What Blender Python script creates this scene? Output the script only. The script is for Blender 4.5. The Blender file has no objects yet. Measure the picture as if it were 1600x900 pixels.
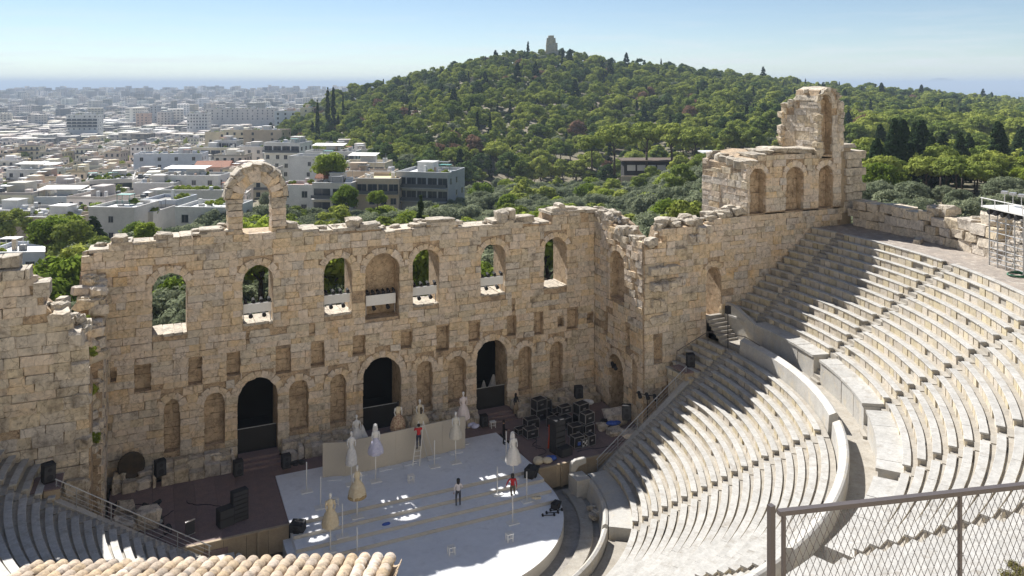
import bpy, bmesh, math, random
import numpy as np
from mathutils import Vector, Matrix, Quaternion

# ------------------------------------------------------------------ camera, world, sun, exposure
SC = bpy.context.scene
COL = SC.collection
CAMX, CAMY, CAMZ, PHI, FPX, HY = -15.134, -56.186, 25.3, math.radians(65.627), 1240.0, 132.0
cd = bpy.data.cameras.new('camera'); cam = bpy.data.objects.new('camera', cd); COL.objects.link(cam)
cam.location = (CAMX, CAMY, CAMZ); cam.rotation_euler = (math.radians(90), 0, PHI - math.radians(90))
cd.sensor_width = 36; cd.lens = 36 * FPX / 1600; cd.shift_y = -318 / 1600
cd.clip_start = 0.1; cd.clip_end = 90000
SC.camera = cam
SUN_DIR = Vector((-0.148, 1.0, 1.0)).normalized()          # towards the sun
SUN_EL = math.asin(SUN_DIR.z); SUN_AZ = math.atan2(SUN_DIR.x, SUN_DIR.y)
wd = bpy.data.worlds.new('World'); SC.world = wd; wd.use_nodes = True
wn = wd.node_tree.nodes; wl = wd.node_tree.links
for n in list(wn): wn.remove(n)
wo = wn.new('ShaderNodeOutputWorld'); bg = wn.new('ShaderNodeBackground'); sky = wn.new('ShaderNodeTexSky')
sky.sky_type = 'NISHITA'; sky.sun_disc = False; sky.sun_elevation = SUN_EL; sky.sun_rotation = SUN_AZ
sky.altitude = 110; sky.air_density = 0.75; sky.dust_density = 0.0; sky.ozone_density = 1.0
# thin fair-weather clouds lying low over the horizon, all the way round
tc = wn.new('ShaderNodeTexCoord'); mp = wn.new('ShaderNodeMapping'); mp.inputs['Scale'].default_value = (5.0, 5.0, 60.0)
nz = wn.new('ShaderNodeTexNoise'); nz.inputs['Scale'].default_value = 1.6; nz.inputs['Detail'].default_value = 7; nz.inputs['Roughness'].default_value = .6
wl.new(tc.outputs['Generated'], mp.inputs['Vector']); wl.new(mp.outputs['Vector'], nz.inputs['Vector'])
cr = wn.new('ShaderNodeValToRGB'); cr.color_ramp.elements[0].position = .47; cr.color_ramp.elements[1].position = .66
wl.new(nz.outputs['Fac'], cr.inputs['Fac'])
sx = wn.new('ShaderNodeSeparateXYZ'); wl.new(tc.outputs['Generated'], sx.inputs['Vector'])
er = wn.new('ShaderNodeValToRGB')
for p, v in ((0.0, 0), (.012, .0), (.024, .6), (.045, .3), (.10, .0)):
    e = er.color_ramp.elements.new(p); e.color = (v, v, v, 1)
er.color_ramp.elements.remove(er.color_ramp.elements[0]); er.color_ramp.elements[-1].color = (0, 0, 0, 1)
wl.new(sx.outputs['Z'], er.inputs['Fac'])
mm = wn.new('ShaderNodeMath'); mm.operation = 'MULTIPLY'; wl.new(cr.outputs['Color'], mm.inputs[0]); wl.new(er.outputs['Color'], mm.inputs[1])
mx = wn.new('ShaderNodeMix'); mx.data_type = 'RGBA'; mx.inputs['B'].default_value = (8.5, 8.7, 9.0, 1)
tn = wn.new('ShaderNodeMix'); tn.data_type = 'RGBA'; tn.blend_type = 'MULTIPLY'; tn.inputs['Factor'].default_value = 1; tn.inputs['B'].default_value = (1.0, 1.0, 1.0, 1)
wl.new(sky.outputs['Color'], tn.inputs['A'])
wl.new(mm.outputs[0], mx.inputs['Factor']); wl.new(tn.outputs['Result'], mx.inputs['A'])
wl.new(mx.outputs['Result'], bg.inputs['Color']); wl.new(bg.outputs['Background'], wo.inputs['Surface'])
bg.inputs['Strength'].default_value = 0.052
sl = bpy.data.lights.new('sun', 'SUN'); sl.energy = 4.2; sl.angle = math.radians(.53); sl.color = (1.0, .97, .92)
so = bpy.data.objects.new('sun', sl); COL.objects.link(so); so.rotation_euler = SUN_DIR.to_track_quat('Z', 'Y').to_euler()
SC.view_settings.view_transform = 'Standard'; SC.view_settings.look = 'None'; SC.view_settings.exposure = 1.06; SC.view_settings.gamma = 1.0
SC.view_settings.use_curve_mapping = False
cy = SC.cycles if hasattr(SC, 'cycles') else None
SC.render.engine = 'CYCLES'
SC.cycles.use_denoising = True; SC.cycles.use_adaptive_sampling = True; SC.cycles.adaptive_threshold = .02
SC.cycles.max_bounces = 6; SC.cycles.diffuse_bounces = 4; SC.cycles.transparent_max_bounces = 8; SC.cycles.volume_bounces = 0
SC.cycles.transmission_bounces = 3; SC.cycles.glossy_bounces = 2; SC.cycles.caustics_reflective = False; SC.cycles.caustics_refractive = False

# ------------------------------------------------------------------ geometry of the view, used to lay out the place in metres
DX, DY = math.cos(PHI), math.sin(PHI)         # depth direction on the ground
RX, RY = math.sin(PHI), -math.cos(PHI)        # right-hand direction
def uv2w(u, v): return (CAMX + u * DX + v * RX, CAMY + u * DY + v * RY)
def w2uv(x, y):
    dx, dy = x - CAMX, y - CAMY
    return dx * DX + dy * DY, dx * RX + dy * RY
def ray(px, py):
    r = (px - 800) / FPX
    return (DX + r * RX, DY + r * RY, -(py - HY) / FPX)
def onz(px, py, z):
    d = ray(px, py); t = (z - CAMZ) / d[2]
    return Vector((CAMX + t * d[0], CAMY + t * d[1], z))
def ony(px, py, y):
    d = ray(px, py); t = (y - CAMY) / d[1]
    return Vector((CAMX + t * d[0], y, CAMZ + t * d[2]))
def onu(px, py, u):
    d = ray(px, py)
    return Vector((CAMX + u * d[0], CAMY + u * d[1], CAMZ + u * d[2]))
def project(x, y, z):
    u, v = w2uv(x, y)
    return (800 + FPX * v / u, HY - FPX * (z - CAMZ) / u, u) if u > .1 else (-9999, -9999, u)

# ------------------------------------------------------------------ object helpers
def link(o): COL.objects.link(o); return o
def tag(o, label=None, cat=None, group=None, kind=None):
    if label: o['label'] = label
    if cat: o['category'] = cat
    if group: o['group'] = group
    if kind: o['kind'] = kind
    return o
def thing(name, label, cat, loc=(0, 0, 0), group=None, rotz=0):
    o = bpy.data.objects.new(name, None); o.empty_display_size = .3; link(o); o.location = loc
    if rotz: o.rotation_euler = (0, 0, rotz)
    return tag(o, label, cat, group)
def wmat(o):
    m = Matrix.LocRotScale(o.location, o.rotation_euler, o.scale)
    return wmat(o.parent) @ m if o.parent else m
def inst(name, me, parent=None, M=None):
    """an object on shared mesh data; M is its matrix in the parent's space"""
    o = bpy.data.objects.new(name, me); link(o)
    if parent is not None: o.parent = parent
    if M is not None:
        l, r, s = M.decompose(); o.location = l; o.rotation_euler = r.to_euler(); o.scale = s
    return o
class MB:
    """collects shapes in one space, then becomes ONE mesh object"""
    def __init__(s): s.v = []; s.f = []; s.m = []; s.cur = 0
    def add(s, vs, fs):
        b = len(s.v); s.v += [tuple(v) for v in vs]; s.f += [tuple(i + b for i in f) for f in fs]; s.m += [s.cur] * len(fs)
    def box(s, c, d, rz=0, M=None):
        hx, hy, hz = d[0] / 2, d[1] / 2, d[2] / 2; cs, sn = math.cos(rz), math.sin(rz); vs = []
        for z in (-hz, hz):
            for x, y in ((-hx, -hy), (hx, -hy), (hx, hy), (-hx, hy)):
                p = Vector((c[0] + x * cs - y * sn, c[1] + x * sn + y * cs, c[2] + z)); vs.append(M @ p if M else p)
        s.add(vs, [(3, 2, 1, 0), (4, 5, 6, 7), (0, 1, 5, 4), (1, 2, 6, 5), (2, 3, 7, 6), (3, 0, 4, 7)])
    def box2(s, a, b): s.box([(a[i] + b[i]) / 2 for i in range(3)], [abs(b[i] - a[i]) for i in range(3)])
    def tube(s, p, q, r, r2=None, n=8, cap=True):
        p, q = Vector(p), Vector(q); r2 = r if r2 is None else r2; d = (q - p)
        if d.length < 1e-6: return
        a = d.normalized().orthogonal().normalized(); b = d.normalized().cross(a); vs = []
        for P, R in ((p, r), (q, r2)):
            for i in range(n):
                t = 2 * math.pi * i / n; vs.append(P + (a * math.cos(t) + b * math.sin(t)) * R)
        fs = [(i, (i + 1) % n, n + (i + 1) % n, n + i) for i in range(n)]
        if cap: fs += [tuple(range(n - 1, -1, -1)), tuple(range(n, 2 * n))]
        s.add(vs, fs)
    def bar(s, p, q, w, h=None):
        """square bar from p to q"""
        p, q = Vector(p), Vector(q); h = h or w; d = (q - p).normalized(); up = Vector((0, 0, 1)) if abs(d.z) < .95 else Vector((0, 1, 0))
        a = d.cross(up).normalized() * w / 2; b = a.cross(d).normalized() * h / 2; vs = []
        for P in (p, q): vs += [P - a - b, P + a - b, P + a + b, P - a + b]
        s.add(vs, [(3, 2, 1, 0), (4, 5, 6, 7), (0, 1, 5, 4), (1, 2, 6, 5), (2, 3, 7, 6), (3, 0, 4, 7)])
    def lathe(s, c, prof, n=16, sx=1, sy=1, wob=0, rng=None):
        c = Vector(c); k = len(prof); vs = []
        for (r, z) in prof:
            for i in range(n):
                t = 2 * math.pi * i / n; w = 1 + (wob * math.sin(t * (n // 3)) if wob else 0) * min(1, max(0, -z * 1.2 + .2) if wob else 1)
                vs.append(c + Vector((r * w * math.cos(t) * sx, r * w * math.sin(t) * sy, z)))
        fs = [(j * n + i, j * n + (i + 1) % n, (j + 1) * n + (i + 1) % n, (j + 1) * n + i) for j in range(k - 1) for i in range(n)]
        fs += [tuple(range(n - 1, -1, -1)), tuple(range((k - 1) * n, k * n))]
        s.add(vs, fs)
    def prism(s, poly, ext):
        """polygon of 3D points pushed along ext"""
        n = len(poly); e = Vector(ext); a = [Vector(p) for p in poly]; vs = a + [p + e for p in a]
        s.add(vs, [tuple(range(n - 1, -1, -1)), tuple(range(n, 2 * n))] + [(i, (i + 1) % n, n + (i + 1) % n, n + i) for i in range(n)])
    def quad(s, a, b, c, d): s.add([a, b, c, d], [(0, 1, 2, 3)])
    def mesh(s, name, mats, off=None, smooth=False):
        me = bpy.data.meshes.new(name); v = s.v
        if off is not None: v = [(p[0] - off[0], p[1] - off[1], p[2] - off[2]) for p in v]
        me.from_pydata(v, [], s.f)
        for m in (mats if isinstance(mats, (list, tuple)) else [mats]): me.materials.append(m)
        if any(s.m): me.polygons.foreach_set('material_index', s.m)
        if smooth: me.polygons.foreach_set('use_smooth', [True] * len(me.polygons))
        me.validate(); me.update(); return me
    def build(s, name, mats, parent=None, smooth=False, world=True):
        """world=True: the collected points are world coordinates, brought into the parent's space"""
        if parent is not None and world:
            Mi = wmat(parent).inverted(); s.v = [tuple(Mi @ Vector(p)) for p in s.v]
        o = bpy.data.objects.new(name, s.mesh(name, mats, None, smooth)); link(o)
        if parent is not None: o.parent = parent
        return o
def recalc(me):
    bm = bmesh.new(); bm.from_mesh(me); bmesh.ops.recalc_face_normals(bm, faces=bm.faces); bm.to_mesh(me); bm.free(); return me
def boolean_cut(me, cutter_me):
    a = bpy.data.objects.new('tmp_a', recalc(me)); b = bpy.data.objects.new('tmp_b', recalc(cutter_me)); link(a); link(b)
    md = a.modifiers.new('b', 'BOOLEAN'); md.operation = 'DIFFERENCE'; md.object = b; md.solver = 'EXACT'; md.use_self = True
    dg = bpy.context.evaluated_depsgraph_get(); dg.update()
    out = bpy.data.meshes.new_from_object(a.evaluated_get(dg))
    bpy.data.objects.remove(a); bpy.data.objects.remove(b)
    return out

# ------------------------------------------------------------------ materials
def mat(name, c1, c2=None, rough=.85, scale=1.0, fine=12.0, amt=.25, rnd=.15, bump=.3, bscale=None, metal=0, stain=None, stain_scale=.35, stain_pos=(.5, .72), spec=.3, hue=0.0, crack=0.0, crack_scale=1.1, streak=0.0):
    """weathered surface: two tones mixed by noise in world space, per-piece tone, fine grain, relief"""
    m = bpy.data.materials.new(name); m.use_nodes = True; N = m.node_tree.nodes; L = m.node_tree.links
    bs = N['Principled BSDF']; bs.inputs['Roughness'].default_value = rough; bs.inputs['Metallic'].default_value = metal
    bs.inputs['Specular IOR Level'].default_value = spec
    g = N.new('ShaderNodeNewGeometry'); oi = N.new('ShaderNodeObjectInfo')
    n1 = N.new('ShaderNodeTexNoise'); n1.inputs['Scale'].default_value = scale; n1.inputs['Detail'].default_value = 3; n1.inputs['Roughness'].default_value = .6
    n2 = N.new('ShaderNodeTexNoise'); n2.inputs['Scale'].default_value = fine; n2.inputs['Detail'].default_value = 3; n2.inputs['Roughness'].default_value = .7
    for n in (n1, n2): L.new(g.outputs['Position'], n.inputs['Vector'])
    r1 = N.new('ShaderNodeMapRange'); r1.inputs['From Min'].default_value = .36; r1.inputs['From Max'].default_value = .64; L.new(n1.outputs['Fac'], r1.inputs['Value'])
    mx = N.new('ShaderNodeMix'); mx.data_type = 'RGBA'; mx.inputs['A'].default_value = (*c1, 1); mx.inputs['B'].default_value = (*(c2 or c1), 1); L.new(r1.outputs[0], mx.inputs['Factor'])
    col = mx.outputs['Result']
    if stain:
        n3 = N.new('ShaderNodeTexNoise'); n3.inputs['Scale'].default_value = stain_scale; n3.inputs['Detail'].default_value = 4; n3.inputs['Roughness'].default_value = .68
        ad = N.new('ShaderNodeVectorMath'); ad.operation = 'ADD'; ad.inputs[1].default_value = (31.7, 11.3, 5.1); L.new(g.outputs['Position'], ad.inputs[0]); L.new(ad.outputs[0], n3.inputs['Vector'])
        r3 = N.new('ShaderNodeMapRange'); r3.inputs['From Min'].default_value = stain_pos[0]; r3.inputs['From Max'].default_value = stain_pos[1]; L.new(n3.outputs['Fac'], r3.inputs['Value'])
        m3 = N.new('ShaderNodeMix'); m3.data_type = 'RGBA'; m3.inputs['B'].default_value = (*stain, 1); L.new(col, m3.inputs['A']); L.new(r3.outputs[0], m3.inputs['Factor']); col = m3.outputs['Result']
    if crack:
        wv = N.new('ShaderNodeTexNoise'); wv.inputs['Scale'].default_value = 1.7; wv.inputs['Detail'].default_value = 2; L.new(g.outputs['Position'], wv.inputs['Vector'])
        wa = N.new('ShaderNodeVectorMath'); wa.operation = 'MULTIPLY_ADD'; wa.inputs[1].default_value = (.9, .9, .9); L.new(wv.outputs['Color'], wa.inputs[0]); L.new(g.outputs['Position'], wa.inputs[2])
        vo = N.new('ShaderNodeTexVoronoi'); vo.feature = 'DISTANCE_TO_EDGE'; vo.inputs['Scale'].default_value = crack_scale; L.new(wa.outputs[0], vo.inputs['Vector'])
        cm = N.new('ShaderNodeMapRange'); cm.inputs['From Min'].default_value = .008; cm.inputs['From Max'].default_value = .035; cm.inputs['To Min'].default_value = crack; cm.inputs['To Max'].default_value = 0; L.new(vo.outputs['Distance'], cm.inputs['Value'])
        pm = N.new('ShaderNodeMapRange'); pm.inputs['From Min'].default_value = .28; pm.inputs['From Max'].default_value = .38; pm.inputs['To Min'].default_value = .7; pm.inputs['To Max'].default_value = 0; L.new(n2.outputs['Fac'], pm.inputs['Value'])
        xm = N.new('ShaderNodeMath'); xm.operation = 'MAXIMUM'; L.new(cm.outputs[0], xm.inputs[0]); L.new(pm.outputs[0], xm.inputs[1])
        m4 = N.new('ShaderNodeMix'); m4.data_type = 'RGBA'; m4.inputs['B'].default_value = (c1[0] * .38, c1[1] * .36, c1[2] * .36, 1); L.new(col, m4.inputs['A']); L.new(xm.outputs[0], m4.inputs['Factor']); col = m4.outputs['Result']
    if streak:
        vs_ = N.new('ShaderNodeVectorMath'); vs_.operation = 'MULTIPLY'; vs_.inputs[1].default_value = (1.5, 1.5, .16); L.new(g.outputs['Position'], vs_.inputs[0])
        n5 = N.new('ShaderNodeTexNoise'); n5.inputs['Scale'].default_value = 1.0; n5.inputs['Detail'].default_value = 4; n5.inputs['Roughness'].default_value = .65; L.new(vs_.outputs[0], n5.inputs['Vector'])
        r5 = N.new('ShaderNodeMapRange'); r5.inputs['From Min'].default_value = .54; r5.inputs['From Max'].default_value = .70; r5.inputs['To Max'].default_value = streak; L.new(n5.outputs['Fac'], r5.inputs['Value'])
        m5 = N.new('ShaderNodeMix'); m5.data_type = 'RGBA'; m5.inputs['B'].default_value = (.20, .17, .14, 1); L.new(col, m5.inputs['A']); L.new(r5.outputs[0], m5.inputs['Factor']); col = m5.outputs['Result']
    # value = 1 + amt*(fine-.5)*2 + rnd*(random-.5)*2
    a1 = N.new('ShaderNodeMapRange'); a1.inputs['From Min'].default_value = .25; a1.inputs['From Max'].default_value = .75; a1.inputs['To Min'].default_value = 1 - amt; a1.inputs['To Max'].default_value = 1 + amt; L.new(n2.outputs['Fac'], a1.inputs['Value'])
    rr = N.new('ShaderNodeMath'); rr.operation = 'ADD'; L.new(oi.outputs['Random'], rr.inputs[0]); L.new(g.outputs['Random Per Island'], rr.inputs[1])
    fr = N.new('ShaderNodeMath'); fr.operation = 'FRACT'; L.new(rr.outputs[0], fr.inputs[0])
    a2 = N.new('ShaderNodeMapRange'); a2.inputs['To Min'].default_value = 1 - rnd; a2.inputs['To Max'].default_value = 1 + rnd; L.new(fr.outputs[0], a2.inputs['Value'])
    mu = N.new('ShaderNodeMath'); mu.operation = 'MULTIPLY'; L.new(a1.outputs[0], mu.inputs[0]); L.new(a2.outputs[0], mu.inputs[1])
    hs = N.new('ShaderNodeHueSaturation'); L.new(col, hs.inputs['Color']); L.new(mu.outputs[0], hs.inputs['Value'])
    if hue:
        f2 = N.new('ShaderNodeMath'); f2.operation = 'MULTIPLY'; f2.inputs[1].default_value = 7.31; L.new(fr.outputs[0], f2.inputs[0])
        f3 = N.new('ShaderNodeMath'); f3.operation = 'FRACT'; L.new(f2.outputs[0], f3.inputs[0])
        a3 = N.new('ShaderNodeMapRange'); a3.inputs['To Min'].default_value = .5 - hue; a3.inputs['To Max'].default_value = .5 + hue; L.new(f3.outputs[0], a3.inputs['Value']); L.new(a3.outputs[0], hs.inputs['Hue'])
        a4 = N.new('ShaderNodeMapRange'); a4.inputs['To Min'].default_value = .75; a4.inputs['To Max'].default_value = 1.3; L.new(f3.outputs[0], a4.inputs['Value']); L.new(a4.outputs[0], hs.inputs['Saturation'])
    L.new(hs.outputs['Color'], bs.inputs['Base Color'])
    if bump:
        bp = N.new('ShaderNodeBump'); bp.inputs['Strength'].default_value = bump; bp.inputs['Distance'].default_value = .06
        nb = N.new('ShaderNodeTexNoise'); nb.inputs['Scale'].default_value = bscale or fine * .6; nb.inputs['Detail'].default_value = 3; nb.inputs['Roughness'].default_value = .65; L.new(g.outputs['Position'], nb.inputs['Vector'])
        L.new(nb.outputs['Fac'], bp.inputs['Height']); L.new(bp.outputs['Normal'], bs.inputs['Normal'])
    return m
def plain(name, c, rough=.6, metal=0, rnd=0.06, bump=0): return mat(name, c, None, rough, amt=.06, rnd=rnd, bump=bump, metal=metal, spec=.4)
def leafmat(name, c1, c2, trans=.35):
    m = bpy.data.materials.new(name); m.use_nodes = True; N = m.node_tree.nodes; L = m.node_tree.links
    N.remove(N['Principled BSDF']); out = N['Material Output']
    oi = N.new('ShaderNodeObjectInfo'); g = N.new('ShaderNodeNewGeometry'); nz = N.new('ShaderNodeTexNoise'); nz.inputs['Scale'].default_value = .7; nz.inputs['Detail'].default_value = 2
    L.new(g.outputs['Position'], nz.inputs['Vector'])
    ad = N.new('ShaderNodeMath'); ad.operation = 'MULTIPLY_ADD'; ad.inputs[1].default_value = .72; L.new(oi.outputs['Random'], ad.inputs[0])
    m5 = N.new('ShaderNodeMath'); m5.operation = 'MULTIPLY'; m5.inputs[1].default_value = .24; L.new(nz.outputs['Fac'], m5.inputs[0])
    m6 = N.new('ShaderNodeMath'); m6.operation = 'MULTIPLY_ADD'; m6.inputs[1].default_value = .16; L.new(g.outputs['Random Per Island'], m6.inputs[0]); L.new(m5.outputs[0], m6.inputs[2]); L.new(m6.outputs[0], ad.inputs[2])
    mx = N.new('ShaderNodeMix'); mx.data_type = 'RGBA'; mx.inputs['A'].default_value = (*c1, 1); mx.inputs['B'].default_value = (*c2, 1); L.new(ad.outputs[0], mx.inputs['Factor'])
    d = N.new('ShaderNodeBsdfDiffuse'); t = N.new('ShaderNodeBsdfTranslucent'); s = N.new('ShaderNodeMixShader'); s.inputs[0].default_value = trans
    L.new(mx.outputs['Result'], d.inputs['Color']); L.new(mx.outputs['Result'], t.inputs['Color']); L.new(d.outputs[0], s.inputs[1]); L.new(t.outputs[0], s.inputs[2]); L.new(s.outputs[0], out.inputs['Surface'])
    return m
M = {}
M['wall'] = mat('weathered_limestone', (.665, .535, .39), (.61, .515, .405), amt=.26, rnd=.06, bump=1.0, scale=.9, fine=4.2, stain=(.60, .43, .27), stain_scale=.42, stain_pos=(.55, .74), hue=.004, crack=.5, streak=.38)
M['wallcore'] = mat('rubble_core', (.47, .345, .22), (.40, .31, .215), amt=.35, rnd=.05, bump=1.0, scale=.8, fine=5, stain=(.20, .155, .115), stain_scale=.7, stain_pos=(.5, .68), crack=.8, crack_scale=2.2)
M['wallgrey'] = mat('grey_limestone', (.61, .525, .41), (.55, .485, .395), amt=.28, rnd=.08, bump=1.0, scale=.8, fine=4, stain=(.27, .225, .175), stain_scale=.9, stain_pos=(.52, .70), hue=.004, crack=.55, streak=.36)
M['niche'] = mat('niche_plaster', (.56, .425, .285), (.48, .375, .26), amt=.25, rnd=.05, bump=.7, scale=.9, fine=4, stain=(.26, .19, .125), stain_scale=1.1, crack=.6)
M['capstone'] = mat('bleached_capstone', (.54, .475, .38), (.44, .385, .31), amt=.28, rnd=.10, bump=1.0, scale=1.2, fine=5, stain=(.25, .225, .19), stain_scale=1.4, stain_pos=(.5, .68), crack=.7, crack_scale=1.5)
M['marble'] = mat('seat_marble', (.47, .455, .425), (.41, .395, .365), rough=.6, amt=.16, rnd=.055, bump=.3, scale=1.6, fine=6, stain=(.31, .28, .24), stain_scale=1.7, stain_pos=(.53, .75))
M['riser'] = mat('riser_stone', (.54, .475, .365), (.48, .42, .325), amt=.18, rnd=.13, bump=.45, scale=2, fine=8, hue=.008)
M['tread'] = mat('worn_tread', (.40, .37, .32), (.335, .305, .26), amt=.2, rnd=.1, bump=.5, scale=1.5, fine=6, stain=(.30, .265, .215), stain_scale=1.5)
M['coping'] = mat('coping_marble', (.47, .455, .42), (.42, .40, .37), rough=.6, amt=.12, rnd=.06, bump=.25, scale=1.2, fine=7, stain=(.52, .46, .36), stain_scale=1.0)
M['paving'] = mat('grey_paving', (.30, .275, .245), (.24, .22, .195), amt=.2, rnd=.05, bump=.3, scale=.8, fine=5)
M['promenade'] = mat('promenade_earth', (.34, .29, .245), (.27, .235, .205), amt=.25, rnd=0, bump=.5, scale=1.1, fine=4, stain=(.45, .41, .35), stain_scale=2.2, stain_pos=(.56, .66))
M['carpet'] = mat('white_stage_carpet', (.76, .77, .79), (.72, .73, .75), rough=.9, amt=.06, rnd=0, bump=.1, scale=.5, fine=3, stain=(.60, .60, .61), stain_scale=1.3, stain_pos=(.58, .8))
M['fascia'] = mat('cream_fascia', (.52, .49, .44), (.48, .45, .40), amt=.1, rnd=.04, bump=.1, scale=1)
M['deckwood'] = mat('dark_stage_boards', (.235, .165, .15), (.20, .145, .135), rough=.75, amt=.2, rnd=.12, bump=.2, scale=2)
M['proskwood'] = mat('pale_proskenion_boards', (.40, .32, .22), (.34, .27, .19), amt=.14, rnd=.12, bump=.15, scale=1.5)
M['panel'] = mat('cream_set_panel', (.55, .50, .42), (.52, .475, .40), amt=.05, rnd=.03, bump=.05, scale=.6)
M['white'] = plain('white_paint', (.74, .73, .70)); M['black'] = plain('black_casing', (.025, .025, .028), .85); M['grille'] = plain('dark_grille', (.045, .045, .05), .8)
M['metal'] = plain('grey_metal', (.33, .33, .34), .4, .7); M['darkmetal'] = plain('dark_brown_metal', (.12, .103, .10), .5, .3); M['alu'] = plain('aluminium_edge', (.55, .55, .56), .35, .8)
M['galv'] = plain('galvanised_tube', (.46, .46, .46), .45, .6); M['lens'] = plain('lamp_glass', (.5, .55, .6), .15)
M['void'] = plain('near_black', (.03, .028, .026), .9)  # near-black tone; in the door passage it stands in for shade
M['tile'] = mat('clay_roof_tile', (.43, .34, .25), (.37, .295, .22), amt=.32, rnd=.13, bump=.5, scale=3, fine=14, stain=(.25, .205, .16), stain_scale=3.5, stain_pos=(.54, .66), hue=.004)
M['tilelime'] = mat('lime_streaked_tile', (.42, .32, .225), (.52, .47, .41), amt=.25, rnd=.1, bump=.5, scale=5, fine=14)
M['blue'] = plain('blue_cloth', (.06, .12, .42), .9); M['red'] = plain('red_cloth', (.50, .03, .035), .9); M['greenhose'] = plain('green_hose', (.03, .16, .09), .5)
M['bark'] = mat('bark', (.12, .085, .06), (.08, .06, .045), amt=.3, bump=.6, scale=3, fine=14)
M['skin'] = plain('skin', (.48, .29, .20), .6); M['hair'] = plain('dark_hair', (.02, .016, .014), .5)
M['pine'] = leafmat('pine_needles', (.11, .165, .04), (.42, .45, .10), .22); M['darkpine'] = leafmat('dark_pine_needles', (.055, .09, .035), (.17, .23, .075), .22); M['olive'] = leafmat('olive_leaves', (.15, .18, .105), (.31, .335, .21), .3)
M['cypress'] = leafmat('cypress_leaves', (.026, .050, .022), (.065, .095, .038), .2); M['shrub'] = leafmat('shrub_leaves', (.13, .20, .03), (.36, .42, .07), .5)
M['drybush'] = leafmat('dry_leaves', (.13, .11, .05), (.26, .21, .11), .25); M['rust'] = leafmat('browned_needles', (.21, .13, .085), (.32, .20, .13), .25)
M['grass'] = leafmat('dry_grass', (.16, .15, .06), (.28, .25, .11), .3)
# ------------------------------------------------------------------ terrain
PXK = [-600, 380, 400, 440, 480, 510, 540, 600, 650, 700, 760, 800, 830, 860, 900, 950, 1000, 1100, 1200, 1300, 1400, 1500, 1600, 1800, 2300]
SIL = [215, 215, 205, 188, 168, 154, 146, 131, 117, 105, 92, 82, 80, 84, 87, 93, 98, 110, 124, 134, 142, 150, 158, 168, 180]
URK = ([-600, 400, 540, 860, 1100, 1300, 1600, 2300], [560, 560, 620, 640, 680, 720, 800, 900])
UFK = ([-600, 400, 480, 560, 700, 800, 1000, 1200, 1600, 2300], [420, 400, 330, 275, 255, 285, 290, 270, 250, 250])
BU = [0, 60, 110, 150, 200, 260, 350, 500, 700, 1000, 1600, 2200, 2800, 3200, 3500, 4500, 6000, 60000]
BZ = [-1, -1, -2, -5, -9, -12, -17, -24, -30, -33, -32, -24, -13, -6, -12, -92, -98, -98]
BR = [6, 8, 7, 5, 3, 0, -3, -8, -20, -30, -32, -30, -30, -40, -60, -92, -98, -98]
SEA_Z = -95.0
def sstep(t): t = np.clip(t, 0, 1); return t * t * (3 - 2 * t)
def vnoise(x, y):
    return (np.sin(x * .031 + 1.3) * np.cos(y * .027 + .4) + .6 * np.sin(x * .071 + y * .053 + 2.1) + .4 * np.cos(x * .13 - y * .11))
def ground_np(x, y):
    x = np.asarray(x, float); y = np.asarray(y, float)
    dx, dy = x - CAMX, y - CAMY; u = np.maximum(dx * DX + dy * DY, 1); v = dx * RX + dy * RY; px = 800 + FPX * v / u
    rt = sstep((px - 950) / 250)
    b = np.interp(u, BU, BZ) * (1 - rt) + np.interp(u, BU, BR) * rt
    b = b - sstep((500 - px) / 500) * sstep((u - 90) / 100) * 4
    ur = np.interp(px, *URK); uf = np.interp(px, *UFK)
    hr = CAMZ + (HY - np.interp(px, PXK, SIL)) / FPX * ur - 7.5
    t = np.clip((u - uf) / (ur - uf), 0, 1); zf = np.interp(uf, BU, BZ) * (1 - rt) + np.interp(uf, BU, BR) * rt
    hz = zf + (hr - zf) * (t ** 1.08); hz = np.where(u > ur, hr - (u - ur) * .3, hz)
    w = sstep((px - 390) / 70)
    z = np.where(u > uf, np.maximum(b, b * (1 - w) + hz * w) if True else b, b)
    z = np.where((u > ur) & (w > 0), np.maximum(b, hz * w + b * (1 - w)), z)
    z = z + vnoise(x, y) * np.clip((u - 80) / 200, 0, 1) * .8
    th = (np.abs(x) < 41) & (y < 4.5)
    return np.where(th, -3.2, z)
def ground(x, y): return float(ground_np(x, y))
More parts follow.
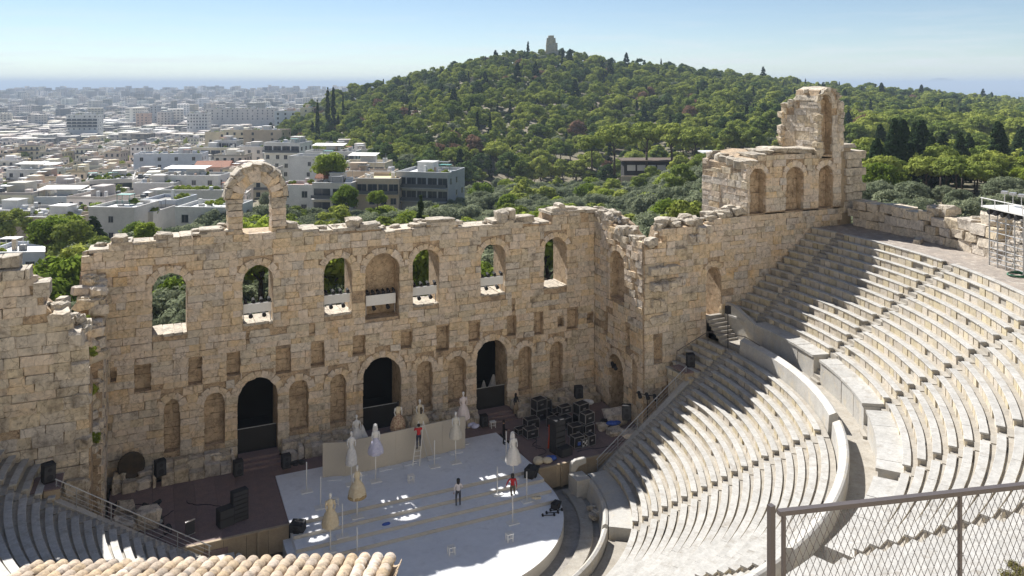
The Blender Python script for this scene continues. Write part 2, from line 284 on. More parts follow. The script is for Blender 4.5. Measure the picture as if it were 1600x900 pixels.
def build_terrain():
    pxs = np.linspace(-900, 2500, 230); us = np.concatenate([np.linspace(30, 130, 34), np.geomspace(134, 900, 90), np.geomspace(930, 5200, 50), [9000, 33000]])
    A, U = np.meshgrid((pxs - 800) / FPX, us); V = A * U
    X = CAMX + U * DX + V * RX; Y = CAMY + U * DY + V * RY; Z = ground_np(X, Y)
    n, m = X.shape; vs = np.stack([X, Y, Z], -1).reshape(-1, 3)
    fs = [(i * m + j, i * m + j + 1, (i + 1) * m + j + 1, (i + 1) * m + j) for i in range(n - 1) for j in range(m - 1)]
    me = bpy.data.meshes.new('terrain'); me.from_pydata(vs.tolist(), [], fs); me.materials.append(M['earth']); me.polygons.foreach_set('use_smooth', [True] * len(fs)); me.update()
    bmx = recalc(me); o = link(bpy.data.objects.new('terrain', bmx)); tag(o, kind='structure')
    if me.polygons[5].normal.z < 0: me.flip_normals()
    s = MB(); s.quad((*uv2w(3600, -40000), SEA_Z), (*uv2w(3600, 40000), SEA_Z), (*uv2w(34000, 40000), SEA_Z), (*uv2w(34000, -40000), SEA_Z))
    tag(s.build('sea', M['sea']), kind='structure')
    # far shores across the gulf
    rng = random.Random(4)
    for (a, b, u, hmax, base) in ((330, 640, 26000, 150, 0), (1250, 1750, 27000, 260, 0)):
        mb = MB(); k = 40
        prof = [max(0.02, math.sin(math.pi * i / k)) * (0.45 + .35 * math.sin(i * .5 + a) + .25 * math.sin(i * 1.13) + .1 * rng.random()) for i in range(k + 1)]
        for i in range(k):
            pts = []
            for q in (i, i + 1):
                p = a + (b - a) * q / k; v = (p - 800) / FPX * u; h = hmax * max(.05, prof[q])
                pts.append([(*uv2w(u - 1500, v), SEA_Z), (*uv2w(u, v), SEA_Z + 100 + h), (*uv2w(u + 2500, v * 1.02), SEA_Z)])
            mb.quad(pts[0][0], pts[1][0], pts[1][1], pts[0][1]); mb.quad(pts[0][1], pts[1][1], pts[1][2], pts[0][2])
        tag(mb.build('far_hills', M['earth'], smooth=True), kind='structure')
M['earth'] = mat('dry_earth', (.20, .165, .115), (.13, .12, .07), amt=.25, rnd=0, bump=.3, scale=.05, fine=.6, stain=(.30, .26, .20), stain_scale=.08, stain_pos=(.55, .7))
M['sea'] = plain('sea_water', (.05, .11, .17), .25)
build_terrain()
mb = MB(); mb.quad((-41, -52, -1.7), (41, -52, -1.7), (41, 4, -1.7), (-41, 4, -1.7)); tag(mb.build('theatre_ground', M['paving']), kind='structure')

# ------------------------------------------------------------------ masonry helpers
def chamfer_box(name, seed, jit=.05, ch=.07, m=None):
    """unit rough block, 44 triangles: every edge and corner cut"""
    rng = random.Random(seed); bm = bmesh.new(); bmesh.ops.create_cube(bm, size=1.0)
    bmesh.ops.bevel(bm, geom=list(bm.edges), offset=ch, segments=1, affect='EDGES')
    for v in bm.verts:
        v.co += Vector((rng.uniform(-jit, jit) * .5, rng.uniform(-jit, jit) * .6, rng.uniform(-jit, jit) * .9))
    me = bpy.data.meshes.new(name); bm.to_mesh(me); bm.free(); me.materials.append(m); return me
STONE = {k: [chamfer_box('stone', i, .075, .045, M[k]) for i in range(9)] for k in ('wall', 'wallgrey', 'capstone', 'niche')}
ROUGH = {k: [chamfer_box('stone', 40 + i, .22, .16, M[k]) for i in range(6)] for k in ('wall', 'wallgrey', 'capstone')}
def emit(parent, items, limit=300, name='stone', rest='stone_mass'):
    """items: (mesh, world matrix, shown size). The largest become parts, the rest one joined part."""
    Pi = wmat(parent).inverted(); items = sorted(items, key=lambda t: -t[2])
    for me, W, _ in items[:limit]: inst(name, me, parent, Pi @ W)
    tail = items[limit:]
    if tail:
        V = []; F = []; mi = []; mats = []; b = 0
        for me, W, _ in tail:
            co = np.empty(len(me.vertices) * 3); me.vertices.foreach_get('co', co); co = co.reshape(-1, 3); A = np.array(Pi @ W)
            V.append(co @ A[:3, :3].T + A[:3, 3]); k = me.materials[0]
            if k not in mats: mats.append(k)
            for p in me.polygons: F.append(tuple(i + b for i in p.vertices)); mi.append(mats.index(k))
            b += len(co)
        me = bpy.data.meshes.new(rest); me.from_pydata(np.concatenate(V).tolist(), [], F)
        for k in mats: me.materials.append(k)
        me.polygons.foreach_set('material_index', mi); me.update()
        o = link(bpy.data.objects.new(rest, me)); o.parent = parent; o['kind'] = 'stuff'
def SM(o, s, n, size, tw=0):
    """matrix of a block: o centre, s unit along the wall, n outward normal"""
    s = Vector(s); n = Vector(n); z = Vector((0, 0, 1)); R = Matrix(((s.x, -n.x, z.x), (s.y, -n.y, z.y), (s.z, -n.z, z.z))).to_4x4()
    return Matrix.Translation(o) @ R @ Matrix.Rotation(tw, 4, 'Y') @ Matrix.Diagonal((*size, 1))
def half_at(op, z, ring=0):
    s0, s1, zb, zt, arch = op[:5]; hw = (s1 - s0) / 2
    if z < zb - .01 or z >= zt + ring: return None
    if not arch: return hw if z < zt else None
    sp = zt - hw
    if z <= sp: return hw
    r2 = (hw + ring) ** 2 - (z - sp) ** 2
    return math.sqrt(r2) if r2 > .01 else None
def clad(org, s, n, s0, s1, zb, top, ops, rng, ch=(.38, .60), ln=(.48, 1.4), dep=.3, key='wall', out=(-.03, .09), grey=None, ring=.42, skip=.012, bond=None, low=None):
    """courses of blocks on a wall face around its openings"""
    org = Vector(org); s = Vector(s); n = Vector(n); items = []; z = zb; row = 0
    while True:
        h = rng.uniform(*ch); za, zt_ = z, z + h; z = zt_; row += 1
        cuts = []
        for op in ops:
            if op[2] >= zt_ or op[3] + (ring if op[4] else 0) <= za: continue
            hw = half_at(op, max(za, op[2]), ring if (op[4] and max(za, op[2]) > op[3] - (op[1] - op[0]) / 2) else 0)
            if hw: c = (op[0] + op[1]) / 2; cuts.append((c - hw, c + hw))
        cuts.sort(); runs = []; a = s0
        for c0, c1 in cuts:
            if c0 > a: runs.append((a, min(c0, s1)))
            a = max(a, c1)
        if a < s1: runs.append((a, s1))
        any_in = False
        for a, b in runs:
            x = a
            while x < b - .05:
                l = rng.uniform(*ln)
                if b - (x + l) < ln[0] * .6: l = b - x
                m = x + l / 2; t = top(m); x0 = x; x += l
                if low and zt_ < low(m): any_in = True; continue
                if za + h * .55 > t: continue
                any_in = True; hh = min(h, max(.2, t - za)) if za + h > t + .12 else h
                if rng.random() < skip: continue
                o = rng.uniform(*out); k = key
                if grey and rng.random() < grey(m, za): k = 'wallgrey' if key == 'wall' else key
                if l > 1.0 and h > .55 and rng.random() < .24:     # a course split into two thin ones
                    for q in (0, 1): items.append((rng.choice(STONE[k]), SM(org + s * m + n * (o - dep / 2 + rng.uniform(-.02, .02)) + Vector((0, 0, za + hh * (.25 + .5 * q))), s, n, (l - .02, dep, hh / 2 - .015)), l * hh / 2))
                else:
                    items.append((rng.choice(STONE[k]), SM(org + s * m + n * (o - dep / 2) + Vector((0, 0, za + hh / 2)), s, n, (l - rng.uniform(.004, .022), dep, hh - rng.uniform(.004, .02)), rng.uniform(-.012, .012)), l * hh))
        if not any_in and za > zb + 1: break
        if z > 40: break
    for op in ops:                                       # arch stones
        if not op[4]: continue
        hw = (op[1] - op[0]) / 2; c = (op[0] + op[1]) / 2; sp = op[3] - hw; k = max(5, int(round(math.pi * hw / .42))) | 1; rg = min(ring, .3 + hw * .2)
        if sp + hw > top(c) - .1: continue
        for i in range(k):
            t = math.pi * (i + .5) / k; ctr = org + s * (c + math.cos(t) * (hw + rg / 2)) + Vector((0, 0, sp + math.sin(t) * (hw + rg / 2))) + n * (rng.uniform(.02, .08) - dep / 2)
            items.append((rng.choice(STONE[key]), SM(ctr, s, n, (math.pi * (hw + rg * .55) / k - .01, dep, rg + rng.uniform(-.05, .12)), math.pi / 2 - t), .2))
    return items
def arch_poly(s0, s1, zb, zt, arch, seg=10):
    if not arch: return [(s0, zb), (s1, zb), (s1, zt), (s0, zt)]
    c = (s0 + s1) / 2; r = (s1 - s0) / 2; sp = zt - r
    return [(s0, zb), (s1, zb)] + [(c + r * math.cos(math.pi * i / seg), sp + r * math.sin(math.pi * i / seg)) for i in range(seg + 1)]
def core(name, parent, outline, org, s, n, thick, ops, mats, back=None):
    """solid wall body from an outline in (s, z); openings cut through or to a depth op[5]"""
    org = Vector(org); s = Vector(s); n = Vector(n); P = lambda a, z, d: org + s * a - n * d + Vector((0, 0, z))
    mb = MB(); mb.prism([P(a, z, .06) for a, z in outline], -n * (thick - .06)); me = mb.mesh(name, mats[0]); cb = MB()
    for op in ops:
        d = op[5] if len(op) > 5 and op[5] else thick + 1
        cb.prism([P(a, z, -1) for a, z in arch_poly(*op[:5])], -n * (d + 1))
    if ops:
        cm = cb.mesh('cut', mats[-1]); me.materials.append(mats[-1]); cm.materials.clear(); cm.materials.append(mats[-1]); me = boolean_cut(me, cm)
    if parent is not None:
        me.transform(wmat(parent).inverted())
    o = link(bpy.data.objects.new(name, me)); o.parent = parent
    return o
def rubble(rng, pts, n, size=(.25, .7), key='capstone', flat=.6, spread=.4):
    """loose weathered stones lying along a polyline of world points"""
    out = []
    for _ in range(n):
        i = rng.randrange(len(pts) - 1); t = rng.random(); p = Vector(pts[i]).lerp(Vector(pts[i + 1]), t) + Vector((rng.uniform(-spread, spread), rng.uniform(-spread, spread), 0)); a = rng.uniform(*size)
        d = Vector((a * rng.uniform(.9, 1.6), a * rng.uniform(.8, 1.3), a * rng.uniform(.5, .9) * flat / .6))
        out.append((rng.choice(ROUGH[key]), Matrix.Translation(p + Vector((0, 0, d.z * .3))) @ Matrix.Rotation(rng.uniform(0, 6.28), 4, 'Z') @ Matrix.Rotation(rng.uniform(-.15, .15), 4, 'X') @ Matrix.Diagonal((*d, 1)), a * a))
    return out
def lerp_top(pts):
    xs = [p[0] for p in pts]; zs = [p[1] for p in pts]
    return lambda s: float(np.interp(s, xs, zs))

# ------------------------------------------------------------------ the stage wall
rng = random.Random(11)
SKT = [(-19.2, 14.2), (-18.9, 14.57), (-17.61, 15.0), (-17.6, 15.2), (-14.9, 15.13), (-14.0, 15.25), (-13.2, 15.24), (-12.0, 15.5), (-10.6, 15.55), (-10.5, 15.3), (-6.8, 15.25), (-5.85, 15.2), (-5.8, 15.05), (-3.1, 15.0), (-.1, 14.95), (0, 14.56), (.7, 14.55), (3.3, 14.75), (3.45, 15.0), (5.8, 15.0), (5.9, 14.5), (9.0, 14.55), (9.1, 14.75), (12.1, 14.4), (13.7, 14.35), (13.9, 14.95), (14.8, 15.1), (17.7, 14.95), (19.4, 14.6)]
WIN = [(-15.16, -13.06, 8.99, 13.07), (-9.61, -7.61, 9.01, 13.05), (-4.18, -2.19, 9.01, 13.08), (2.31, 4.34, 8.9, 13.07), (7.69, 9.78, 9.06, 13.05), (13.10, 15.17, 9.08, 13.11)]
OPS = [(a, b, c, d, True, None) for a, b, c, d in WIN] + [(-1.22, 1.29, 8.39, 13.07, True, 1.5)]
OPS += [(-9.93, -7.31, -.3, 5.41, True, None), (-1.4, 1.42, -.3, 5.57, True, None), (7.35, 9.93, -.3, 5.67, True, None)]
NICHES = [(-14.46, -13.5), (-12.02, -10.74), (-6.54, -5.24), (-3.73, -2.6), (2.6, 3.84), (5.05, 6.5), (10.87, 12.03), (13.61, 14.8)]
OPS += [(a, b, 1.35, 4.82, True, .75) for a, b in NICHES]
HOLES = [(-17.57, -17.21, 6.46, 7.11), (-16.19, -15.22, 5.58, 7.22), (-13.0, -12.14, 5.54, 7.19), (-10.62, -9.73, 5.75, 7.27), (-7.44, -6.41, 5.41, 7.13), (-5.06, -4.13, 5.6, 7.16), (-2.14, -1.22, 5.95, 7.27), (1.39, 2.26, 5.95, 7.14), (4.14, 5.15, 5.34, 7.21), (6.7, 7.64, 5.75, 7.14), (9.89, 10.7, 5.75, 7.25), (12.2, 13.05, 5.55, 7.27), (15.17, 16.22, 5.61, 7.16), (14.3, 14.88, 5.96, 6.62), (17.0, 17.6, 6.13, 6.59)]
OPS += [(a, b, c, d, False, .7) for a, b, c, d in HOLES]
OPS += [(-9.4, -9.15, 8.0, 8.5, False, .4), (-5.2, -4.8, 7.9, 8.5, False, .35), (10.3, 10.6, 7.7, 8.2, False, .4)]
skene = thing('stage_wall', 'tall ruined limestone stage wall with two rows of arched openings behind the stage', 'wall', (0, 0, 0))
core('wall_core', skene, [(-19.2, -1.6), (19.4, -1.6)] + [(a, b - .1) for a, b in reversed(SKT)], (0, 0, 0), (1, 0, 0), (0, -1, 0), 2.4, OPS, (M['wallcore'], M['niche']))
topf = lerp_top(SKT)
greyf = lambda m, z: .25 + .5 * max(0, (z - 12.8) / 2.2) + (.35 if z < 1.2 else 0) + (.25 if 7 < m < 12 and z > 7 else 0)
it = clad((0, 0, 0), (1, 0, 0), (0, -1, 0), -19.2, 17.7, 0.0, topf, OPS, rng, grey=greyf)
emit(skene, it)
def back_stones(parent, ops, org, sv, nv, rng, key='niche'):
    out = []
    for op in ops:
        if len(op) < 6 or not op[5] or op[5] > 1.2: continue
        z = op[2] + .02
        while z < op[3] - .12:
            h = rng.uniform(.34, .6); x = op[0]; hw = half_at(op, min(z + h * .6, op[3] - .05)) or .2; c = (op[0] + op[1]) / 2; x, e = c - hw + .01, c + hw - .01; h = min(h, op[3] - z)
            while x < e - .08:
                l = min(rng.uniform(.4, 1.0), e - x)
                if e - x - l < .2: l = e - x
                out.append((rng.choice(STONE[key]), SM(Vector(org) + Vector(sv) * (x + l / 2) - Vector(nv) * (op[5] - .03 + rng.uniform(-.06, .04)) + Vector((0, 0, z + h / 2)), sv, nv, (l - .012, .2, h - .012), rng.uniform(-.01, .01)), l * h)); x += l
            z += h
    emit(parent, out, 300, 'niche_stone', 'niche_stone_mass')
back_stones(skene, OPS, (0, 0, 0), (1, 0, 0), (0, -1, 0), rng)
# capping course and loose stones along the broken top
cap = []
x = -18.8
while x < 18.6:
    l = rng.uniform(.7, 1.9); t = topf(x + l / 2); hh = rng.uniform(.10, .26); d = rng.uniform(1.7, 2.35)
    if not (-10.7 < x + l / 2 < -6.6): cap.append((rng.choice(STONE['capstone']), SM((x + l / 2, d / 2 - rng.uniform(0, .12), t - .1 + hh / 2), (1, 0, 0), (0, -1, 0), (l - .03, d, hh), rng.uniform(-.02, .02)), 1))
    x += l
for (a, b, h) in ((-17.5, -16.6, .55), (-14.9, -13.9, .45), (-6.75, -5.9, .55), (-2.5, -1.4, .75), (-1.5, -.1, .4), (3.5, 5.75, .3), (2.3, 3.4, .3), (9.1, 10.1, .85), (10.1, 10.7, .95), (10.8, 12.2, .55), (14.0, 16.2, .35), (14.6, 15.2, .6), (-12.4, -10.7, .25)):
    cap.append((rng.choice(ROUGH['capstone']), SM(((a + b) / 2, rng.uniform(.4, .8), topf((a + b) / 2) + h / 2 - .05), (1, 0, 0), (0, -1, 0), (b - a, 1.1, h)), 1))
cap += rubble(rng, [(x, .9, topf(x)) for x in np.linspace(-19, 19, 60) if not -10.6 < x < -6.7], 46, (.18, .45), 'capstone', spread=.5)
for i, w in enumerate(WIN):                              # worn sill slabs
    q = w[0]
    while q < w[1] - .1:
        l = min(rng.uniform(.5, .9), w[1] - q); cap.append((rng.choice(STONE['capstone']), SM((q + l / 2, 1.15, w[2] + rng.uniform(.0, .07)), (1, 0, 0), (0, -1, 0), (l - .02, 2.25, .16)), .8)); q += l
emit(skene, cap, 300, 'cap_stone', 'cap_stone_mass')
# the lone arch that still stands on the wall
arch = thing('standing_arch', 'lone weathered stone arch standing on top of the stage wall', 'arch', (-8.62, .9, 15.2))
ai = []
for side, xc in ((-1, -10.05), (1, -7.2)):
    z = 15.1
    for k in range(6):
        h = rng.uniform(.38, .5); w = .95 if side < 0 else .92
        if z + h > 17.55: h = 17.55 - z
        if h < .1: break
        ai.append((rng.choice(STONE['wall' if k < 4 else 'capstone']), SM((xc + rng.uniform(-.03, .03), .85 + rng.uniform(-.04, .04), z + h / 2), (1, 0, 0), (0, -1, 0), (w + rng.uniform(-.03, .05) + (.12 if k == 5 else 0), 1.5, h - .015)), 1)); z += h
for i in range(11):
    t = math.pi * (i + .5) / 11; rr = .94; ctr = (-8.62 + math.cos(t) * (rr + .46), .85, 17.55 + math.sin(t) * (rr + .5) * 1.12)
    ai.append((rng.choice(STONE['wall']), SM(ctr, (1, 0, 0), (0, -1, 0), (math.pi * (rr + .5) / 11 + .03, 1.5 + rng.uniform(-.05, .1), .92 + rng.uniform(-.05, .1)), math.pi / 2 - t), 1))
for i in range(9):
    t = math.pi * (i + .5) / 9; ctr = (-8.62 + math.cos(t) * 1.86, .9, 17.6 + math.sin(t) * 2.05)
    ai.append((rng.choice(ROUGH['capstone']), SM(ctr, (1, 0, 0), (0, -1, 0), (.85, 1.7, .5 + rng.uniform(-.1, .12)), math.pi / 2 - t), 1))
emit(arch, ai)
# side wall on the right of the stage
def X_(px, py, x):
    d = ray(px, py); t = (x - CAMX) / d[0]; return (CAMY + t * d[1], CAMZ + t * d[2])
rw = thing('stage_side_wall', 'right return wall of the stage with one tall arched window and low doorway', 'wall', (17.7, -3, 0))
ST = [(0, 15.0), (1.6, 14.75), (3.0, 14.4), (3.9, 13.9), (5.0, 13.3), (6.0, 13.5), (6.95, 13.6)]
SOP = [(2.35, 4.6, 8.6, 12.4, True, .9), (2.2, 4.4, -.3, 4.3, True, 1.6), (5.55, 6.25, 1.5, 4.75, True, .45), (1.3, 2.1, 5.6, 7.2, False, .6), (4.55, 5.3, 5.3, 6.9, False, .6)]
core('wall_core', rw, [(0.1, -1.6), (6.95, -1.6)] + [(a, b - .1) for a, b in reversed(ST)], (17.7, 0, 0), (0, -1, 0), (-1, 0, 0), 1.9, SOP, (M['wallcore'], M['niche']))
stf = lerp_top(ST)
it = clad((17.7, 0, 0), (0, -1, 0), (-1, 0, 0), .05, 6.95, 0, stf, SOP, rng, grey=lambda m, z: .3, ln=(.6, 1.3))
it += rubble(rng, [(18.4, -a, stf(a)) for a in np.linspace(.3, 6.8, 16)], 34, (.3, .75), 'capstone', spread=.5)
emit(rw, it)
back_stones(rw, SOP, (17.7, 0, 0), (0, -1, 0), (-1, 0, 0), rng)
# right wing: front wall that closes the seating, with the diazoma doorway
YW = -7.2
wing = thing('right_wing_wall', 'long ochre ruined wing wall at right meeting the seating, with diazoma doorway', 'wall', (27, YW, 0))
WT = [(17.7, 13.6), (18.4, 13.2), (19.3, 13.6), (19.6, 14.6), (23.0, 14.75), (25.6, 15.0), (27.3, 15.2), (38.3, 15.2)]
WOP = [(23.28, 24.74, 7.2, 11.35, True, None), (18.5, 19.3, 4.9, 6.6, False, .5)]
core('wall_core', wing, [(17.75, -1.6), (38.3, -1.6)] + [(a, b - .1) for a, b in reversed(WT)], (0, YW, 0), (1, 0, 0), (0, -1, 0), 1.9, WOP, (M['wallcore'], M['niche']))
wtf = lerp_top(WT)
def seat_line(x): return max(-1.5, (x - 12.2) * .62) if x < 24 else 7.5 + (x - 25.5) * .7
it = clad((0, YW, 0), (1, 0, 0), (0, -1, 0), 17.75, 38.3, 0, wtf, WOP, rng, grey=lambda m, z: .25 + (.35 if m < 22 else 0), ln=(.6, 1.5), out=(-.02, .1), low=lambda m: seat_line(m) - 1.5)
for k, (a, b, z, o) in enumerate(((17.9, 20.6, 11.6, .5), (18.0, 20.0, 10.5, .75), (18.2, 19.2, 9.2, .45), (20.4, 21.4, 12.8, .35), (21.5, 23.2, 13.7, .4), (19.0, 21.2, 10.6, .3), (18.1, 19.6, 8.0, .3), (22.3, 23.6, 14.3, .45))):  # projecting broken courses
    q = a
    while q < b - .2:
        l = min(rng.uniform(.6, 1.0), b - q); it.append((rng.choice(ROUGH['wallgrey']), SM((q + l / 2, YW - o / 2 + .1, z), (1, 0, 0), (0, -1, 0), (l, o + .3, .55)), l * .5)); q += l
it += rubble(rng, [(x, YW + .8, wtf(x)) for x in np.linspace(18, 27, 20)], 40, (.3, .8), 'capstone', spread=.55)
emit(wing, it)
mb = MB()
for k in range(7): mb.box2((23.25, -9.0 + k * .28, 6.1), (24.8, -7.0, 6.35 + k * .22))
st = tag(mb.build('doorway_steps', M['tread']), 'short flight of stone steps climbing to the doorway in the right wing wall', 'steps')
# upper block of the wing with three arched niches
ub = thing('upper_wing_block', 'upper storey of right wing with three tall arched niches in a row', 'wall', (32, YW, 15))
UT = [(27.3, 19.0), (28.6, 19.7), (30.5, 19.9), (33, 19.7), (34.7, 19.5), (37.2, 19.3)]
UOP = [(27.45, 29.15, 14.6, 18.7, True, .95), (31.2, 33.1, 14.6, 18.7, True, .95), (34.7, 36.3, 14.7, 18.65, True, .95)]
core('wall_core', ub, [(27.35, 15.0), (37.2, 15.0)] + [(a, b - .1) for a, b in reversed(UT)], (0, YW, 0), (1, 0, 0), (0, -1, 0), 5.6, UOP, (M['wallcore'], M['niche']))
utf = lerp_top(UT)
it = clad((0, YW, 0), (1, 0, 0), (0, -1, 0), 27.3, 37.2, 15.2, utf, UOP, rng, grey=lambda m, z: .45, ln=(.6, 1.4))
it += clad((27.3, YW, 0), (0, 1, 0), (-1, 0, 0), 0, 5.6, 14.6, lambda s: 18.9 - .0 * s + .5 * math.sin(s * 1.3), [], rng, grey=lambda m, z: .55, ln=(.6, 1.5))
q = 27.3
while q < 34.6:
    l = rng.uniform(.7, 1.6); it.append((rng.choice(ROUGH['capstone']), SM((q + l / 2, YW + rng.uniform(.9, 1.4), utf(q) + .12), (1, 0, 0), (0, -1, 0), (l, 2.4, rng.uniform(.35, .7)), rng.uniform(-.05, .05)), 1)); q += l
for k in range(5): it.append((rng.choice(ROUGH['capstone']), SM((27.6 + .1 * k, -6.2 + k * 1.0, 18.9 + .12 * k), (0, 1, 0), (-1, 0, 0), (1.1, .9, .6), rng.uniform(-.25, .1)), 1))
it += rubble(rng, [(26.0, -6.6, 15.2), (27.4, -6.2, 15.2)], 10, (.4, .8), 'capstone', spread=.4)
emit(ub, it)
back_stones(ub, UOP, (0, YW, 0), (1, 0, 0), (0, -1, 0), rng)
# the tower stump, tallest point of the ruin
tw = thing('tower_stump', 'tallest pale stone tower stump with a high ochre niche above the right wing', 'tower', (36, YW, 19))
TOP = [(34.84, 36.2, 19.5, 24.5, True, .9)]
core('wall_core', tw, [(34.75, 19.2), (37.1, 19.2), (37.1, 23.6), (36.8, 24.4), (36.2, 24.85), (35.5, 25.0), (34.85, 24.8), (34.75, 24.4)], (0, YW, 0), (1, 0, 0), (0, -1, 0), 2.6, TOP, (M['wallcore'], M['niche']))
mb = MB(); mb.box2((34.8, YW + 2.6, 19.2), (37.05, -2.98, 23.4)); mb.build('rear_core', M['wallcore'], tw)
tt = lerp_top([(34.7, 24.3), (35.0, 24.8), (35.6, 25.0), (36.3, 24.8), (37.1, 23.7)])
it = clad((0, YW, 0), (1, 0, 0), (0, -1, 0), 34.72, 37.12, 19.2, tt, TOP, rng, key='wallgrey', ln=(.45, .9), ch=(.5, .75), ring=.3)
it += clad((34.75, YW, 0), (0, 1, 0), (-1, 0, 0), 0, 4.25, 19.2, lambda s: 24.4 if s < 2.6 else 23.5, [], rng, key='wallgrey', ln=(.8, 1.7), ch=(.55, .8), out=(.02, .09))
for i in range(7):
    t = math.pi * (i + .5) / 7; it.append((rng.choice(ROUGH['capstone']), SM((35.92 - math.cos(t) * 1.05, YW + 1.35, 23.95 + math.sin(t) * .95), (1, 0, 0), (0, -1, 0), (.55, 2.7, .4), -(math.pi / 2 - t)), 1))
for k in range(4): it.append((rng.choice(ROUGH['capstone']), SM((35.6, YW + 2.6 + k * .42, 23.6 - .05 * k), (0, 1, 0), (-1, 0, 0), (.5, 1.9, .5)), 1))
it += [(rng.choice(STONE['wallgrey']), SM((37.2 + (i % 2) * .12, YW + .6, 20.0 + i * .55), (1, 0, 0), (0, -1, 0), (.5, 1.3, .5)), .4) for i in range(7)]
for k in range(26):                                     # broken bonding stones that roughen the edges
    side = k % 3; z = 19.6 + rng.random() * 4.2; q = rng.uniform(.3, .6)
    c = ((34.7, YW + .1, z), (37.12, YW + .25, z), (34.72, -3.0, min(z, 23.2)))[side]
    it.append((rng.choice(ROUGH['wallgrey']), SM(c, (1, 0, 0), (0, -1, 0), (q * 1.2, q * 1.4, q)), .2))
it += rubble(rng, [(35.0, -4.4, 23.5), (36.6, -3.4, 23.4)], 12, (.3, .7), 'capstone', spread=.5) + rubble(rng, [(34.9, YW + 1.2, 24.7), (36.9, YW + 1.4, 24.3)], 8, (.25, .5), 'capstone', spread=.4)
emit(tw, it)
back_stones(tw, TOP, (0, YW, 0), (1, 0, 0), (0, -1, 0), rng)
# repaired stub beyond the tower: smooth wall and projecting slabs
rs = thing('repaired_wall_stub', 'repaired smooth wall stub with five projecting pale slabs right of the tower', 'wall', (38, YW, 14.5))
mb = MB(); mb.box2((37.15, YW + .05, 13.5), (38.35, -3.6, 20.0)); mb.build('wall_core', M['proskwood'], rs)
it = []
for k in range(7):
    w = 1.9 if k % 2 == 0 else 1.45
    it.append((STONE['capstone'][k], SM((38.35 + w / 2, YW + .95, 15.2 + k * .69), (1, 0, 0), (0, -1, 0), (w, 1.7, .66)), 1))
    it.append((STONE['capstone'][(k + 2) % 7], SM((38.0, YW - .02, 15.2 + k * .69), (1, 0, 0), (0, -1, 0), (.9 if k % 2 == 0 else .5, .3, .62)), 1))
it += [(STONE['capstone'][3], SM((38.2, -5.4, 20.1), (1, 0, 0), (0, -1, 0), (2.0, 3.2, .3)), 1)]
emit(rs, it, name='slab')
# left wing
lw = thing('left_wing_wall', 'broken ochre wing wall at the left edge stepping down beside the stage', 'wall', (-25, YW, 0))
LT = [(-40, 16.0), (-21.2, 15.1), (-21.1, 14.9), (-20.5, 14.6), (-20.45, 13.6), (-20.0, 13.1), (-19.5, 12.5), (-19.0, 12.2), (-18.5, 11.4), (-18.3, 9.0), (-18.2, 8.8)]
core('wall_core', lw, [(-40, -1.6), (-18.25, -1.6)] + [(a, b - .1) for a, b in reversed(LT)], (0, YW, 0), (1, 0, 0), (0, -1, 0), 1.9, [(-19.6, -18.5, -1, 2.2, False, 1.5)], (M['wallcore'], M['void']))
ltf = lerp_top(LT)
it = clad((0, YW, 0), (1, 0, 0), (0, -1, 0), -27, -18.3, 0, ltf, [(-19.6, -18.5, -1, 2.2, False)], rng, grey=lambda m, z: .7 + (.25 if m > -20.5 else 0), ln=(.6, 1.6), ch=(.42, .72), out=(-.02, .14))
for (a, b, z, h, o) in ((-26, -21.0, 15.35, .55, .7), (-26, -21.5, 16.0, .6, .3), (-20.9, -20.1, 14.4, .8, .4), (-20.2, -19.2, 12.8, .7, .5), (-19.3, -18.5, 11.6, .8, .5), (-19.2, -18.3, 9.9, .7, .45), (-19.0, -18.2, 8.2, .6, .4), (-18.9, -18.15, 5.9, .6, .4), (-19.4, -18.3, 3.6, .7, .5)):
    q = a
    while q < b - .2:
        l = min(rng.uniform(.9, 1.8), b - q); it.append((rng.choice(ROUGH['wallgrey'] if z < 14 else STONE['capstone']), SM((q + l / 2, YW - o / 2 + .35, z), (1, 0, 0), (0, -1, 0), (l - .02, o + .7, h)), l * h)); q += l
it += rubble(rng, [(-20.4, YW + .6, 13.4), (-19.4, YW + .6, 12.4), (-18.7, YW + .6, 11.6)], 22, (.3, .7), 'capstone', spread=.5)
emit(lw, it)
ls = thing('stage_side_wall', 'ragged stump of the left return wall beside the stage, plants in its cracks', 'wall', (-18.5, -3, 0))
LST = [(0, 13.6), (.8, 12.8), (1.6, 12.4), (2.6, 10.8), (3.6, 8.6), (4.4, 6.2), (5.2, 4.6)]
core('wall_core', ls, [(-.0, -1.6), (5.2, -1.6)] + [(a, b - .15) for a, b in reversed(LST)], (-17.75, 0, 0), (0, -1, 0), (1, 0, 0), 1.5, [], (M['wallcore'], M['niche']))
lsf = lerp_top(LST)
it = clad((-17.75, 0, 0), (0, -1, 0), (1, 0, 0), 0, 5.2, 0, lsf, [], rng, grey=lambda m, z: .5, ln=(.6, 1.2))
it += rubble(rng, [(-18.5, -a, lsf(a)) for a in np.linspace(.2, 5.2, 14)], 44, (.45, .95), 'wallgrey', spread=.5)
emit(ls, it)
# passage behind the doors, its shade put into a near-black colour
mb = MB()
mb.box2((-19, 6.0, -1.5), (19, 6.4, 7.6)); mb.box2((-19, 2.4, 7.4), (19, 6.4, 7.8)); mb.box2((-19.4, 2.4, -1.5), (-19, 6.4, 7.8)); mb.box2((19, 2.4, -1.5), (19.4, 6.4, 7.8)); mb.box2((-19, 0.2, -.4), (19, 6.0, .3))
tag(mb.build('backstage_passage', M['void']), kind='structure')
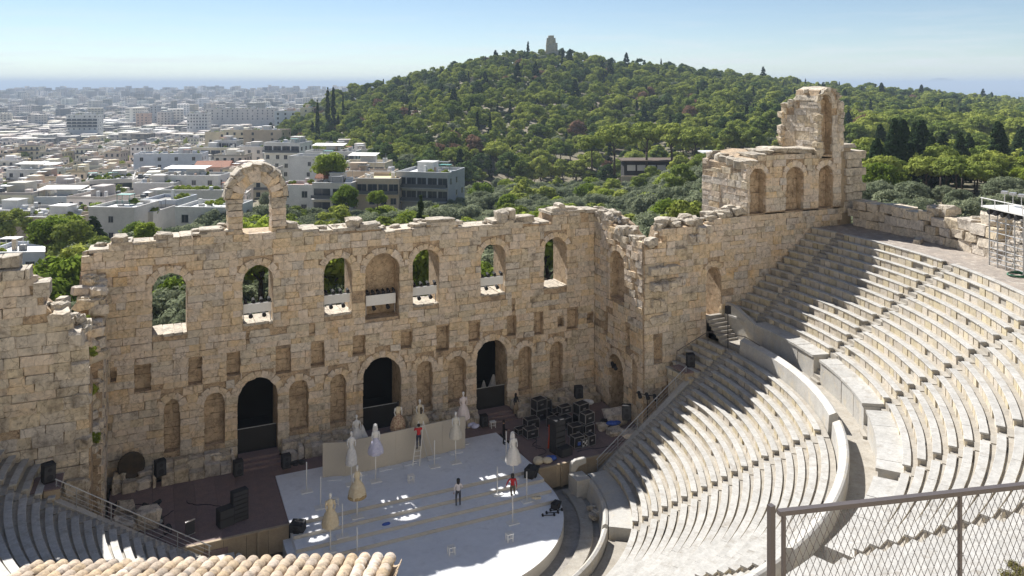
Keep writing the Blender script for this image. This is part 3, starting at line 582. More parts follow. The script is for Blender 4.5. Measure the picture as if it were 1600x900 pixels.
# ------------------------------------------------------------------ the seating
CY = -10.1
def pol(r, th, z=0):
    t = math.radians(th); return Vector((r * math.sin(t), CY - r * math.cos(t), z))
def sector_mesh(name, prof, dth, seg, m):
    """profile of (r, z) swept through dth degrees from theta 0, around the theatre's centre"""
    mb = MB(); k = len(prof); vs = []
    for i in range(seg + 1):
        t = math.radians(dth * i / seg)
        for r, z in prof: vs.append((r * math.sin(t), -r * math.cos(t), z))
    fs = [(i * k + j, i * k + (j + 1) % k, (i + 1) * k + (j + 1) % k, (i + 1) * k + j) for i in range(seg) for j in range(k)]
    fs += [tuple(range(k - 1, -1, -1)), tuple(range(seg * k, seg * k + k))]; mb.add(vs, fs)
    return recalc(mb.mesh(name, m))
def rotm(th, dz=0, dr=0, tilt=0):
    R = Matrix.Rotation(math.radians(th), 4, 'Z')
    return Matrix.Translation((0, CY, 0)) @ R @ Matrix.Translation((0, -dr, dz)) @ Matrix.Rotation(tilt, 4, 'Y')
def ring(name, r0, r1, z0, z1, th0, th1, m, seg=None, kind='structure', top=None):
    seg = seg or max(4, int(abs(th1 - th0) / 2)); me = sector_mesh(name, [(r0, z0), (r1, z0), (r1, z1), (r0, z1 if top is None else top)], th1 - th0, seg, m)
    o = link(bpy.data.objects.new(name, me)); M4 = rotm(th0); o.location = M4.to_translation(); o.rotation_euler = M4.to_euler()
    if kind: tag(o, kind=kind)
    return o
rngs = random.Random(5)
def wedge(tier, label, th0, th1, rows, pitch, rise, r0, z0, off0, off1, zbase, endfun=None, group=None, ragged=.02):
    """one wedge of seats between two stairs: every slab and riser block its own piece"""
    w = thing('seating_wedge', label, 'seats', pol(r0 + rows * pitch / 2, (th0 + th1) / 2, z0), group)
    Wi = wmat(w).inverted(); A = []
    for i in range(rows):
        r = r0 + i * pitch; z = z0 + i * rise; a0 = th0 + math.degrees(off0 / r); a1 = (endfun(r) if endfun else th1 - math.degrees(off1 / r)); A.append((a0, a1))
        arc = math.radians(a1 - a0) * r; n = max(1, round(arc / 1.75)); d = (a1 - a0) / n; g = math.degrees(.008 / r)
        me = sector_mesh('seat_slab', [(r, z - .015), (r + .015, z), (r + .34, z), (r + .34, z - .085), (r + .015, z - .085)], d - g, 3, M['marble'])
        for k in range(n):
            inst('seat_slab', me, w, Wi @ rotm(a0 + k * d, rngs.uniform(-.005, .005), rngs.uniform(-.007, .007), rngs.uniform(-.0003, .0003)))
        wd_ = (.46, .62, .8); ms_ = [sector_mesh('riser_block', [(r + .045, z - rise - .11), (r + .30, z - rise - .11), (r + .30, z - .09), (r + .05, z - .09)], math.degrees((q - .065) / r), 1, M['riser']) for q in wd_]
        a = a0; end = a1 - math.degrees(.3 / r)
        while a < end:
            q = rngs.choice((0, 1, 1, 2)); stp = math.degrees(wd_[q] / r)
            if a + stp > a1: q = 0; stp = math.degrees(wd_[0] / r)
            if rngs.random() > ragged: inst('riser_block', ms_[q], w, Wi @ rotm(a, 0, rngs.uniform(-.03, .02) if rngs.random() < .9 else .10, 0))
            a += stp
    mb = MB(); seg = 14; prof = []
    for i in range(rows):
        r = r0 + i * pitch; z = z0 + i * rise
        prof += [(r + .14, z - rise - .09, i), (r + .14, z - .09, i)]
    rend = r0 + rows * pitch + .14; prof += [(rend, z0 + (rows - 1) * rise - .09, rows - 1), (rend, zbase, rows - 1), (r0 + .14, zbase, 0)]
    k = len(prof); vs = []
    for s in range(seg + 1):
        for r, z, i in prof:
            a = A[i][0] + (A[i][1] - A[i][0]) * s / seg; vs.append(pol(r, a, z))
    fs = [(s * k + j, s * k + (j + 1) % k, (s + 1) * k + (j + 1) % k, (s + 1) * k + j) for s in range(seg) for j in range(k)] + [tuple(range(k - 1, -1, -1)), tuple(range(seg * k, seg * k + k))]
    mb.add(vs, fs); o = mb.build('footing', M['tread'], w); recalc(o.data)
    return w
def stair(label, th, rows, pitch, rise, r0, z0, w=.86, zb=None):
    s = thing('aisle_stair', label, 'stairs', pol(r0, th, z0)); Si = wmat(s).inverted()
    mb = MB(); mb.box((0, -pitch / 4, 0), (w, pitch / 2 + .02, .34)); me = mb.mesh('step', M['tread'])
    for i in range(rows):
        for k in (0, 1):
            r = r0 + i * pitch + .1 + k * pitch / 2; z = z0 + i * rise - rise / 2 + k * rise / 2 - .05
            inst('step', me, s, Si @ rotm(th + rngs.uniform(-.05, .05), z - .17 + rngs.uniform(-.01, .01), r))
    mb = MB(); e = pol(1, th) - Vector((0, CY, 0)); t = Vector((e.y, -e.x, 0)) * (w / 2)
    a, b = pol(r0 + .1, th, z0 - rise - .2), pol(r0 + rows * pitch, th, z0 + (rows - 1) * rise - .25); lo = Vector((0, 0, -1.2))
    mb.prism([a + t, a - t, a - t + lo, a + t + lo], b - a); mb.build('footing', M['tread'], s)
LR, LP, LRISE, LR0, LZ0 = 19, .555, .344, 12.4, -.05
UR, UP, URISE, UR0, UZ0 = 14, .602, .42, 26.0, 8.2
def end_r(r): return 90 + (-math.degrees(.9 / r) if r < 19.6 else math.degrees(math.asin(2.72 / r)) )
names = {0: 'between the left edge and the leftmost aisle', 1: 'left of the centre', 2: 'in the near centre, below the fence', 3: 'in the middle right', 4: 'beside the right-hand handrail'}
for k, (a, b) in enumerate(((-90, -54), (-54, -18), (-18, 18), (18, 54), (54, 90))):
    ef = (lambda r: 90 - math.degrees(.95 / r)) if k == 4 else None
    wedge('lower', 'lower tier wedge of marble seat rows ' + names[k], a, b, LR, LP, LRISE, LR0, LZ0, .95 if k == 0 else .43, .43, -1.7, ef)
# short rows beyond the edge stairs, over the side passages
wedge('lower', 'short shaded seat rows beyond the edge stair, against the right wing wall', 90, 97, 6, LP, LRISE, LR0 + 13 * LP, LZ0 + 13 * LRISE, 0, 0, 3.6, lambda r: 90 + math.degrees(math.asin(2.72 / r)))
wedge('lower', 'short blue-shaded seat rows beyond the edge stair, against the left wing wall', -97, -90, 6, LP, LRISE, LR0 + 13 * LP, LZ0 + 13 * LRISE, -2.72, 0, 3.6, lambda r: -90)
for th, t in ((-54, 'left'), (-18, 'centre left'), (18, 'near centre, climbing from the bottom edge'), (54, 'climbing across the middle of the lower seats')):
    stair('lower tier aisle stair ' + t, th, LR, LP, LRISE, LR0, LZ0)
for sg, t in ((1, 'right'), (-1, 'left')):
    s = thing('aisle_stair', 'lower tier edge stair alongside the %s sloping coping' % t, 'stairs', (12.4 * sg, CY + .35, 0)); Si = wmat(s).inverted()
    mb = MB(); mb.box((0, 0, 0), (LP / 2 + .02, .86, .34)); me = mb.mesh('step', M['tread'])
    for i in range(LR * 2): inst('step', me, s, Si @ Matrix.Translation((sg * (LR0 + .1 + (i + .5) * LP / 2), CY - .5, LZ0 + i * LRISE / 2 - LRISE / 2 - .22)))
    mb = MB(); mb.prism([(sg * LR0, CY - .93, -1.6), (sg * LR0, CY - .93, -.4), (sg * 23, CY - .93, 6.1), (sg * 23, CY - .93, -1.6)], (0, .86, 0)); mb.build('footing', M['tread'], s)
    # sloping coping and its handrail
    c = thing('sloping_coping', 'pale sloping stone coping along the %s end of the lower seats' % t, 'coping', (15.9 * sg, -9.75, 1))
    mb = MB(); mb.prism([(sg * 11.9, -9.98, -1.7), (sg * 11.9, -9.98, -1.35), (sg * 19.7, -9.98, 4.12), (sg * 19.7, -9.98, -1.7)], (0, .42, 0)); mb.build('wall_body', M['coping'], c)
    mb = MB()
    for q in range(8):
        x0 = 12.0 + q * .96; mb.prism([(sg * x0, -10.02, -1.32 + (x0 - 11.9) * .7013), (sg * (x0 + .94), -10.02, -1.32 + (x0 + .94 - 11.9) * .7013), (sg * (x0 + .94), -10.02, -1.24 + (x0 + .94 - 11.9) * .7013), (sg * x0, -10.02, -1.24 + (x0 - 11.9) * .7013)], (0, .5, 0))
        mb.build('coping_slab', M['coping'], c); mb = MB()
    h = thing('handrail', 'grey metal handrail above the %s sloping coping' % t, 'handrail', (15.9 * sg, -9.6, 1.5))
    zf = lambda x: -1.28 + (x - 11.9) * .7013
    for x in (12.3, 13.9, 15.5, 17.1, 18.7, 19.6):
        mb = MB(); mb.bar((sg * x, -9.66, zf(x)), (sg * x, -9.66, zf(x) + 1.0), .05); mb.build('post', M['galv'], h)
    for dz, r in ((1.0, .03), (.72, .012), (.48, .012), (.24, .012)):
        mb = MB(); mb.tube((sg * 12.2, -9.66, zf(12.2) + dz), (sg * 19.65, -9.66, zf(19.65) + dz), r); mb.build('rail', M['galv'], h)
    # walls that carry the short rows over the passage
    mb = MB(); mb.box2((sg * 19.7, -10.0, -1.6), (sg * 24.5, -7.35, 4.2)); tag(mb.build('passage_vault', M['wallgrey']), 'masonry mass over the %s side passage under the short seat rows' % t, 'masonry')
un = {(-18, 0): 'nearest the camera at the bottom edge', (0, 18): 'seen behind the wire fence', (18, 36): 'at lower right above the curved parapet', (36, 54): 'at the right edge, mid height', (54, 72): 'under the white-decked scaffold', (72, 90): 'half in the tower shadow at upper right'}
for (a, b), t in un.items():
    wedge('upper', 'upper tier wedge of marble seat rows ' + t, a, b, UR, UP, URISE, UR0, UZ0, .43, .43, 5.5)
wedge('upper', 'upper tier strip of shaded seat rows climbing along the right wing wall', 90, 97, UR, UP, URISE, UR0, UZ0, .43, 0, 5.5, lambda r: 90 + math.degrees(math.asin(2.75 / r)))
for th, t in ((0, 'nearest the camera'), (18, 'behind the wire fence'), (36, 'at the right edge'), (54, 'below the scaffold'), (72, 'in the sunlit upper right'), (90, 'in shade next to the right wing wall')):
    stair('upper tier aisle stair ' + t, th, UR, UP, URISE, UR0, UZ0)
    s = thing('podium_steps', 'podium steps of the upper aisle ' + t, 'steps', pol(25.4, th, 6.2)); Si = wmat(s).inverted()
    for k in range(6):
        mb = MB(); zt_ = 6.35 + k * .25; mb.box2((-.46, -25.9, 5.9), (.46, -(24.75 + k * .2), zt_)) if False else mb.box2((-.47, -(26.25), 5.9), (.47, -(24.75 + k * .22), zt_)); inst('step', mb.mesh('step', M['tread']), s, Si @ rotm(th))
lu = thing('seating_wedge', 'upper tier seats on the left side, mostly outside the frame', 'seats', pol(30, -55, 8))
for i in range(UR):
    r, z = UR0 + i * UP, UZ0 + i * URISE; me = sector_mesh('seat_row', [(r, z - URISE - .1), (r, z), (r + UP + .05, z), (r + UP + .05, z - URISE - .1)], 76, 40, M['marble']); inst('seat_row', me, lu, wmat(lu).inverted() @ rotm(-94.5))
ring('diazoma_walk', 23.5, 26.1, 5.5, 6.2, -97, -60, M['tread'], top=6.2); ring('promenade', UR0 + UR * UP - .25, 39.0, 5.5, 13.62, -94, -25, M['promenade'])
# podium, passage (diazoma), parapet
pod = thing('podium', 'tall marble podium wall with worn ledge below the upper seats', 'wall', pol(25, 45, 6.2)); Pi = wmat(pod).inverted()
for a, b in ((-18, 0), (0, 18), (18, 36), (36, 54), (54, 72), (72, 90), (90, 96)):
    n = 7 if b - a > 10 else 3; off = 1.0
    a0 = a + off; d = (b - off - a0) / n if b < 95 else (96.0 - a0) / n
    mw = sector_mesh('podium_slab', [(24.95, 5.6), (26.16, 5.6), (26.16, 7.62), (24.99, 7.62)], d - .06, 2, M['coping'])
    ml = sector_mesh('ledge_slab', [(24.9, 7.625), (26.1, 7.625), (26.1, 7.80), (24.9, 7.78)], d - .03, 2, M['marble'])
    for k in range(n):
        inst('podium_slab', mw, pod, Pi @ rotm(a0 + k * d, rngs.uniform(-.02, .02), rngs.uniform(-.015, .015))); inst('ledge_slab', ml, pod, Pi @ rotm(a0 + k * d, rngs.uniform(-.012, .012)))
ring('diazoma_walk', 23.5, 25.2, 5.5, 6.2, -60, 97.5, M['tread'])
par = thing('curved_parapet', 'curved marble parapet with smooth coping between the two tiers', 'parapet', pol(23.4, 40, 6.2)); Pi = wmat(par).inverted()
for a, b in ((-54, -18), (-18, 18), (18, 54), (54, 88.5)):
    n = 9; a0 = a + 1.15; d = (b - 1.15 - a0) / n
    mp_ = sector_mesh('parapet_block', [(23.12, 5.6), (23.66, 5.6), (23.7, 6.95), (23.66, 7.08), (23.56, 7.12), (23.2, 6.95)], d - .02, 3, M['coping'])
    for k in range(n): inst('parapet_block', mp_, par, Pi @ rotm(a0 + k * d, rngs.uniform(-.006, .006)))
mb = MB(); mb.prism([(24.95, -10.6, 6.15), (24.95, -7.45, 6.15), (24.95, -7.45, 8.55), (24.95, -8.4, 8.5), (24.95, -10.6, 7.75)], (.35, 0, 0)); tag(mb.build('podium_end_wall', M['coping']), 'pale smooth slab wall ending the podium beside the doorway steps', 'wall')
# promenade and its outer wall
ring('promenade', UR0 + UR * UP - .25, 39.0, 5.5, 13.62, -25, 94.3, M['promenade'])
pw = thing('promenade_wall', 'low rough wall of large stones behind the top walkway', 'wall', pol(38, 70, 13.6)); Pi = wmat(pw).inverted()
it = []
for a in np.arange(18, 93.5, 1.9):
    aa = a; z = 13.6
    for c in range(3):
        h = rngs.uniform(.62, .85); dd = rngs.uniform(.85, 1.15); p = pol(37.55 + rngs.uniform(0, .12) + .75, aa + (0.95 if c % 2 else 0), z + h / 2); t = math.radians(aa)
        s = Vector((math.cos(t), math.sin(t), 0)); n = -Vector((math.sin(t), -math.cos(t), 0)); it.append((rngs.choice(STONE['wallgrey']), SM(p, s, n, (1.24 * dd, 1.5, h - .03), rngs.uniform(-.015, .015)), 1)); z += h
        if rngs.random() < .18 and c == 1: break
it += rubble(rngs, [pol(38.4, a, 15.75) for a in range(20, 92, 6)], 26, (.5, 1.0), 'capstone', spread=.5)
for (a, l, h) in ((74, 2.6, 1.0), (66.5, 2.4, 1.1), (70, 1.8, .8), (62, 2.2, .9)):
    p = pol(38.9, a, 16.1); t = math.radians(a); it.append((ROUGH['capstone'][2], SM(p, (math.cos(t), math.sin(t), 0), (-math.sin(t), math.cos(t), 0), (l, 1.6, h), rngs.uniform(-.08, .08)), 2))
emit(pw, it)
ring('promenade_wall_core', 38.2, 39.2, 13.0, 15.3, 18, 93.5, M['wallcore'], kind=None).parent = pw
o = [c for c in bpy.data.objects if c.name.startswith('promenade_wall_core')][0]; o.name = 'wall_core'
o.matrix_parent_inverse = wmat(pw).inverted()
mb = MB(); it = []
lo = tag(inst('loose_block', STONE['capstone'][2], None, Matrix.Translation(pol(36.7, 82, 13.75)) @ Matrix.Rotation(.5, 4, 'Z') @ Matrix.Diagonal((1.3, .5, .35, 1))), 'single fallen pale block lying on the promenade in shade', 'stone block')

# the sunlit rock slope of the citadel that rises behind the seating and the camera
vs = []; ths = np.linspace(-100, 60, 60); rs = [39.4, 42, 46, 50, 56, 64, 75, 90, 110, 135]; hn = np.random.RandomState(2)
for r in rs:
    for t in ths: vs.append(tuple(pol(r, t, 14.6 + (r - 39.4) * .66 * min(1, (62 - t) / 14) + (hn.uniform(-.8, .8) if r > 52 else 0))))
n_ = len(ths); mb = MB(); mb.add(vs, [(j * n_ + i, j * n_ + i + 1, (j + 1) * n_ + i + 1, (j + 1) * n_ + i) for j in range(len(rs) - 1) for i in range(n_ - 1)])
M['rock'] = mat('pale_limestone_rock', (.46, .42, .35), (.38, .34, .27), amt=.2, rnd=0, bump=.6, scale=.3, fine=1.5); recalc(mb.build('citadel_slope', M['rock']).data); tag(bpy.data.objects['citadel_slope'], kind='structure')
if bpy.data.objects['citadel_slope'].data.polygons[50].normal.z < 0: bpy.data.objects['citadel_slope'].data.flip_normals()
# orchestra rings and white platform
ring('orchestra_floor', 0.05, 12.5, -1.75, -1.45, -92, 92, M['paving'])
ring('orchestra_kerb', 9.35, 10.1, -1.6, -1.28, -90, 90, M['tread'])
op = thing('orchestra_parapet', 'low curved marble parapet around the orchestra', 'parapet', pol(10.8, 60, -1.4)); Pi = wmat(op).inverted()
for a, b in ((-88, -55), (-53, -19), (-17, 17), (19, 53), (55, 84)):
    n = 6; d = (b - a) / n; me = sector_mesh('parapet_block', [(10.5, -1.5), (11.0, -1.5), (11.0, -.36), (10.85, -.30), (10.7, -.42)], d - .06, 3, M['coping'])
    for k in range(n): inst('parapet_block', me, op, Pi @ rotm(a + k * d, rngs.uniform(-.02, .02)))
for a, b in ((-90, -55), (55, 88)):
    ring('honour_walk', 11.05, 12.42, -1.6, -.42, a, b, M['coping'])
for a, b in ((-53, -19), (-17, 17), (19, 53)): ring('honour_walk', 11.05, 12.42, -1.6, -1.0, a, b, M['tread'])
fs = thing('white_parapet_end', 'white slab with rounded top and box at the end of the orchestra parapet', 'parapet', (10.4, -9.9, -1.45))
mb = MB(); pl = [(0, 0), (.0, 1.5)] + [(.42 - .42 * math.cos(t), 1.5 + .42 * math.sin(t)) for t in np.linspace(0, math.pi / 2, 6)] + [(1.1, 1.92), (1.1, 1.6), (.55, 1.5), (.3, 1.2), (.3, 0)]
mb.prism([(10.0 + a, -10.2, -1.45 + b) for a, b in pl], (0, .3, 0)); mb.build('rounded_slab', M['coping'], fs)
mb = MB(); mb.box2((9.75, -11.4, -1.45), (10.75, -10.25, -.25)); mb.build('box_end', M['coping'], fs)
it = rubble(rngs, [pol(10.3, 74, -1.2), pol(10.5, 68, -1.2)], 12, (.2, .45), 'capstone', spread=.3); rb = thing('rubble_heap', 'small heap of broken marble at the foot of the orchestra parapet', 'rubble', pol(10.4, 71, -1.3)); emit(rb, it)

# ------------------------------------------------------------------ stage
mb = MB(); deckm = None
sd = thing('stage_deck', 'dark reddish boarded stage floor on both sides of the white platform', 'stage floor', (0, -5, 0))
for sg in (-1, 1):
    x0 = 7.95
    for k in range(8):
        mb = MB(); xa = x0 + k * 1.2; mb.box2((sg * xa, -9.28, -.12), (sg * (xa + 1.19), -.9, 0.0)); mb.build('floor_board', M['deckwood'], sd)
mb = MB(); mb.box2((-7.94, -3.25, -.12), (7.94, -.3, -.004)); mb.build('floor_board', M['deckwood'], sd)
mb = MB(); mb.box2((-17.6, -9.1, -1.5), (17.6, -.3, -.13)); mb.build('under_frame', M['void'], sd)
for sg, t in ((-1, 'left'), (1, 'right')):
    pk = thing('proskenion_front', 'pale boarded front of the stage at %s of the white platform' % t, 'stage front', (12.7 * sg, -9.3, -1.45)); x = 8.0
    while x < 17.4:
        l = min(rngs.uniform(1.0, 1.5), 17.6 - x); mb = MB(); mb.box2((sg * x, -9.36 - rngs.uniform(0, .02), -1.45), (sg * (x + l - .02), -9.29, -.02)); mb.build('board', M['proskwood'], pk); x += l
    mb = MB(); mb.box2((sg * 7.9, -9.42, -.04), (sg * 17.6, -9.24, .03)); mb.build('cap_board', M['proskwood'], pk)
    mb = MB(); mb.box2((sg * 9.6, -9.5, -1.45), (sg * 9.75, -9.36, .02)); mb.build('post', M['proskwood'], pk)
mb = MB(); mb.box2((-12.6, -9.42, -1.3), (-11.3, -9.37, -.45)); tag(mb.build('dark_hatch', M['deckwood']), 'dark rectangular hatch in the left stage front', 'hatch')
wp = thing('white_platform', 'large white carpeted stage platform with steps and a rounded front', 'stage platform', (0, -8, -1))
pts = [(-7.95, -3.2), (7.75, -3.2), (7.95, -9.3)]; mb = MB(); mb.prism([(x, y, -.1) for x, y in ((-7.9, -3.2), (7.6, -3.2), (7.95, -9.3), (-7.95, -9.3))], (0, 0, .125)); mb.build('upper_floor', M['carpet'], wp)
LV = [(-9.3, .025), (-10.32, -.18), (-11.38, -.38), (-12.25, -.58), (None, -.78)]
for k in range(1, 4):
    mb = MB(); mb.box2((-7.9, LV[k][0], -1.4), (7.9, LV[k - 1][0] + .03, LV[k][1])); mb.build('step_tread', M['carpet'], wp)
for k in range(4):
    mb = MB(); y = LV[k][0]; mb.box2((-7.9, y - .03, LV[k + 1][1] + .004), (7.9, y - .004, LV[k][1] + .004)); mb.build('step_riser', M['fascia'], wp)
poly = [pol(8.35, a, -.9) for a in np.linspace(-95, 95, 60)]; mb = MB(); mb.prism([tuple(p) for p in poly], (0, 0, .12)); recalc(mb.build('lower_floor', M['carpet'], wp).data)
me = sector_mesh('rounded_fascia', [(8.3, -1.45), (8.37, -1.45), (8.37, -.785), (8.3, -.785)], 190, 60, M['fascia']); inst('rounded_fascia', me, wp, wmat(wp).inverted() @ rotm(-95))
# steps in front of the doors
for xc, t in ((-8.62, 'left'), (0, 'middle'), (8.64, 'right')):
    d = thing('door_steps', 'dark boarded steps at the %s doorway of the stage wall' % t, 'steps', (xc, -.9, 0))
    for k in range(3):
        mb = MB(); mb.box2((xc - 1.3, -1.75 + k * .45, 0.0), (xc + 1.3, .1, .14 + k * .14)); mb.build('step', M['deckwood'], d)
    r = thing('door_barrier', 'thin pale rail across the %s doorway' % t, 'barrier', (xc, .3, .42)); mb = MB(); mb.tube((xc - 1.3, .5, 1.9), (xc + 1.3, .5, 1.9), .025); mb.build('rail', M['galv'], r)
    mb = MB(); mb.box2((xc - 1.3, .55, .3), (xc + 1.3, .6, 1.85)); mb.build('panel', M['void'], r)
# ruined podium along the wall foot
for a, b, h, t in ((-17.4, -14.9, .9, 'in the far left corner'), (-14.6, -10.2, 1.0, 'left of the left doorway'), (-7.1, -1.7, .95, 'between the left and middle doorways'), (1.7, 7.1, 1.0, 'between the middle and right doorways'), (10.1, 17.4, 1.0, 'right of the right doorway')):
    p = thing('ruined_footing', 'low ruined stone footing of the stage wall ' + t, 'masonry', ((a + b) / 2, -.9, 0)); it = []
    x = a
    while x < b - .2:
        l = min(rngs.uniform(.4, 1.0), b - x)
        for (y0, y1, hh) in ((-.1, -.85, h * rngs.uniform(.8, 1.1)), (-.85, -1.6, h * rngs.uniform(.4, .9))):
            it.append((rngs.choice((ROUGH if rngs.random() < .25 else STONE)['wallgrey']), SM((x + l / 2, (y0 + y1) / 2 + rngs.uniform(-.1, .1), hh / 2), (1, 0, 0), (0, -1, 0), (l - .02, y0 - y1, hh)), l))
        x += l
    it += rubble(rngs, [(a + .2, -.6, h * .8), (b - .2, -.6, h * .8)], 8, (.2, .5), 'wallgrey', spread=.3); emit(p, it)
bl = thing('fallen_blocks', 'big loose pale block with ledge in the right stage corner', 'masonry', (16.2, -5.5, 0)); it = []
for (x, y, l, d, h) in ((16.3, -5.4, 1.6, 1.3, 1.0), (15.4, -6.9, 1.4, .9, .35), (16.4, -7.6, 1.8, .9, .35), (15.0, -5.8, .9, .7, .4), (17.0, -4.6, .9, .9, .5)):
    it.append((rngs.choice(ROUGH['wallgrey']), SM((x, y, h / 2), (1, 0, 0), (0, -1, 0), (l, d, h)), 1))
emit(bl, it)
bl = thing('fallen_blocks', 'loose blocks standing on the deck in the left stage corner', 'masonry', (-15.6, -6, 0)); it = []
for (x, y, l, d, h) in ((-15.4, -6.2, 1.3, 1.0, 1.0), (-16.6, -6.4, 1.2, 1.2, .8), (-16.6, -4.4, 1.0, 1.2, .7)):
    it.append((rngs.choice(ROUGH['wallgrey']), SM((x, y, h / 2), (1, 0, 0), (0, -1, 0), (l, d, h)), 1))
emit(bl, it)
mb = MB(); mb.lathe((0, 0, 0), [(.75, 0), (.8, .05), (.8, .25), (.72, .3), (.1, .32)], 18); me = mb.mesh('round_hatch', mat('dark_brown_timber', (.075, .055, .035), (.05, .04, .03), amt=.3, bump=.6, scale=3)); o = inst('round_hatch', me, None, Matrix.Translation((-16.35, -.55, 1.25)) @ Matrix.Rotation(math.radians(78), 4, 'X')); tag(o, 'dark round recess low at the left corner of the stage wall', 'recess')  # dark brown disc standing for the round opening
# ------------------------------------------------------------------ set panel, dresses, stands
ZF = .025
def floor_z(y):
    for (yy, z) in LV[:-1]:
        if y > yy: return z
    return LV[-1][1]
def on_stage(px, py):
    for z in (LV[0][1], LV[1][1], LV[2][1], LV[3][1], LV[4][1]):
        p = onz(px, py, z)
        if abs(floor_z(p.y) - z) < .01: return p
    return onz(px, py, LV[4][1])
a, b, c = onz(504, 746, ZF), onz(540, 744, ZF), onz(727, 700, ZF)
sp = thing('set_panel', 'long cream display wall of panels standing across the white platform', 'panel wall', tuple(b))
HP = 2.2; segs = [(a, b)] + [(b.lerp(c, i / 5), b.lerp(c, (i + 1) / 5)) for i in range(5)]
for p, q in segs:
    d = (q - p); n = Vector((-d.y, d.x, 0)).normalized() * .06; mb = MB(); e = d.normalized() * .004
    mb.prism([p + e, q - e, q - e + n, p + e + n], (0, 0, HP)); o = mb.build('panel', M['panel'], sp); recalc(o.data)
    mb = MB(); m = p.lerp(q, .5); mb.box((m.x, m.y - .3, m.z + .03), (.9, .5, .05), math.atan2(d.y, d.x)); mb.build('foot', M['carpet'], sp)
def cloth(name, c, c2=None, sc=6): return mat(name, c, c2 or c, rough=.9, amt=.12, rnd=.03, bump=.15, scale=sc, fine=9)
DM = {'white': cloth('white_satin', (.74, .72, .69)), 'silver': cloth('silver_white_tulle', (.62, .62, .62), (.74, .73, .72)), 'lav': cloth('lavender_tulle', (.50, .50, .68), (.62, .62, .74)),
      'floral': cloth('floral_print', (.62, .50, .34), (.26, .13, .09), 9), 'cream': cloth('cream_lace', (.66, .58, .43), (.60, .50, .34)), 'pink': cloth('blush_white_silk', (.72, .64, .62)), 'hem': cloth('brown_hem_trim', (.30, .18, .08), (.50, .40, .22), 14),
      'greycream': cloth('grey_cream_silk', (.60, .57, .50)), 'dark': cloth('dark_lacing', (.04, .03, .03))}
def stand(root, p, h, half=.34):
    mb = MB(); mb.box((p.x, p.y, p.z + .025), (half * 2, half * 1.5, .05)); mb.build('base_plate', M['white'], root)
    mb = MB(); mb.tube((p.x, p.y, p.z + .05), (p.x, p.y, p.z + h), .035, n=10); mb.build('pole', M['white'], root, True)
def gown(p, hpole, body, label, skirt=.5, length=1.25, puff=.0, train=False, hem=None, veil=None, head='silver', lace=False, short=False, sleeve=False, rz=0, bodice=None):
    t = thing('dress_mannequin', label, 'dress', tuple(p), 'costumes on poles across the platform'); stand(t, p, hpole + .25)
    z0 = p.z + hpole; W = z0 + length                       # waist height
    prof = [(skirt, 0), (skirt * 1.02, .04), (skirt * .93, length * .35), (skirt * .72, length * .65), (skirt * .42, length * .88), (.125, length), (.12, length + .05)]
    if short: prof = [(skirt * .9, 0), (skirt * 1.05, .05), (skirt * .95, length * .35), (skirt * .6, length * .75), (.14, length), (.12, length + .05)]
    mb = MB(); n = 24; vs = []; k = len(prof); r = random.Random(int(p.x * 100))
    for (R, z) in prof:
        for i in range(n):
            a = 2 * math.pi * i / n; f = 1 + .09 * math.sin(a * 8 + r.random() * .4) * max(0, 1 - z / length) + .05 * math.sin(a * 3 + 1)
            vs.append((p.x + R * f * math.cos(a), p.y + R * f * math.sin(a) * .9, z0 + z))
    mb.add(vs, [(j * n + i, j * n + (i + 1) % n, (j + 1) * n + (i + 1) % n, (j + 1) * n + i) for j in range(k - 1) for i in range(n)] + [tuple(range(n - 1, -1, -1))]); mb.build('skirt', body, t, smooth=True)
    mb = MB(); mb.lathe((p.x, p.y, W), [(.125, 0), (.135, .08), (.165, .22), (.175, .32), (.15, .42), (.09, .47), (.055, .5)], 16, 1.1, .8); mb.build('bodice', bodice or body, t, smooth=True)
    mb = MB(); mb.lathe((p.x, p.y, W + .46), [(.05, 0), (.045, .1), (.06, .13), (.085, .2), (.09, .27), (.075, .34), (.03, .37)], 12, .9, 1.05); mb.build('mannequin_head', DM[head] if head in DM else M[head], t, smooth=True)
    for s in (-1, 1):
        q = Vector((p.x + s * .19, p.y, W + .40)); mb = MB(); mb.tube(q, q + Vector((s * .07, -.03, -.27)), .055 if not sleeve else .09, .04, 8); mb.tube(q + Vector((s * .07, -.03, -.27)), q + Vector((s * .03, -.12, -.5)), .04, .028, 8); mb.build('arm', DM['silver'] if not sleeve else body, t, smooth=True)
    if hem:
        mb = MB(); mb.lathe((p.x, p.y, z0), [(skirt * 1.0, .0), (skirt * 1.04, .02), (skirt * 1.0, .14), (skirt * .98, .16)], 24, 1.03, .95); mb.build('hem_band', hem, t, smooth=True)
    if lace:
        mb = MB(); mb.box((p.x + .02, p.y - .2, W + .1), (.10, .05, .5)); mb.build('lacing', DM['dark'], t)
    if veil:
        mb = MB(); mb.lathe((p.x, p.y + .12, W - .35), [(.22, .25), (.21, .4), (.17, .7), (.15, .95), (.11, 1.17), (.03, 1.22)], 18, 1.1, .6); mb.build('veil', veil, t, smooth=True)
    if train:
        mb = MB(); mb.lathe((p.x + .42, p.y + .1, z0), [(.32, 0), (.28, .2), (.16, .55), (.06, .9), (.02, 1.0)], 14, 1.3, .8); mb.build('train', body, t, smooth=True)
    return t
def top_h(base, ptop): # pole height so that the head reaches a given picture height
    u, _ = w2uv(base.x, base.y); return CAMZ - (ptop - HY) / FPX * u - base.z
def G(px, pyb, pytop, body, label, length=1.1, **k):
    p = on_stage(px, pyb); h = top_h(p, pytop); gown(p, max(.3, h - length - .83), body, label, length=length, **k)
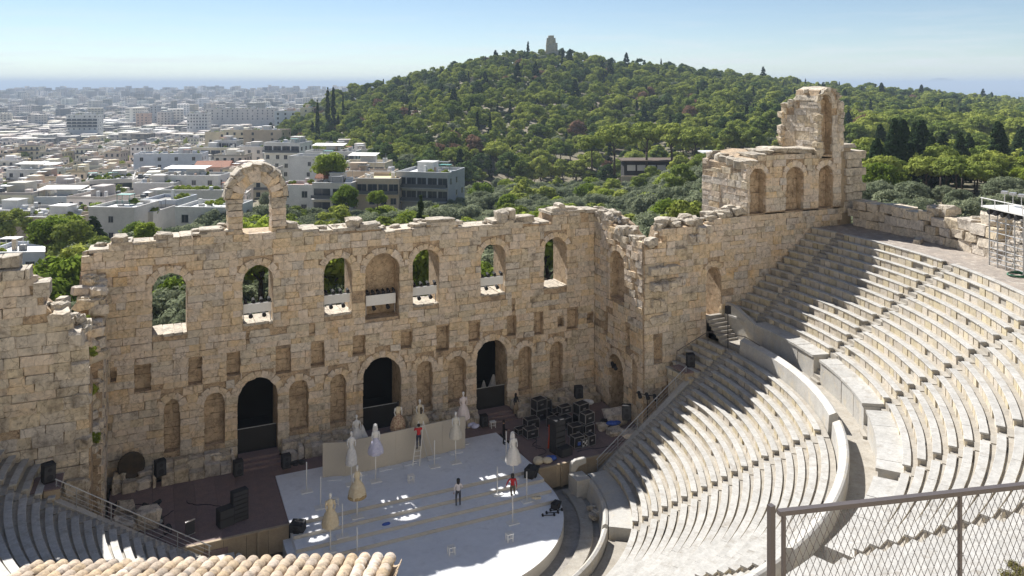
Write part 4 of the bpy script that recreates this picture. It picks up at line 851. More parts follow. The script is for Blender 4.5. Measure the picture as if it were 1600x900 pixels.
def GB(px, yrow, pytop, body, label, length=1.1, **k):   # behind the panel: feet on the floor in the row y
    d = ray(px, 700); t = (yrow - CAMY) / d[1]; p = Vector((CAMX + t * d[0], yrow, ZF)); h = top_h(p, pytop); gown(p, max(.3, h - length - .83), body, label, length=length, **k)
GB(557, -4.05, 648, DM['silver'], 'silvery gown with long train behind the left part of the cream panel', .95, skirt=.42, train=True)
G(549, 757, 674, DM['silver'], 'narrow pleated white gown on a pole before the panel, leftmost', 1.25, skirt=.36)
G(587, 752, 664, DM['lav'], 'lavender tulle tutu dress with veil before the panel', 1.0, skirt=.48, short=True, veil=DM['silver'], bodice=DM['white'])
GB(622, -4.0, 627, DM['floral'], 'floral print ball gown with dark head behind the panel', 1.05, skirt=.52, head='hair', bodice=DM['cream'])
GB(656, -3.9, 624, DM['cream'], 'cream ball gown laced down the back, above the ladder', 1.0, skirt=.66, lace=True)
GB(724, -3.9, 612, DM['pink'], 'blush white puffed gown at the right end of the panel', 1.05, skirt=.46, sleeve=True)
G(712, 723, 643, DM['greycream'], 'grey-cream puff skirt dress on a pole right of the ladder', .95, skirt=.42, short=True)
G(558, 808, 727, DM['cream'], 'cream dress with patterned brown hem on a pole, second nearest', 1.05, skirt=.52, hem=DM['hem'])
G(516, 861, 770, DM['cream'], 'short-sleeved cream dress with headpiece on the nearest pole', 1.0, skirt=.46, sleeve=True)
G(802, 748, 676, DM['white'], 'white wedding dress with veil near the right edge of the platform', 1.1, skirt=.5, veil=DM['silver'])
def lean(px, py, z):  # gown propped inside the right doorway
    p = onz(px, py, z); t = thing('propped_gown', 'white gown spread against the jamb of the right doorway', 'dress', tuple(p))
    mb = MB(); mb.lathe(p, [(.75, 0), (.6, .4), (.35, 1.0), (.15, 1.5), (.06, 1.7)], 20, 1.0, .6, .07); mb.build('skirt', DM['silver'], t, smooth=True)
    mb = MB(); mb.lathe(p + Vector((-.8, .1, 0)), [(.5, 0), (.35, .5), (.15, 1.1), (.05, 1.3)], 16, .8, .6, .07); mb.build('train', DM['white'], t, smooth=True)
    q = onz(775, 625, .35); b = thing('cloth_bundle', 'white cloth bundle on the floor of the right doorway', 'cloth', tuple(q)); mb = MB(); mb.lathe(q, [(.3, 0), (.42, .1), (.36, .24), (.12, .3)], 12, 1.2, .9, .1); mb.build('fold', DM['silver'], b, smooth=True)
lean(771, 618, .3)
for px, py, pt, t in ((479, 768, 722, 'at the far left of the platform'), (501, 793, 745, 'at the left end of the panel'), (535, 838, 787, 'between the two cream dresses'), (558, 866, 824, 'partly hidden by the roof tiles'), (679, 729, 688, 'right of the ladder'), (791, 716, 674, 'by the right rear corner'), (777, 772, 729, 'behind the person in red'), (823, 783, 737, 'beside the right black speaker'), (801, 817, 772, 'in front of the person in red')):
    p = on_stage(px, py); s = thing('empty_stand', 'bare white pole on a square base ' + t, 'stand', tuple(p), 'empty costume stands'); stand(s, p, top_h(p, pt))
for px, py, t in ((642, 753, 'in front of the panel'), (705, 866, 'nearest the front'), (796, 845, 'near the right front'), (524, 790, 'behind the short-sleeved dress'), (770, 668, 'by the right rear corner')):
    p = on_stage(px, py); s = thing('white_stool', 'small white slatted stool ' + t, 'stool', tuple(p), 'white stools on the platform')
    for dx in (-.16, .16):
        for dy in (-.14, .14): mb = MB(); mb.bar((p.x + dx, p.y + dy, p.z), (p.x + dx, p.y + dy, p.z + .42), .04); mb.build('leg', M['white'], s)
    for k in range(3): mb = MB(); mb.box((p.x, p.y - .13 + .13 * k, p.z + .44), (.42, .1, .035)); mb.build('seat_slat', M['white'], s)
    mb = MB(); mb.bar((p.x - .16, p.y - .14, p.z + .2), (p.x + .16, p.y - .14, p.z + .2), .03); mb.build('stretcher', M['white'], s)
# ladder
p = on_stage(650, 728); L = thing('step_ladder', 'white aluminium step ladder leaning open in front of the panel', 'ladder', tuple(p)); top = Vector((p.x + .45, p.y + .35, p.z + 2.75)); w = Vector((.22, -.06, 0))
for s in (-1, 1):
    mb = MB(); mb.bar(p + w * s, top + w * s * .7, .05); mb.build('rail', M['white'], L)
    mb = MB(); mb.bar(top + w * s * .7, p + Vector((1.15, .15, 0)) + w * s, .035); mb.build('rear_leg', M['alu'], L)
for k in range(1, 9):
    f = k / 9; m = p.lerp(top, f); mb = MB(); mb.bar(m - w * (1 - .3 * f), m + w * (1 - .3 * f), .07, .03); mb.build('rung', M['white'], L)

# ------------------------------------------------------------------ people
def person(label, base, height, face, mats, pose, hair='short', skirt=False):
    """one skinned body; mats = (top, legs, shoes); pose maps joints to positions in metres for a 1.7 m figure, x right, -y front"""
    k = height / 1.7
    J = dict(pelvis=(0, 0, .93), waist=(0, 0, 1.08), chest=(0, -.01, 1.28), neck=(0, 0, 1.44), head0=(0, -.01, 1.50), head1=(0, -.02, 1.58), head2=(0, -.01, 1.66),
             hipL=(-.10, 0, .90), kneeL=(-.11, -.02, .50), ankL=(-.11, .02, .09), toeL=(-.12, -.14, .04), hipR=(.10, 0, .90), kneeR=(.11, -.02, .50), ankR=(.11, .02, .09), toeR=(.12, -.14, .04),
             shL=(-.18, 0, 1.38), elL=(-.24, .02, 1.10), wrL=(-.25, -.06, .86), haL=(-.25, -.08, .78), shR=(.18, 0, 1.38), elR=(.24, .02, 1.10), wrR=(.25, -.06, .86), haR=(.25, -.08, .78))
    J.update(pose)
    Rr = dict(pelvis=.135, waist=.115, chest=.145, neck=.055, head0=.06, head1=.092, head2=.07, hipL=.095, hipR=.095, kneeL=.06, kneeR=.06, ankL=.042, ankR=.042, toeL=.035, toeR=.035, shL=.062, shR=.062, elL=.042, elR=.042, wrL=.03, wrR=.03, haL=.034, haR=.034)
    E = [('pelvis', 'waist'), ('waist', 'chest'), ('chest', 'neck'), ('neck', 'head0'), ('head0', 'head1'), ('head1', 'head2')]
    for s in 'LR': E += [('pelvis', 'hip' + s), ('hip' + s, 'knee' + s), ('knee' + s, 'ank' + s), ('ank' + s, 'toe' + s), ('chest', 'sh' + s), ('sh' + s, 'el' + s), ('el' + s, 'wr' + s), ('wr' + s, 'ha' + s)]
    names_ = list(J); idx = {n: i for i, n in enumerate(names_)}
    me = bpy.data.meshes.new('body_rig'); me.from_pydata([J[n] for n in names_], [(idx[a], idx[b]) for a, b in E], []); o = bpy.data.objects.new('body_rig', me); link(o)
    o.modifiers.new('s', 'SKIN'); sv = me.skin_vertices[0].data
    for n in names_: sv[idx[n]].radius = (Rr[n], Rr[n] * (.72 if n in ('pelvis', 'waist', 'chest') else 1)); sv[idx[n]].use_root = n == 'pelvis'
    sd_ = o.modifiers.new('d', 'SUBSURF'); sd_.levels = 2; sd_.render_levels = 2
    dg = bpy.context.evaluated_depsgraph_get(); dg.update(); body = bpy.data.meshes.new_from_object(o.evaluated_get(dg)); bpy.data.objects.remove(o)
    bm = bmesh.new(); bm.from_mesh(body)
    for s in 'LR':                                           # fingers and thumb
        h = Vector(J['ha' + s]); w_ = Vector(J['wr' + s]); d = (h - w_).normalized(); side = d.cross(Vector((0, 1, .2))).normalized(); bend = Vector((0, -1, 0)) - d * d.dot(Vector((0, -1, 0))); bend = bend.normalized() if bend.length > .01 else Vector((0, 0, -1))
        for q, (off, ln, r) in enumerate(((-.026, .065, .009), (-.009, .075, .0095), (.009, .07, .009), (.026, .055, .008), (.034, .05, .010))):
            a = h + side * off + d * (.012 if q < 4 else -.03); mid = a + d * ln * .55 + (side * .02 if q == 4 else Vector()); tip = mid + (d * .6 + bend * .6).normalized() * ln * .45; prev = None
            for P, R in ((a, r), (mid, r), (tip, r * .7)):
                x = d.orthogonal().normalized(); y = d.cross(x); rg = [bm.verts.new(P + (x * math.cos(t) + y * math.sin(t)) * R) for t in (0, 1.26, 2.51, 3.77, 5.03)]
                if prev:
                    for i in range(5): bm.faces.new((prev[i], prev[(i + 1) % 5], rg[(i + 1) % 5], rg[i]))
                prev = rg
            bm.faces.new(prev)
    hc = Vector(J['head1'])                                   # nose, ears
    for off, sz in (((0, -.095, -.005), (.014, .022, .02)), ((-.088, .005, 0), (.01, .02, .03)), ((.088, .005, 0), (.01, .02, .03))):
        v = bmesh.ops.create_icosphere(bm, subdivisions=1, radius=1)['verts']
        for q in v: q.co = Vector((q.co.x * sz[0], q.co.y * sz[1], q.co.z * sz[2])) + hc + Vector(off)
    segs_ = [(Vector(J[a]), Vector(J[b]), a, b) for a, b in E]
    bm.faces.ensure_lookup_table()
    for f in bm.faces:
        c = f.calc_center_median(); best = min(segs_, key=lambda s: (c - s[0] - (s[1] - s[0]) * min(1, max(0, (c - s[0]).dot(s[1] - s[0]) / max(1e-6, (s[1] - s[0]).length_squared)))).length); n = best[3]
        f.smooth = True
        if n.startswith('head'): f.material_index = 0
        elif n[:2] in ('ha',): f.material_index = 0
        elif n[:2] == 'wr': f.material_index = 1
        elif n.startswith('toe'): f.material_index = 3
        elif n[:3] in ('kne', 'ank') or n.startswith('hip'): f.material_index = 2
        elif n == 'waist' and c.z < J['pelvis'][2] + .06: f.material_index = 2
        else: f.material_index = 1
        if best[2] == 'neck' and n == 'head0': f.material_index = 0
        if len(f.verts) == 5 or (f.calc_area() < 2.2e-4 and n.startswith('ha')): f.material_index = 0
    body.materials.clear()
    for m_ in (M['skin'], *mats): body.materials.append(m_)
    bm.to_mesh(body); bm.free()
    t = thing('person', label, 'person', tuple(base), None, face); t.scale = (k, k, k)
    b = link(bpy.data.objects.new('body', body)); b.parent = t
    mb = MB(); cs = hc
    if hair == 'long': mb.lathe(cs + Vector((0, .025, -.25)), [(.07, 0), (.10, .1), (.108, .22), (.112, .3), (.09, .37), (.03, .4)], 14, 1, .9)
    else: mb.lathe(cs + Vector((0, .022, -.02)), [(.085, -.04), (.102, .02), (.103, .06), (.085, .11), (.03, .135)], 14, 1, 1.0)
    mb.build('hair', M['hair'], t, smooth=True, world=False)
    mb = MB()
    for s in (-1, 1): mb.box((cs.x + s * .032, cs.y - .088, cs.z + .02), (.022, .01, .01))
    mb.build('eyes', M['hair'], t, world=False); mb = MB(); mb.box((cs.x, cs.y - .083, cs.z - .045), (.04, .012, .01)); mb.build('mouth', DM['hem'], t, world=False)
    if skirt: mb = MB(); mb.lathe((0, 0, .42), [(.26, 0), (.24, .2), (.19, .4), (.14, .58)], 16, 1, .8); mb.build('skirt', skirt, t, smooth=True, world=False)
    return t
PM = {'wshirt': cloth('white_shirt', (.66, .62, .64)), 'jean': cloth('dark_jeans', (.06, .065, .08)), 'redj': cloth('red_jacket', (.50, .035, .04)), 'blk': cloth('black_clothes', (.02, .02, .022)), 'khaki': cloth('khaki_trousers', (.13, .11, .085)), 'navy': cloth('navy_trousers', (.03, .035, .06)), 'beige': cloth('beige_skirt', (.32, .25, .17))}
toward = math.atan2(CAMX, -CAMY)   # rotation that turns the front (-y) toward the camera side
person('woman in white shirt and dark trousers standing on the platform, seen from behind', on_stage(716, 791), 1.68, math.radians(170), (PM['wshirt'], PM['jean'], PM['blk']), dict(elL=(-.27, -.04, 1.12), wrL=(-.16, -.16, .98), haL=(-.10, -.19, .96), kneeR=(.12, -.08, .5), ankR=(.13, .02, .09)), 'long')
person('person in red jacket and dark trousers walking at the right of the platform', on_stage(801, 782), 1.68, math.radians(-20), (PM['redj'], PM['khaki'], PM['blk']), dict(elL=(-.34, .0, 1.14), wrL=(-.42, -.1, .98), haL=(-.46, -.13, .93), kneeL=(-.1, -.14, .5), ankL=(-.1, -.1, .09), toeL=(-.1, -.25, .04), kneeR=(.11, .05, .5), ankR=(.11, .2, .11), toeR=(.11, .08, .04)), 'long')
lp = on_stage(650, 728); lt = Vector((lp.x + .17, lp.y - .06, lp.z + 1.08))
person('man in red shirt and dark trousers standing high on the step ladder', lt, 1.72, math.radians(175), (PM['redj'], PM['navy'], PM['blk']), dict(elL=(-.25, -.16, 1.22), wrL=(-.16, -.36, 1.28), haL=(-.12, -.43, 1.30), elR=(.25, -.16, 1.22), wrR=(.16, -.36, 1.30), haR=(.12, -.43, 1.32), kneeL=(-.12, -.16, .58), ankL=(-.11, -.06, .2), toeL=(-.11, -.22, .17)), 'short')
person('person in black top and beige skirt standing on the steps of the right doorway', Vector((10.05, -1.3, .15)), 1.65, math.radians(30), (PM['blk'], PM['beige'], PM['blk']), dict(elR=(.27, -.02, 1.12), wrR=(.18, -.16, .98), haR=(.12, -.2, .98)), 'long', skirt=PM['beige'])
person('person all in black standing by the right rear corner of the platform', onz(787, 694, 0), 1.72, math.radians(60), (PM['blk'], PM['blk'], PM['blk']), dict(elL=(-.26, -.1, 1.14), wrL=(-.2, -.3, 1.08), haL=(-.18, -.37, 1.08)), 'short')

# ------------------------------------------------------------------ sound and light equipment
def speaker(label, p, w, d, h, rz, tilt=0, group=None):
    t = thing('loudspeaker', label, 'loudspeaker', tuple(p), group, rz); mb = MB()
    pr = [(-d / 2, 0), (d / 2, 0), (d / 2 * .9, h), (-d / 2 - tilt, h)]
    mb.prism([(-w / 2, a, b) for a, b in pr], (w, 0, 0)); recalc(mb.build('cabinet', M['black'], t, world=False).data)
    mb = MB(); mb.prism([(-w / 2 + .03, -d / 2 - .012 - tilt * .06, h * .08), (w / 2 - .03, -d / 2 - .012 - tilt * .06, h * .08), (w / 2 - .03, -d / 2 - .012 - tilt * .92, h * .93), (-w / 2 + .03, -d / 2 - .012 - tilt * .92, h * .93)], (0, .008, 0)); mb.build('grille', M['grille'], t, world=False)
    for zz, rr in ((h * .3, w * .3), (h * .72, w * .18)):
        mb = MB(); y = -d / 2 - .016 - tilt * zz / h; mb.tube((0, y, zz), (0, y - .012, zz), rr, rr * .9, 14); mb.build('cone', M['black'], t, world=False)
    mb = MB(); mb.bar((-.12, 0, h + .03), (.12, 0, h + .03), .03); mb.build('handle', M['black'], t, world=False)
    return t
for px, py, z, w, h, rz, t in ((250, 742, .95, .6, .95, .3, 'on the footing left of the left doorway'), (372, 742, .35, .55, .95, .2, 'at the left jamb of the left doorway'), (447, 730, .3, .55, .85, .1, 'at the right jamb of the left doorway'), (756, 665, .15, .5, .8, 0, 'at the left jamb of the right doorway'), (904, 621, 1.0, .6, .9, -.2, 'on the footing near the right corner'), (979, 655, 1.0, .65, 1.05, -.5, 'on the big loose block at right')):
    speaker('black loudspeaker ' + t, onz(px, py, z), w, .5, h, rz)
speaker('black wedge monitor at the left edge of the platform steps', on_stage(466, 829), .75, .55, .55, -.5, .22); speaker('black wedge monitor at the right edge of the platform steps', on_stage(829, 744), .8, .6, .6, .7, .22)
speaker('small black box lying at the rounded front edge of the platform', on_stage(868, 793), .55, .4, .35, .6, .1)
for sg, px, py, t in ((1, 1073, 583, 'right'), (-1, 103, 778, 'left')):
    x = 20.3 * sg; q = Vector((x, -9.0, 4.75)); b = thing('speaker_platform', 'small brown boarded platform on timber crates among the %s seats' % t, 'platform', (x, -9.0, 4.2))
    mb = MB(); mb.box((x, -9.0, 4.72), (1.8, 1.7, .07)); mb.build('top_board', M['deckwood'], b)
    for k in range(2): mb = MB(); mb.box((x - .5 + k, -9.55, 4.42), (.7, .5, .5)); mb.build('crate', M['proskwood'], b)
    speaker('black loudspeaker on the brown platform among the %s seats' % t, q + Vector((.25, .1, .02)), .55, .5, .95, -.4 * sg, .1)
# flight cases stacked on the right of the stage
CASES = [(842, 655, .95, .75, .8, 0), (842, 655, .95, .75, .75, .82), (830, 668, 1.0, .7, .7, 0), (852, 650, .7, .7, 1.3, 0), (864, 668, .7, .6, .75, 0), (829, 682, .9, .7, .6, 0), (882, 668, .9, .7, .8, 0), (882, 662, .9, .6, .5, .85), (908, 660, 1.0, .7, .7, 0), (908, 660, .95, .7, .75, .72), (899, 682, .9, .7, .85, 0), (917, 680, .8, .7, .85, 0), (917, 678, .85, .65, .7, .87), (902, 697, .8, .6, .75, 0), (911, 696, .7, .6, .6, 0), (921, 694, .6, .6, .7, 0), (815, 676, .9, .6, .35, 0), (870, 650, 1.2, .7, .45, 0)]
WH = ['on the floor at the back left of the stack', 'on top at the back left of the stack', 'in the left row', 'standing tall behind the stack', 'beside the black tower', 'low, front left of the stack', 'behind the black tower', 'lying on the case behind the tower', 'at the back right', 'open, on top at the back right', 'middle of the right row', 'right row, lower', 'right row, upper', 'front with blue panel', 'front with chequered face', 'front right', 'flat, leftmost', 'long flat case at the back']
for k, (px, py, w, d, h, z) in enumerate(CASES):
    p = onz(px, py, 0); p.z = z; t = thing('flight_case', 'black flight case with silver edges ' + WH[k], 'flight case', tuple(p), 'flight cases on the right of the stage', .15 + .1 * math.sin(k * 2.3))
    mb = MB(); mb.box((0, 0, h / 2 + .03), (w, d, h - .06)); mb.build('body', M['black'], t, world=False)
    mb = MB()
    for sx in (-1, 1):
        for sy in (-1, 1): mb.bar((sx * w / 2, sy * d / 2, .03), (sx * w / 2, sy * d / 2, h), .045)
        for zz in (.04, h): mb.bar((sx * w / 2, -d / 2, zz), (sx * w / 2, d / 2, zz), .04); mb.bar((-w / 2, sx * d / 2, zz), (w / 2, sx * d / 2, zz), .04)
    mb.build('edge_trim', M['alu'], t, world=False)
    mb = MB(); mb.box((0, -d / 2 - .012, h * .55), (w * .3, .02, .1)); mb.build('catch', M['alu'], t, world=False)
    if k == 13: mb = MB(); mb.box((.05, -d / 2 - .015, h * .4), (w * .5, .02, h * .3)); mb.build('blue_panel', M['blue'], t, world=False)
    if k == 14:
        for i in range(4):
            for j in range(3):
                if (i + j) % 2 == 0: mb = MB(); mb.box((-.22 + i * .15, -d / 2 - .015, .15 + j * .14), (.13, .015, .12)); mb.build('face_square', M['white'], t, world=False)
def tower(label, p, w, d, h, n, rz):
    t = thing('speaker_tower', label, 'loudspeaker', tuple(p), None, rz)
    for k in range(n): mb = MB(); mb.box((0, 0, h * (k + .5) / n), (w, d, h / n - .015)); mb.build('cabinet', M['black'], t, world=False); mb = MB(); mb.box((0, -d / 2 - .008, h * (k + .5) / n), (w - .08, .012, h / n - .07)); mb.build('grille', M['grille'], t, world=False)
tower('tall black line of speakers standing before the flight cases', onz(871, 706, 0), .85, .7, 2.3, 6, .2); tower('low black speaker rack beside the tall one at right', onz(882, 711, 0), .9, .6, .55, 1, .2)
tower('tall black perforated speaker column on the left stage deck', onz(374, 812, 0), .9, .45, 1.75, 7, .3); tower('squat black cabinet beside the left speaker column', onz(352, 820, 0), .85, .6, 1.0, 2, .3)
o = onz(297, 836, 0); t = thing('folded_sign', 'small dark board in a white frame leaning on the left deck', 'board', tuple(o)); mb = MB(); mb.box((o.x, o.y, .4), (.5, .06, .8), .4); mb.build('board', M['grille'], t)
mb = MB(); mb.box((o.x, o.y, .8), (.56, .08, .05), .4); mb.box((o.x, o.y, .03), (.56, .08, .05), .4); mb.build('frame', M['alu'], t)
rq = random.Random(9)
for k, (px, py) in enumerate(((182, 798), (205, 806), (228, 800), (246, 795), (250, 820), (262, 834), (215, 822))):
    p = onz(px, py, 0); t = thing('stage_lamp', ('first', 'second', 'third', 'fourth', 'fifth', 'sixth', 'seventh')[k] + ' black stage lamp in the left stage corner clutter, counted from far left', 'lamp', tuple(p), 'stage lamps in the left corner', rq.uniform(0, 6)); mb = MB(); mb.tube((0, -.2, .3), (0, .2, .42), .16, .12, 12); mb.build('housing', M['black'], t, world=False)
    mb = MB(); mb.bar((-.2, 0, .02), (-.2, 0, .4), .03); mb.bar((.2, 0, .02), (.2, 0, .4), .03); mb.bar((-.2, 0, .02), (.2, 0, .02), .06); mb.build('yoke', M['black'], t, world=False); mb = MB(); mb.tube((0, -.215, .296), (0, -.2, .3), .14, n=12); mb.build('lens', M['lens'], t, world=False)
def bundle(name, label, px, py, z, m, s, cat):
    p = onz(px, py, z); t = thing(name, label, cat, tuple(p)); r = random.Random(px)
    for k in range(4): mb = MB(); mb.lathe(p + Vector((r.uniform(-.3, .3) * s, r.uniform(-.2, .2) * s, 0)), [(.2 * s, 0), (.28 * s, .08 * s), (.22 * s, .2 * s), (.05 * s, .27 * s)], 9, r.uniform(.8, 1.5), r.uniform(.7, 1.1), .15); mb.build('fold', m, t, smooth=True)
bundle('cloth_heap', 'crumpled cream cloth on the stage edge at right', 846, 722, 0, DM['cream'], 1.2, 'cloth'); bundle('cloth_heap', 'folded blue cloth on the stage edge beside the cream cloth', 862, 717, 0, M['blue'], .9, 'cloth')
bundle('cloth_heap', 'bright blue bag on the ledge in the right stage corner', 958, 664, .3, M['blue'], 1.0, 'bag'); bundle('cloth_heap', 'white and dark clothes dropped on the footing near the right corner', 916, 632, .9, DM['silver'], 1.1, 'clothes'); bundle('cloth_heap', 'dark bag beside the bright blue bag', 947, 660, .3, M['black'], .9, 'bag')
bundle('cloth_heap', 'red coat lying over the flight cases', 902, 640, .7, M['red'], .8, 'coat'); bundle('cloth_heap', 'pale clothes on the footing left of the right doorway', 738, 667, .8, DM['lav'], .9, 'clothes'); bundle('cloth_heap', 'dark round bag on the footing right of the left doorway', 466, 724, .8, M['black'], .9, 'bag')
bundle('cloth_heap', 'small blue and white thing lying on the platform steps', 602, 820, -.4, M['blue'], .5, 'cloth'); bundle('cloth_heap', 'small straw hat coloured heap on the platform step at right', 838, 779, -.38, DM['cream'], .5, 'cloth')
for k in range(3):
    p = on_stage(857 + k * 6, 806 - k * 4); t = thing('metal_tool', ('first', 'second', 'third')[k] + ' dark bar tool lying on the platform at right, from the front', 'tool', tuple(p), None, -.35); mb = MB(); mb.tube((-.35, 0, .04), (.35, 0, .04), .025); mb.build('bar', M['black'], t, world=False)
    for s in (-1, 1): mb = MB(); mb.tube((s * .35, -.08, .06), (s * .35, .08, .06), .07, n=8); mb.build('end_weight', M['black'], t, world=False)
# orange cable drop and microphone stand
p = onz(858, 700, 0); mb = MB(); mb.tube(p + Vector((0, 0, 1.6)), p + Vector((.02, 0, .8)), .05); mb.tube(p + Vector((.02, 0, .8)), p + Vector((-.1, -.05, .02)), .06); tag(mb.build('orange_strap', plain('orange_webbing', (.60, .08, .02))), 'orange strap hanging down beside the tall black speakers', 'strap')
p = onz(838, 700, 0); t = thing('microphone_stand', 'thin black stand left of the tall black speakers', 'stand', tuple(p)); mb = MB(); mb.tube(p, p + Vector((0, 0, 1.5)), .015); mb.build('pole', M['black'], t)
for k in range(3): a = k * 2.1; mb = MB(); mb.tube(p + Vector((0, 0, .2)), p + Vector((.35 * math.cos(a), .35 * math.sin(a), .01)), .012); mb.build('leg', M['black'], t)
# lamp bars in the windows
def lampbar(x0, x1, z, label, n, y=.35, h=.62, legs=False):
    t = thing('lamp_bar', label, 'stage lights', ((x0 + x1) / 2, y, z)); mb = MB(); mb.box2((x0 + .08, y - .05, z + .75), (x1 - .08, y, z + .75 + h)); mb.build('white_board', M['white'], t)
    mb = MB(); mb.tube((x0 + .02, y + .1, z + .75 + h), (x1 - .02, y + .1, z + .75 + h), .04); mb.build('bar', M['black'], t)
    for k in range(n):
        x = x0 + .22 + (x1 - x0 - .44) * k / (n - 1); mb = MB(); mb.tube((x, y - .05, z + .9 + h), (x, y + .3, z + 1.02 + h), .13, .09, 10); mb.box((x, y + .08, z + .8 + h), (.06, .06, .2)); mb.build('lamp', M['black'], t)
    for k in (.28, .72):
        x = x0 + (x1 - x0) * k; mb = MB(); mb.tube((x, y - .15, z + .52), (x, y + .15, z + .62), .15, .11, 10); mb.build('lamp', M['black'], t)
    for x in (x0 + .12, x1 - .12): mb = MB(); mb.bar((x, y + .1, z + .05), (x, y + .1, z + .85 + h), .05); mb.build('upright', M['metal'], t)
for k, i in enumerate((1, 2, 3, 4)):
    w_ = WIN[i]; lampbar(w_[0], w_[1], w_[2], 'black lamps over a white board in the %s see-through window that has lamps' % ('first', 'second', 'third', 'fourth')[k], 4)
lampbar(-1.15, 1.22, 8.5, 'wide white board with six lamps in the closed central niche', 6, .5, .75)
def lamprow(label, p, d, n, m2=None, pole=0):
    t = thing('lamp_row', label, 'stage lights', tuple(p)); d = Vector(d); mb = MB(); mb.tube(p, Vector(p) + d, .035); mb.build('bar', M['black'], t)
    for k in range(n):
        q = Vector(p) + d * ((k + .5) / n); mb = MB(); mb.tube(q + Vector((-.12, -.28, -.14)), q + Vector((.05, .2, .02)), .15, .12, 12); mb.build('lamp', M['black'], t)
        mb = MB(); mb.tube(q + Vector((-.126, -.295, -.145)), q + Vector((-.12, -.28, -.14)), .135, n=12); mb.build('lens', m2 or M['lens'], t)
    if pole: mb = MB(); mb.tube(Vector(p) + d * .5, Vector(p) + d * .5 - Vector((0, 0, pole)), .03); mb.build('pole', M['black'], t)
p = ony(150, 462, -.6); lamprow('stack of five striped stage lamps at the broken left end of the stage wall', (p.x, -.5, p.z - 2.1), (0.02, 0, 2.1), 5, M['alu'])
lamprow('row of black lamps with pale housing along the right corner of the wall top', (18.1, -.5, 15.15), (.2, -2.6, -.5), 5, M['alu'])
lamprow('three black spotlights on a bar at the foot of the right pier', (16.7, -7.6, 3.0), (1.6, -.6, -.35), 3, M['black'], 2.8)
lamprow('two dark spotlights in the doorway head of the right return wall', (17.5, -3.0, 3.6), (0, -.7, -.1), 2, M['black'])
p = Vector((22.9, -10.2, 6.2)); t = thing('speaker_pole', 'small black loudspeaker on a thin pole by the diazoma doorway', 'loudspeaker', tuple(p)); mb = MB(); mb.tube(p, p + Vector((0, 0, 2.6)), .03); mb.build('pole', M['black'], t); mb = MB(); mb.box(p + Vector((0, 0, 2.75)), (.32, .3, .55)); mb.build('cabinet', M['black'], t)
h = thing('landing_rail', 'thin dark railing around the landing below the doorway', 'railing', (22.5, -11, 6.2)); pts = [(19.8, -8.3, 4.9), (21.9, -9.2, 6.3), (22.9, -10.2, 6.3), (23.6, -11.2, 6.3), (23.2, -13.2, 6.3)]
for a, b in zip(pts, pts[1:]):
    mb = MB(); mb.tube(Vector(a) + Vector((0, 0, .9)), Vector(b) + Vector((0, 0, .9)), .03); mb.build('rail', M['darkmetal'], h); mb = MB(); mb.tube(Vector(a), Vector(a) + Vector((0, 0, .9)), .025); mb.build('post', M['darkmetal'], h)

# cables lying about the boards
rc = random.Random(31)
for k, (x, y, l) in enumerate(((-16.5, -3.2, 'left corner, behind the lamps'), (-14.0, -5.0, 'left deck, middle'), (-11.2, -7.6, 'left deck, in front of the speaker column'), (9.4, -4.2, 'right deck, before the door steps'), (11.5, -8.3, 'right deck, along the front edge'), (13.6, -3.4, 'right deck, behind the flight cases'))):
    p = Vector((x, y, .02)); a = rc.uniform(0, 6.28); mb = MB()
    for i in range(26):
        a += rc.uniform(-.55, .55); q = p + Vector((math.cos(a) * .22, math.sin(a) * .16, 0)); q.x = min(max(q.x, -17.2), -8.2) if x < 0 else min(max(q.x, 8.2), 17.2); q.y = min(max(q.y, -9.1), -2.0); mb.tube(p, q, .02, n=6); p = q
    tag(mb.build('cable', M['black']), 'black cable trailing over the boards, ' + l, 'cable')
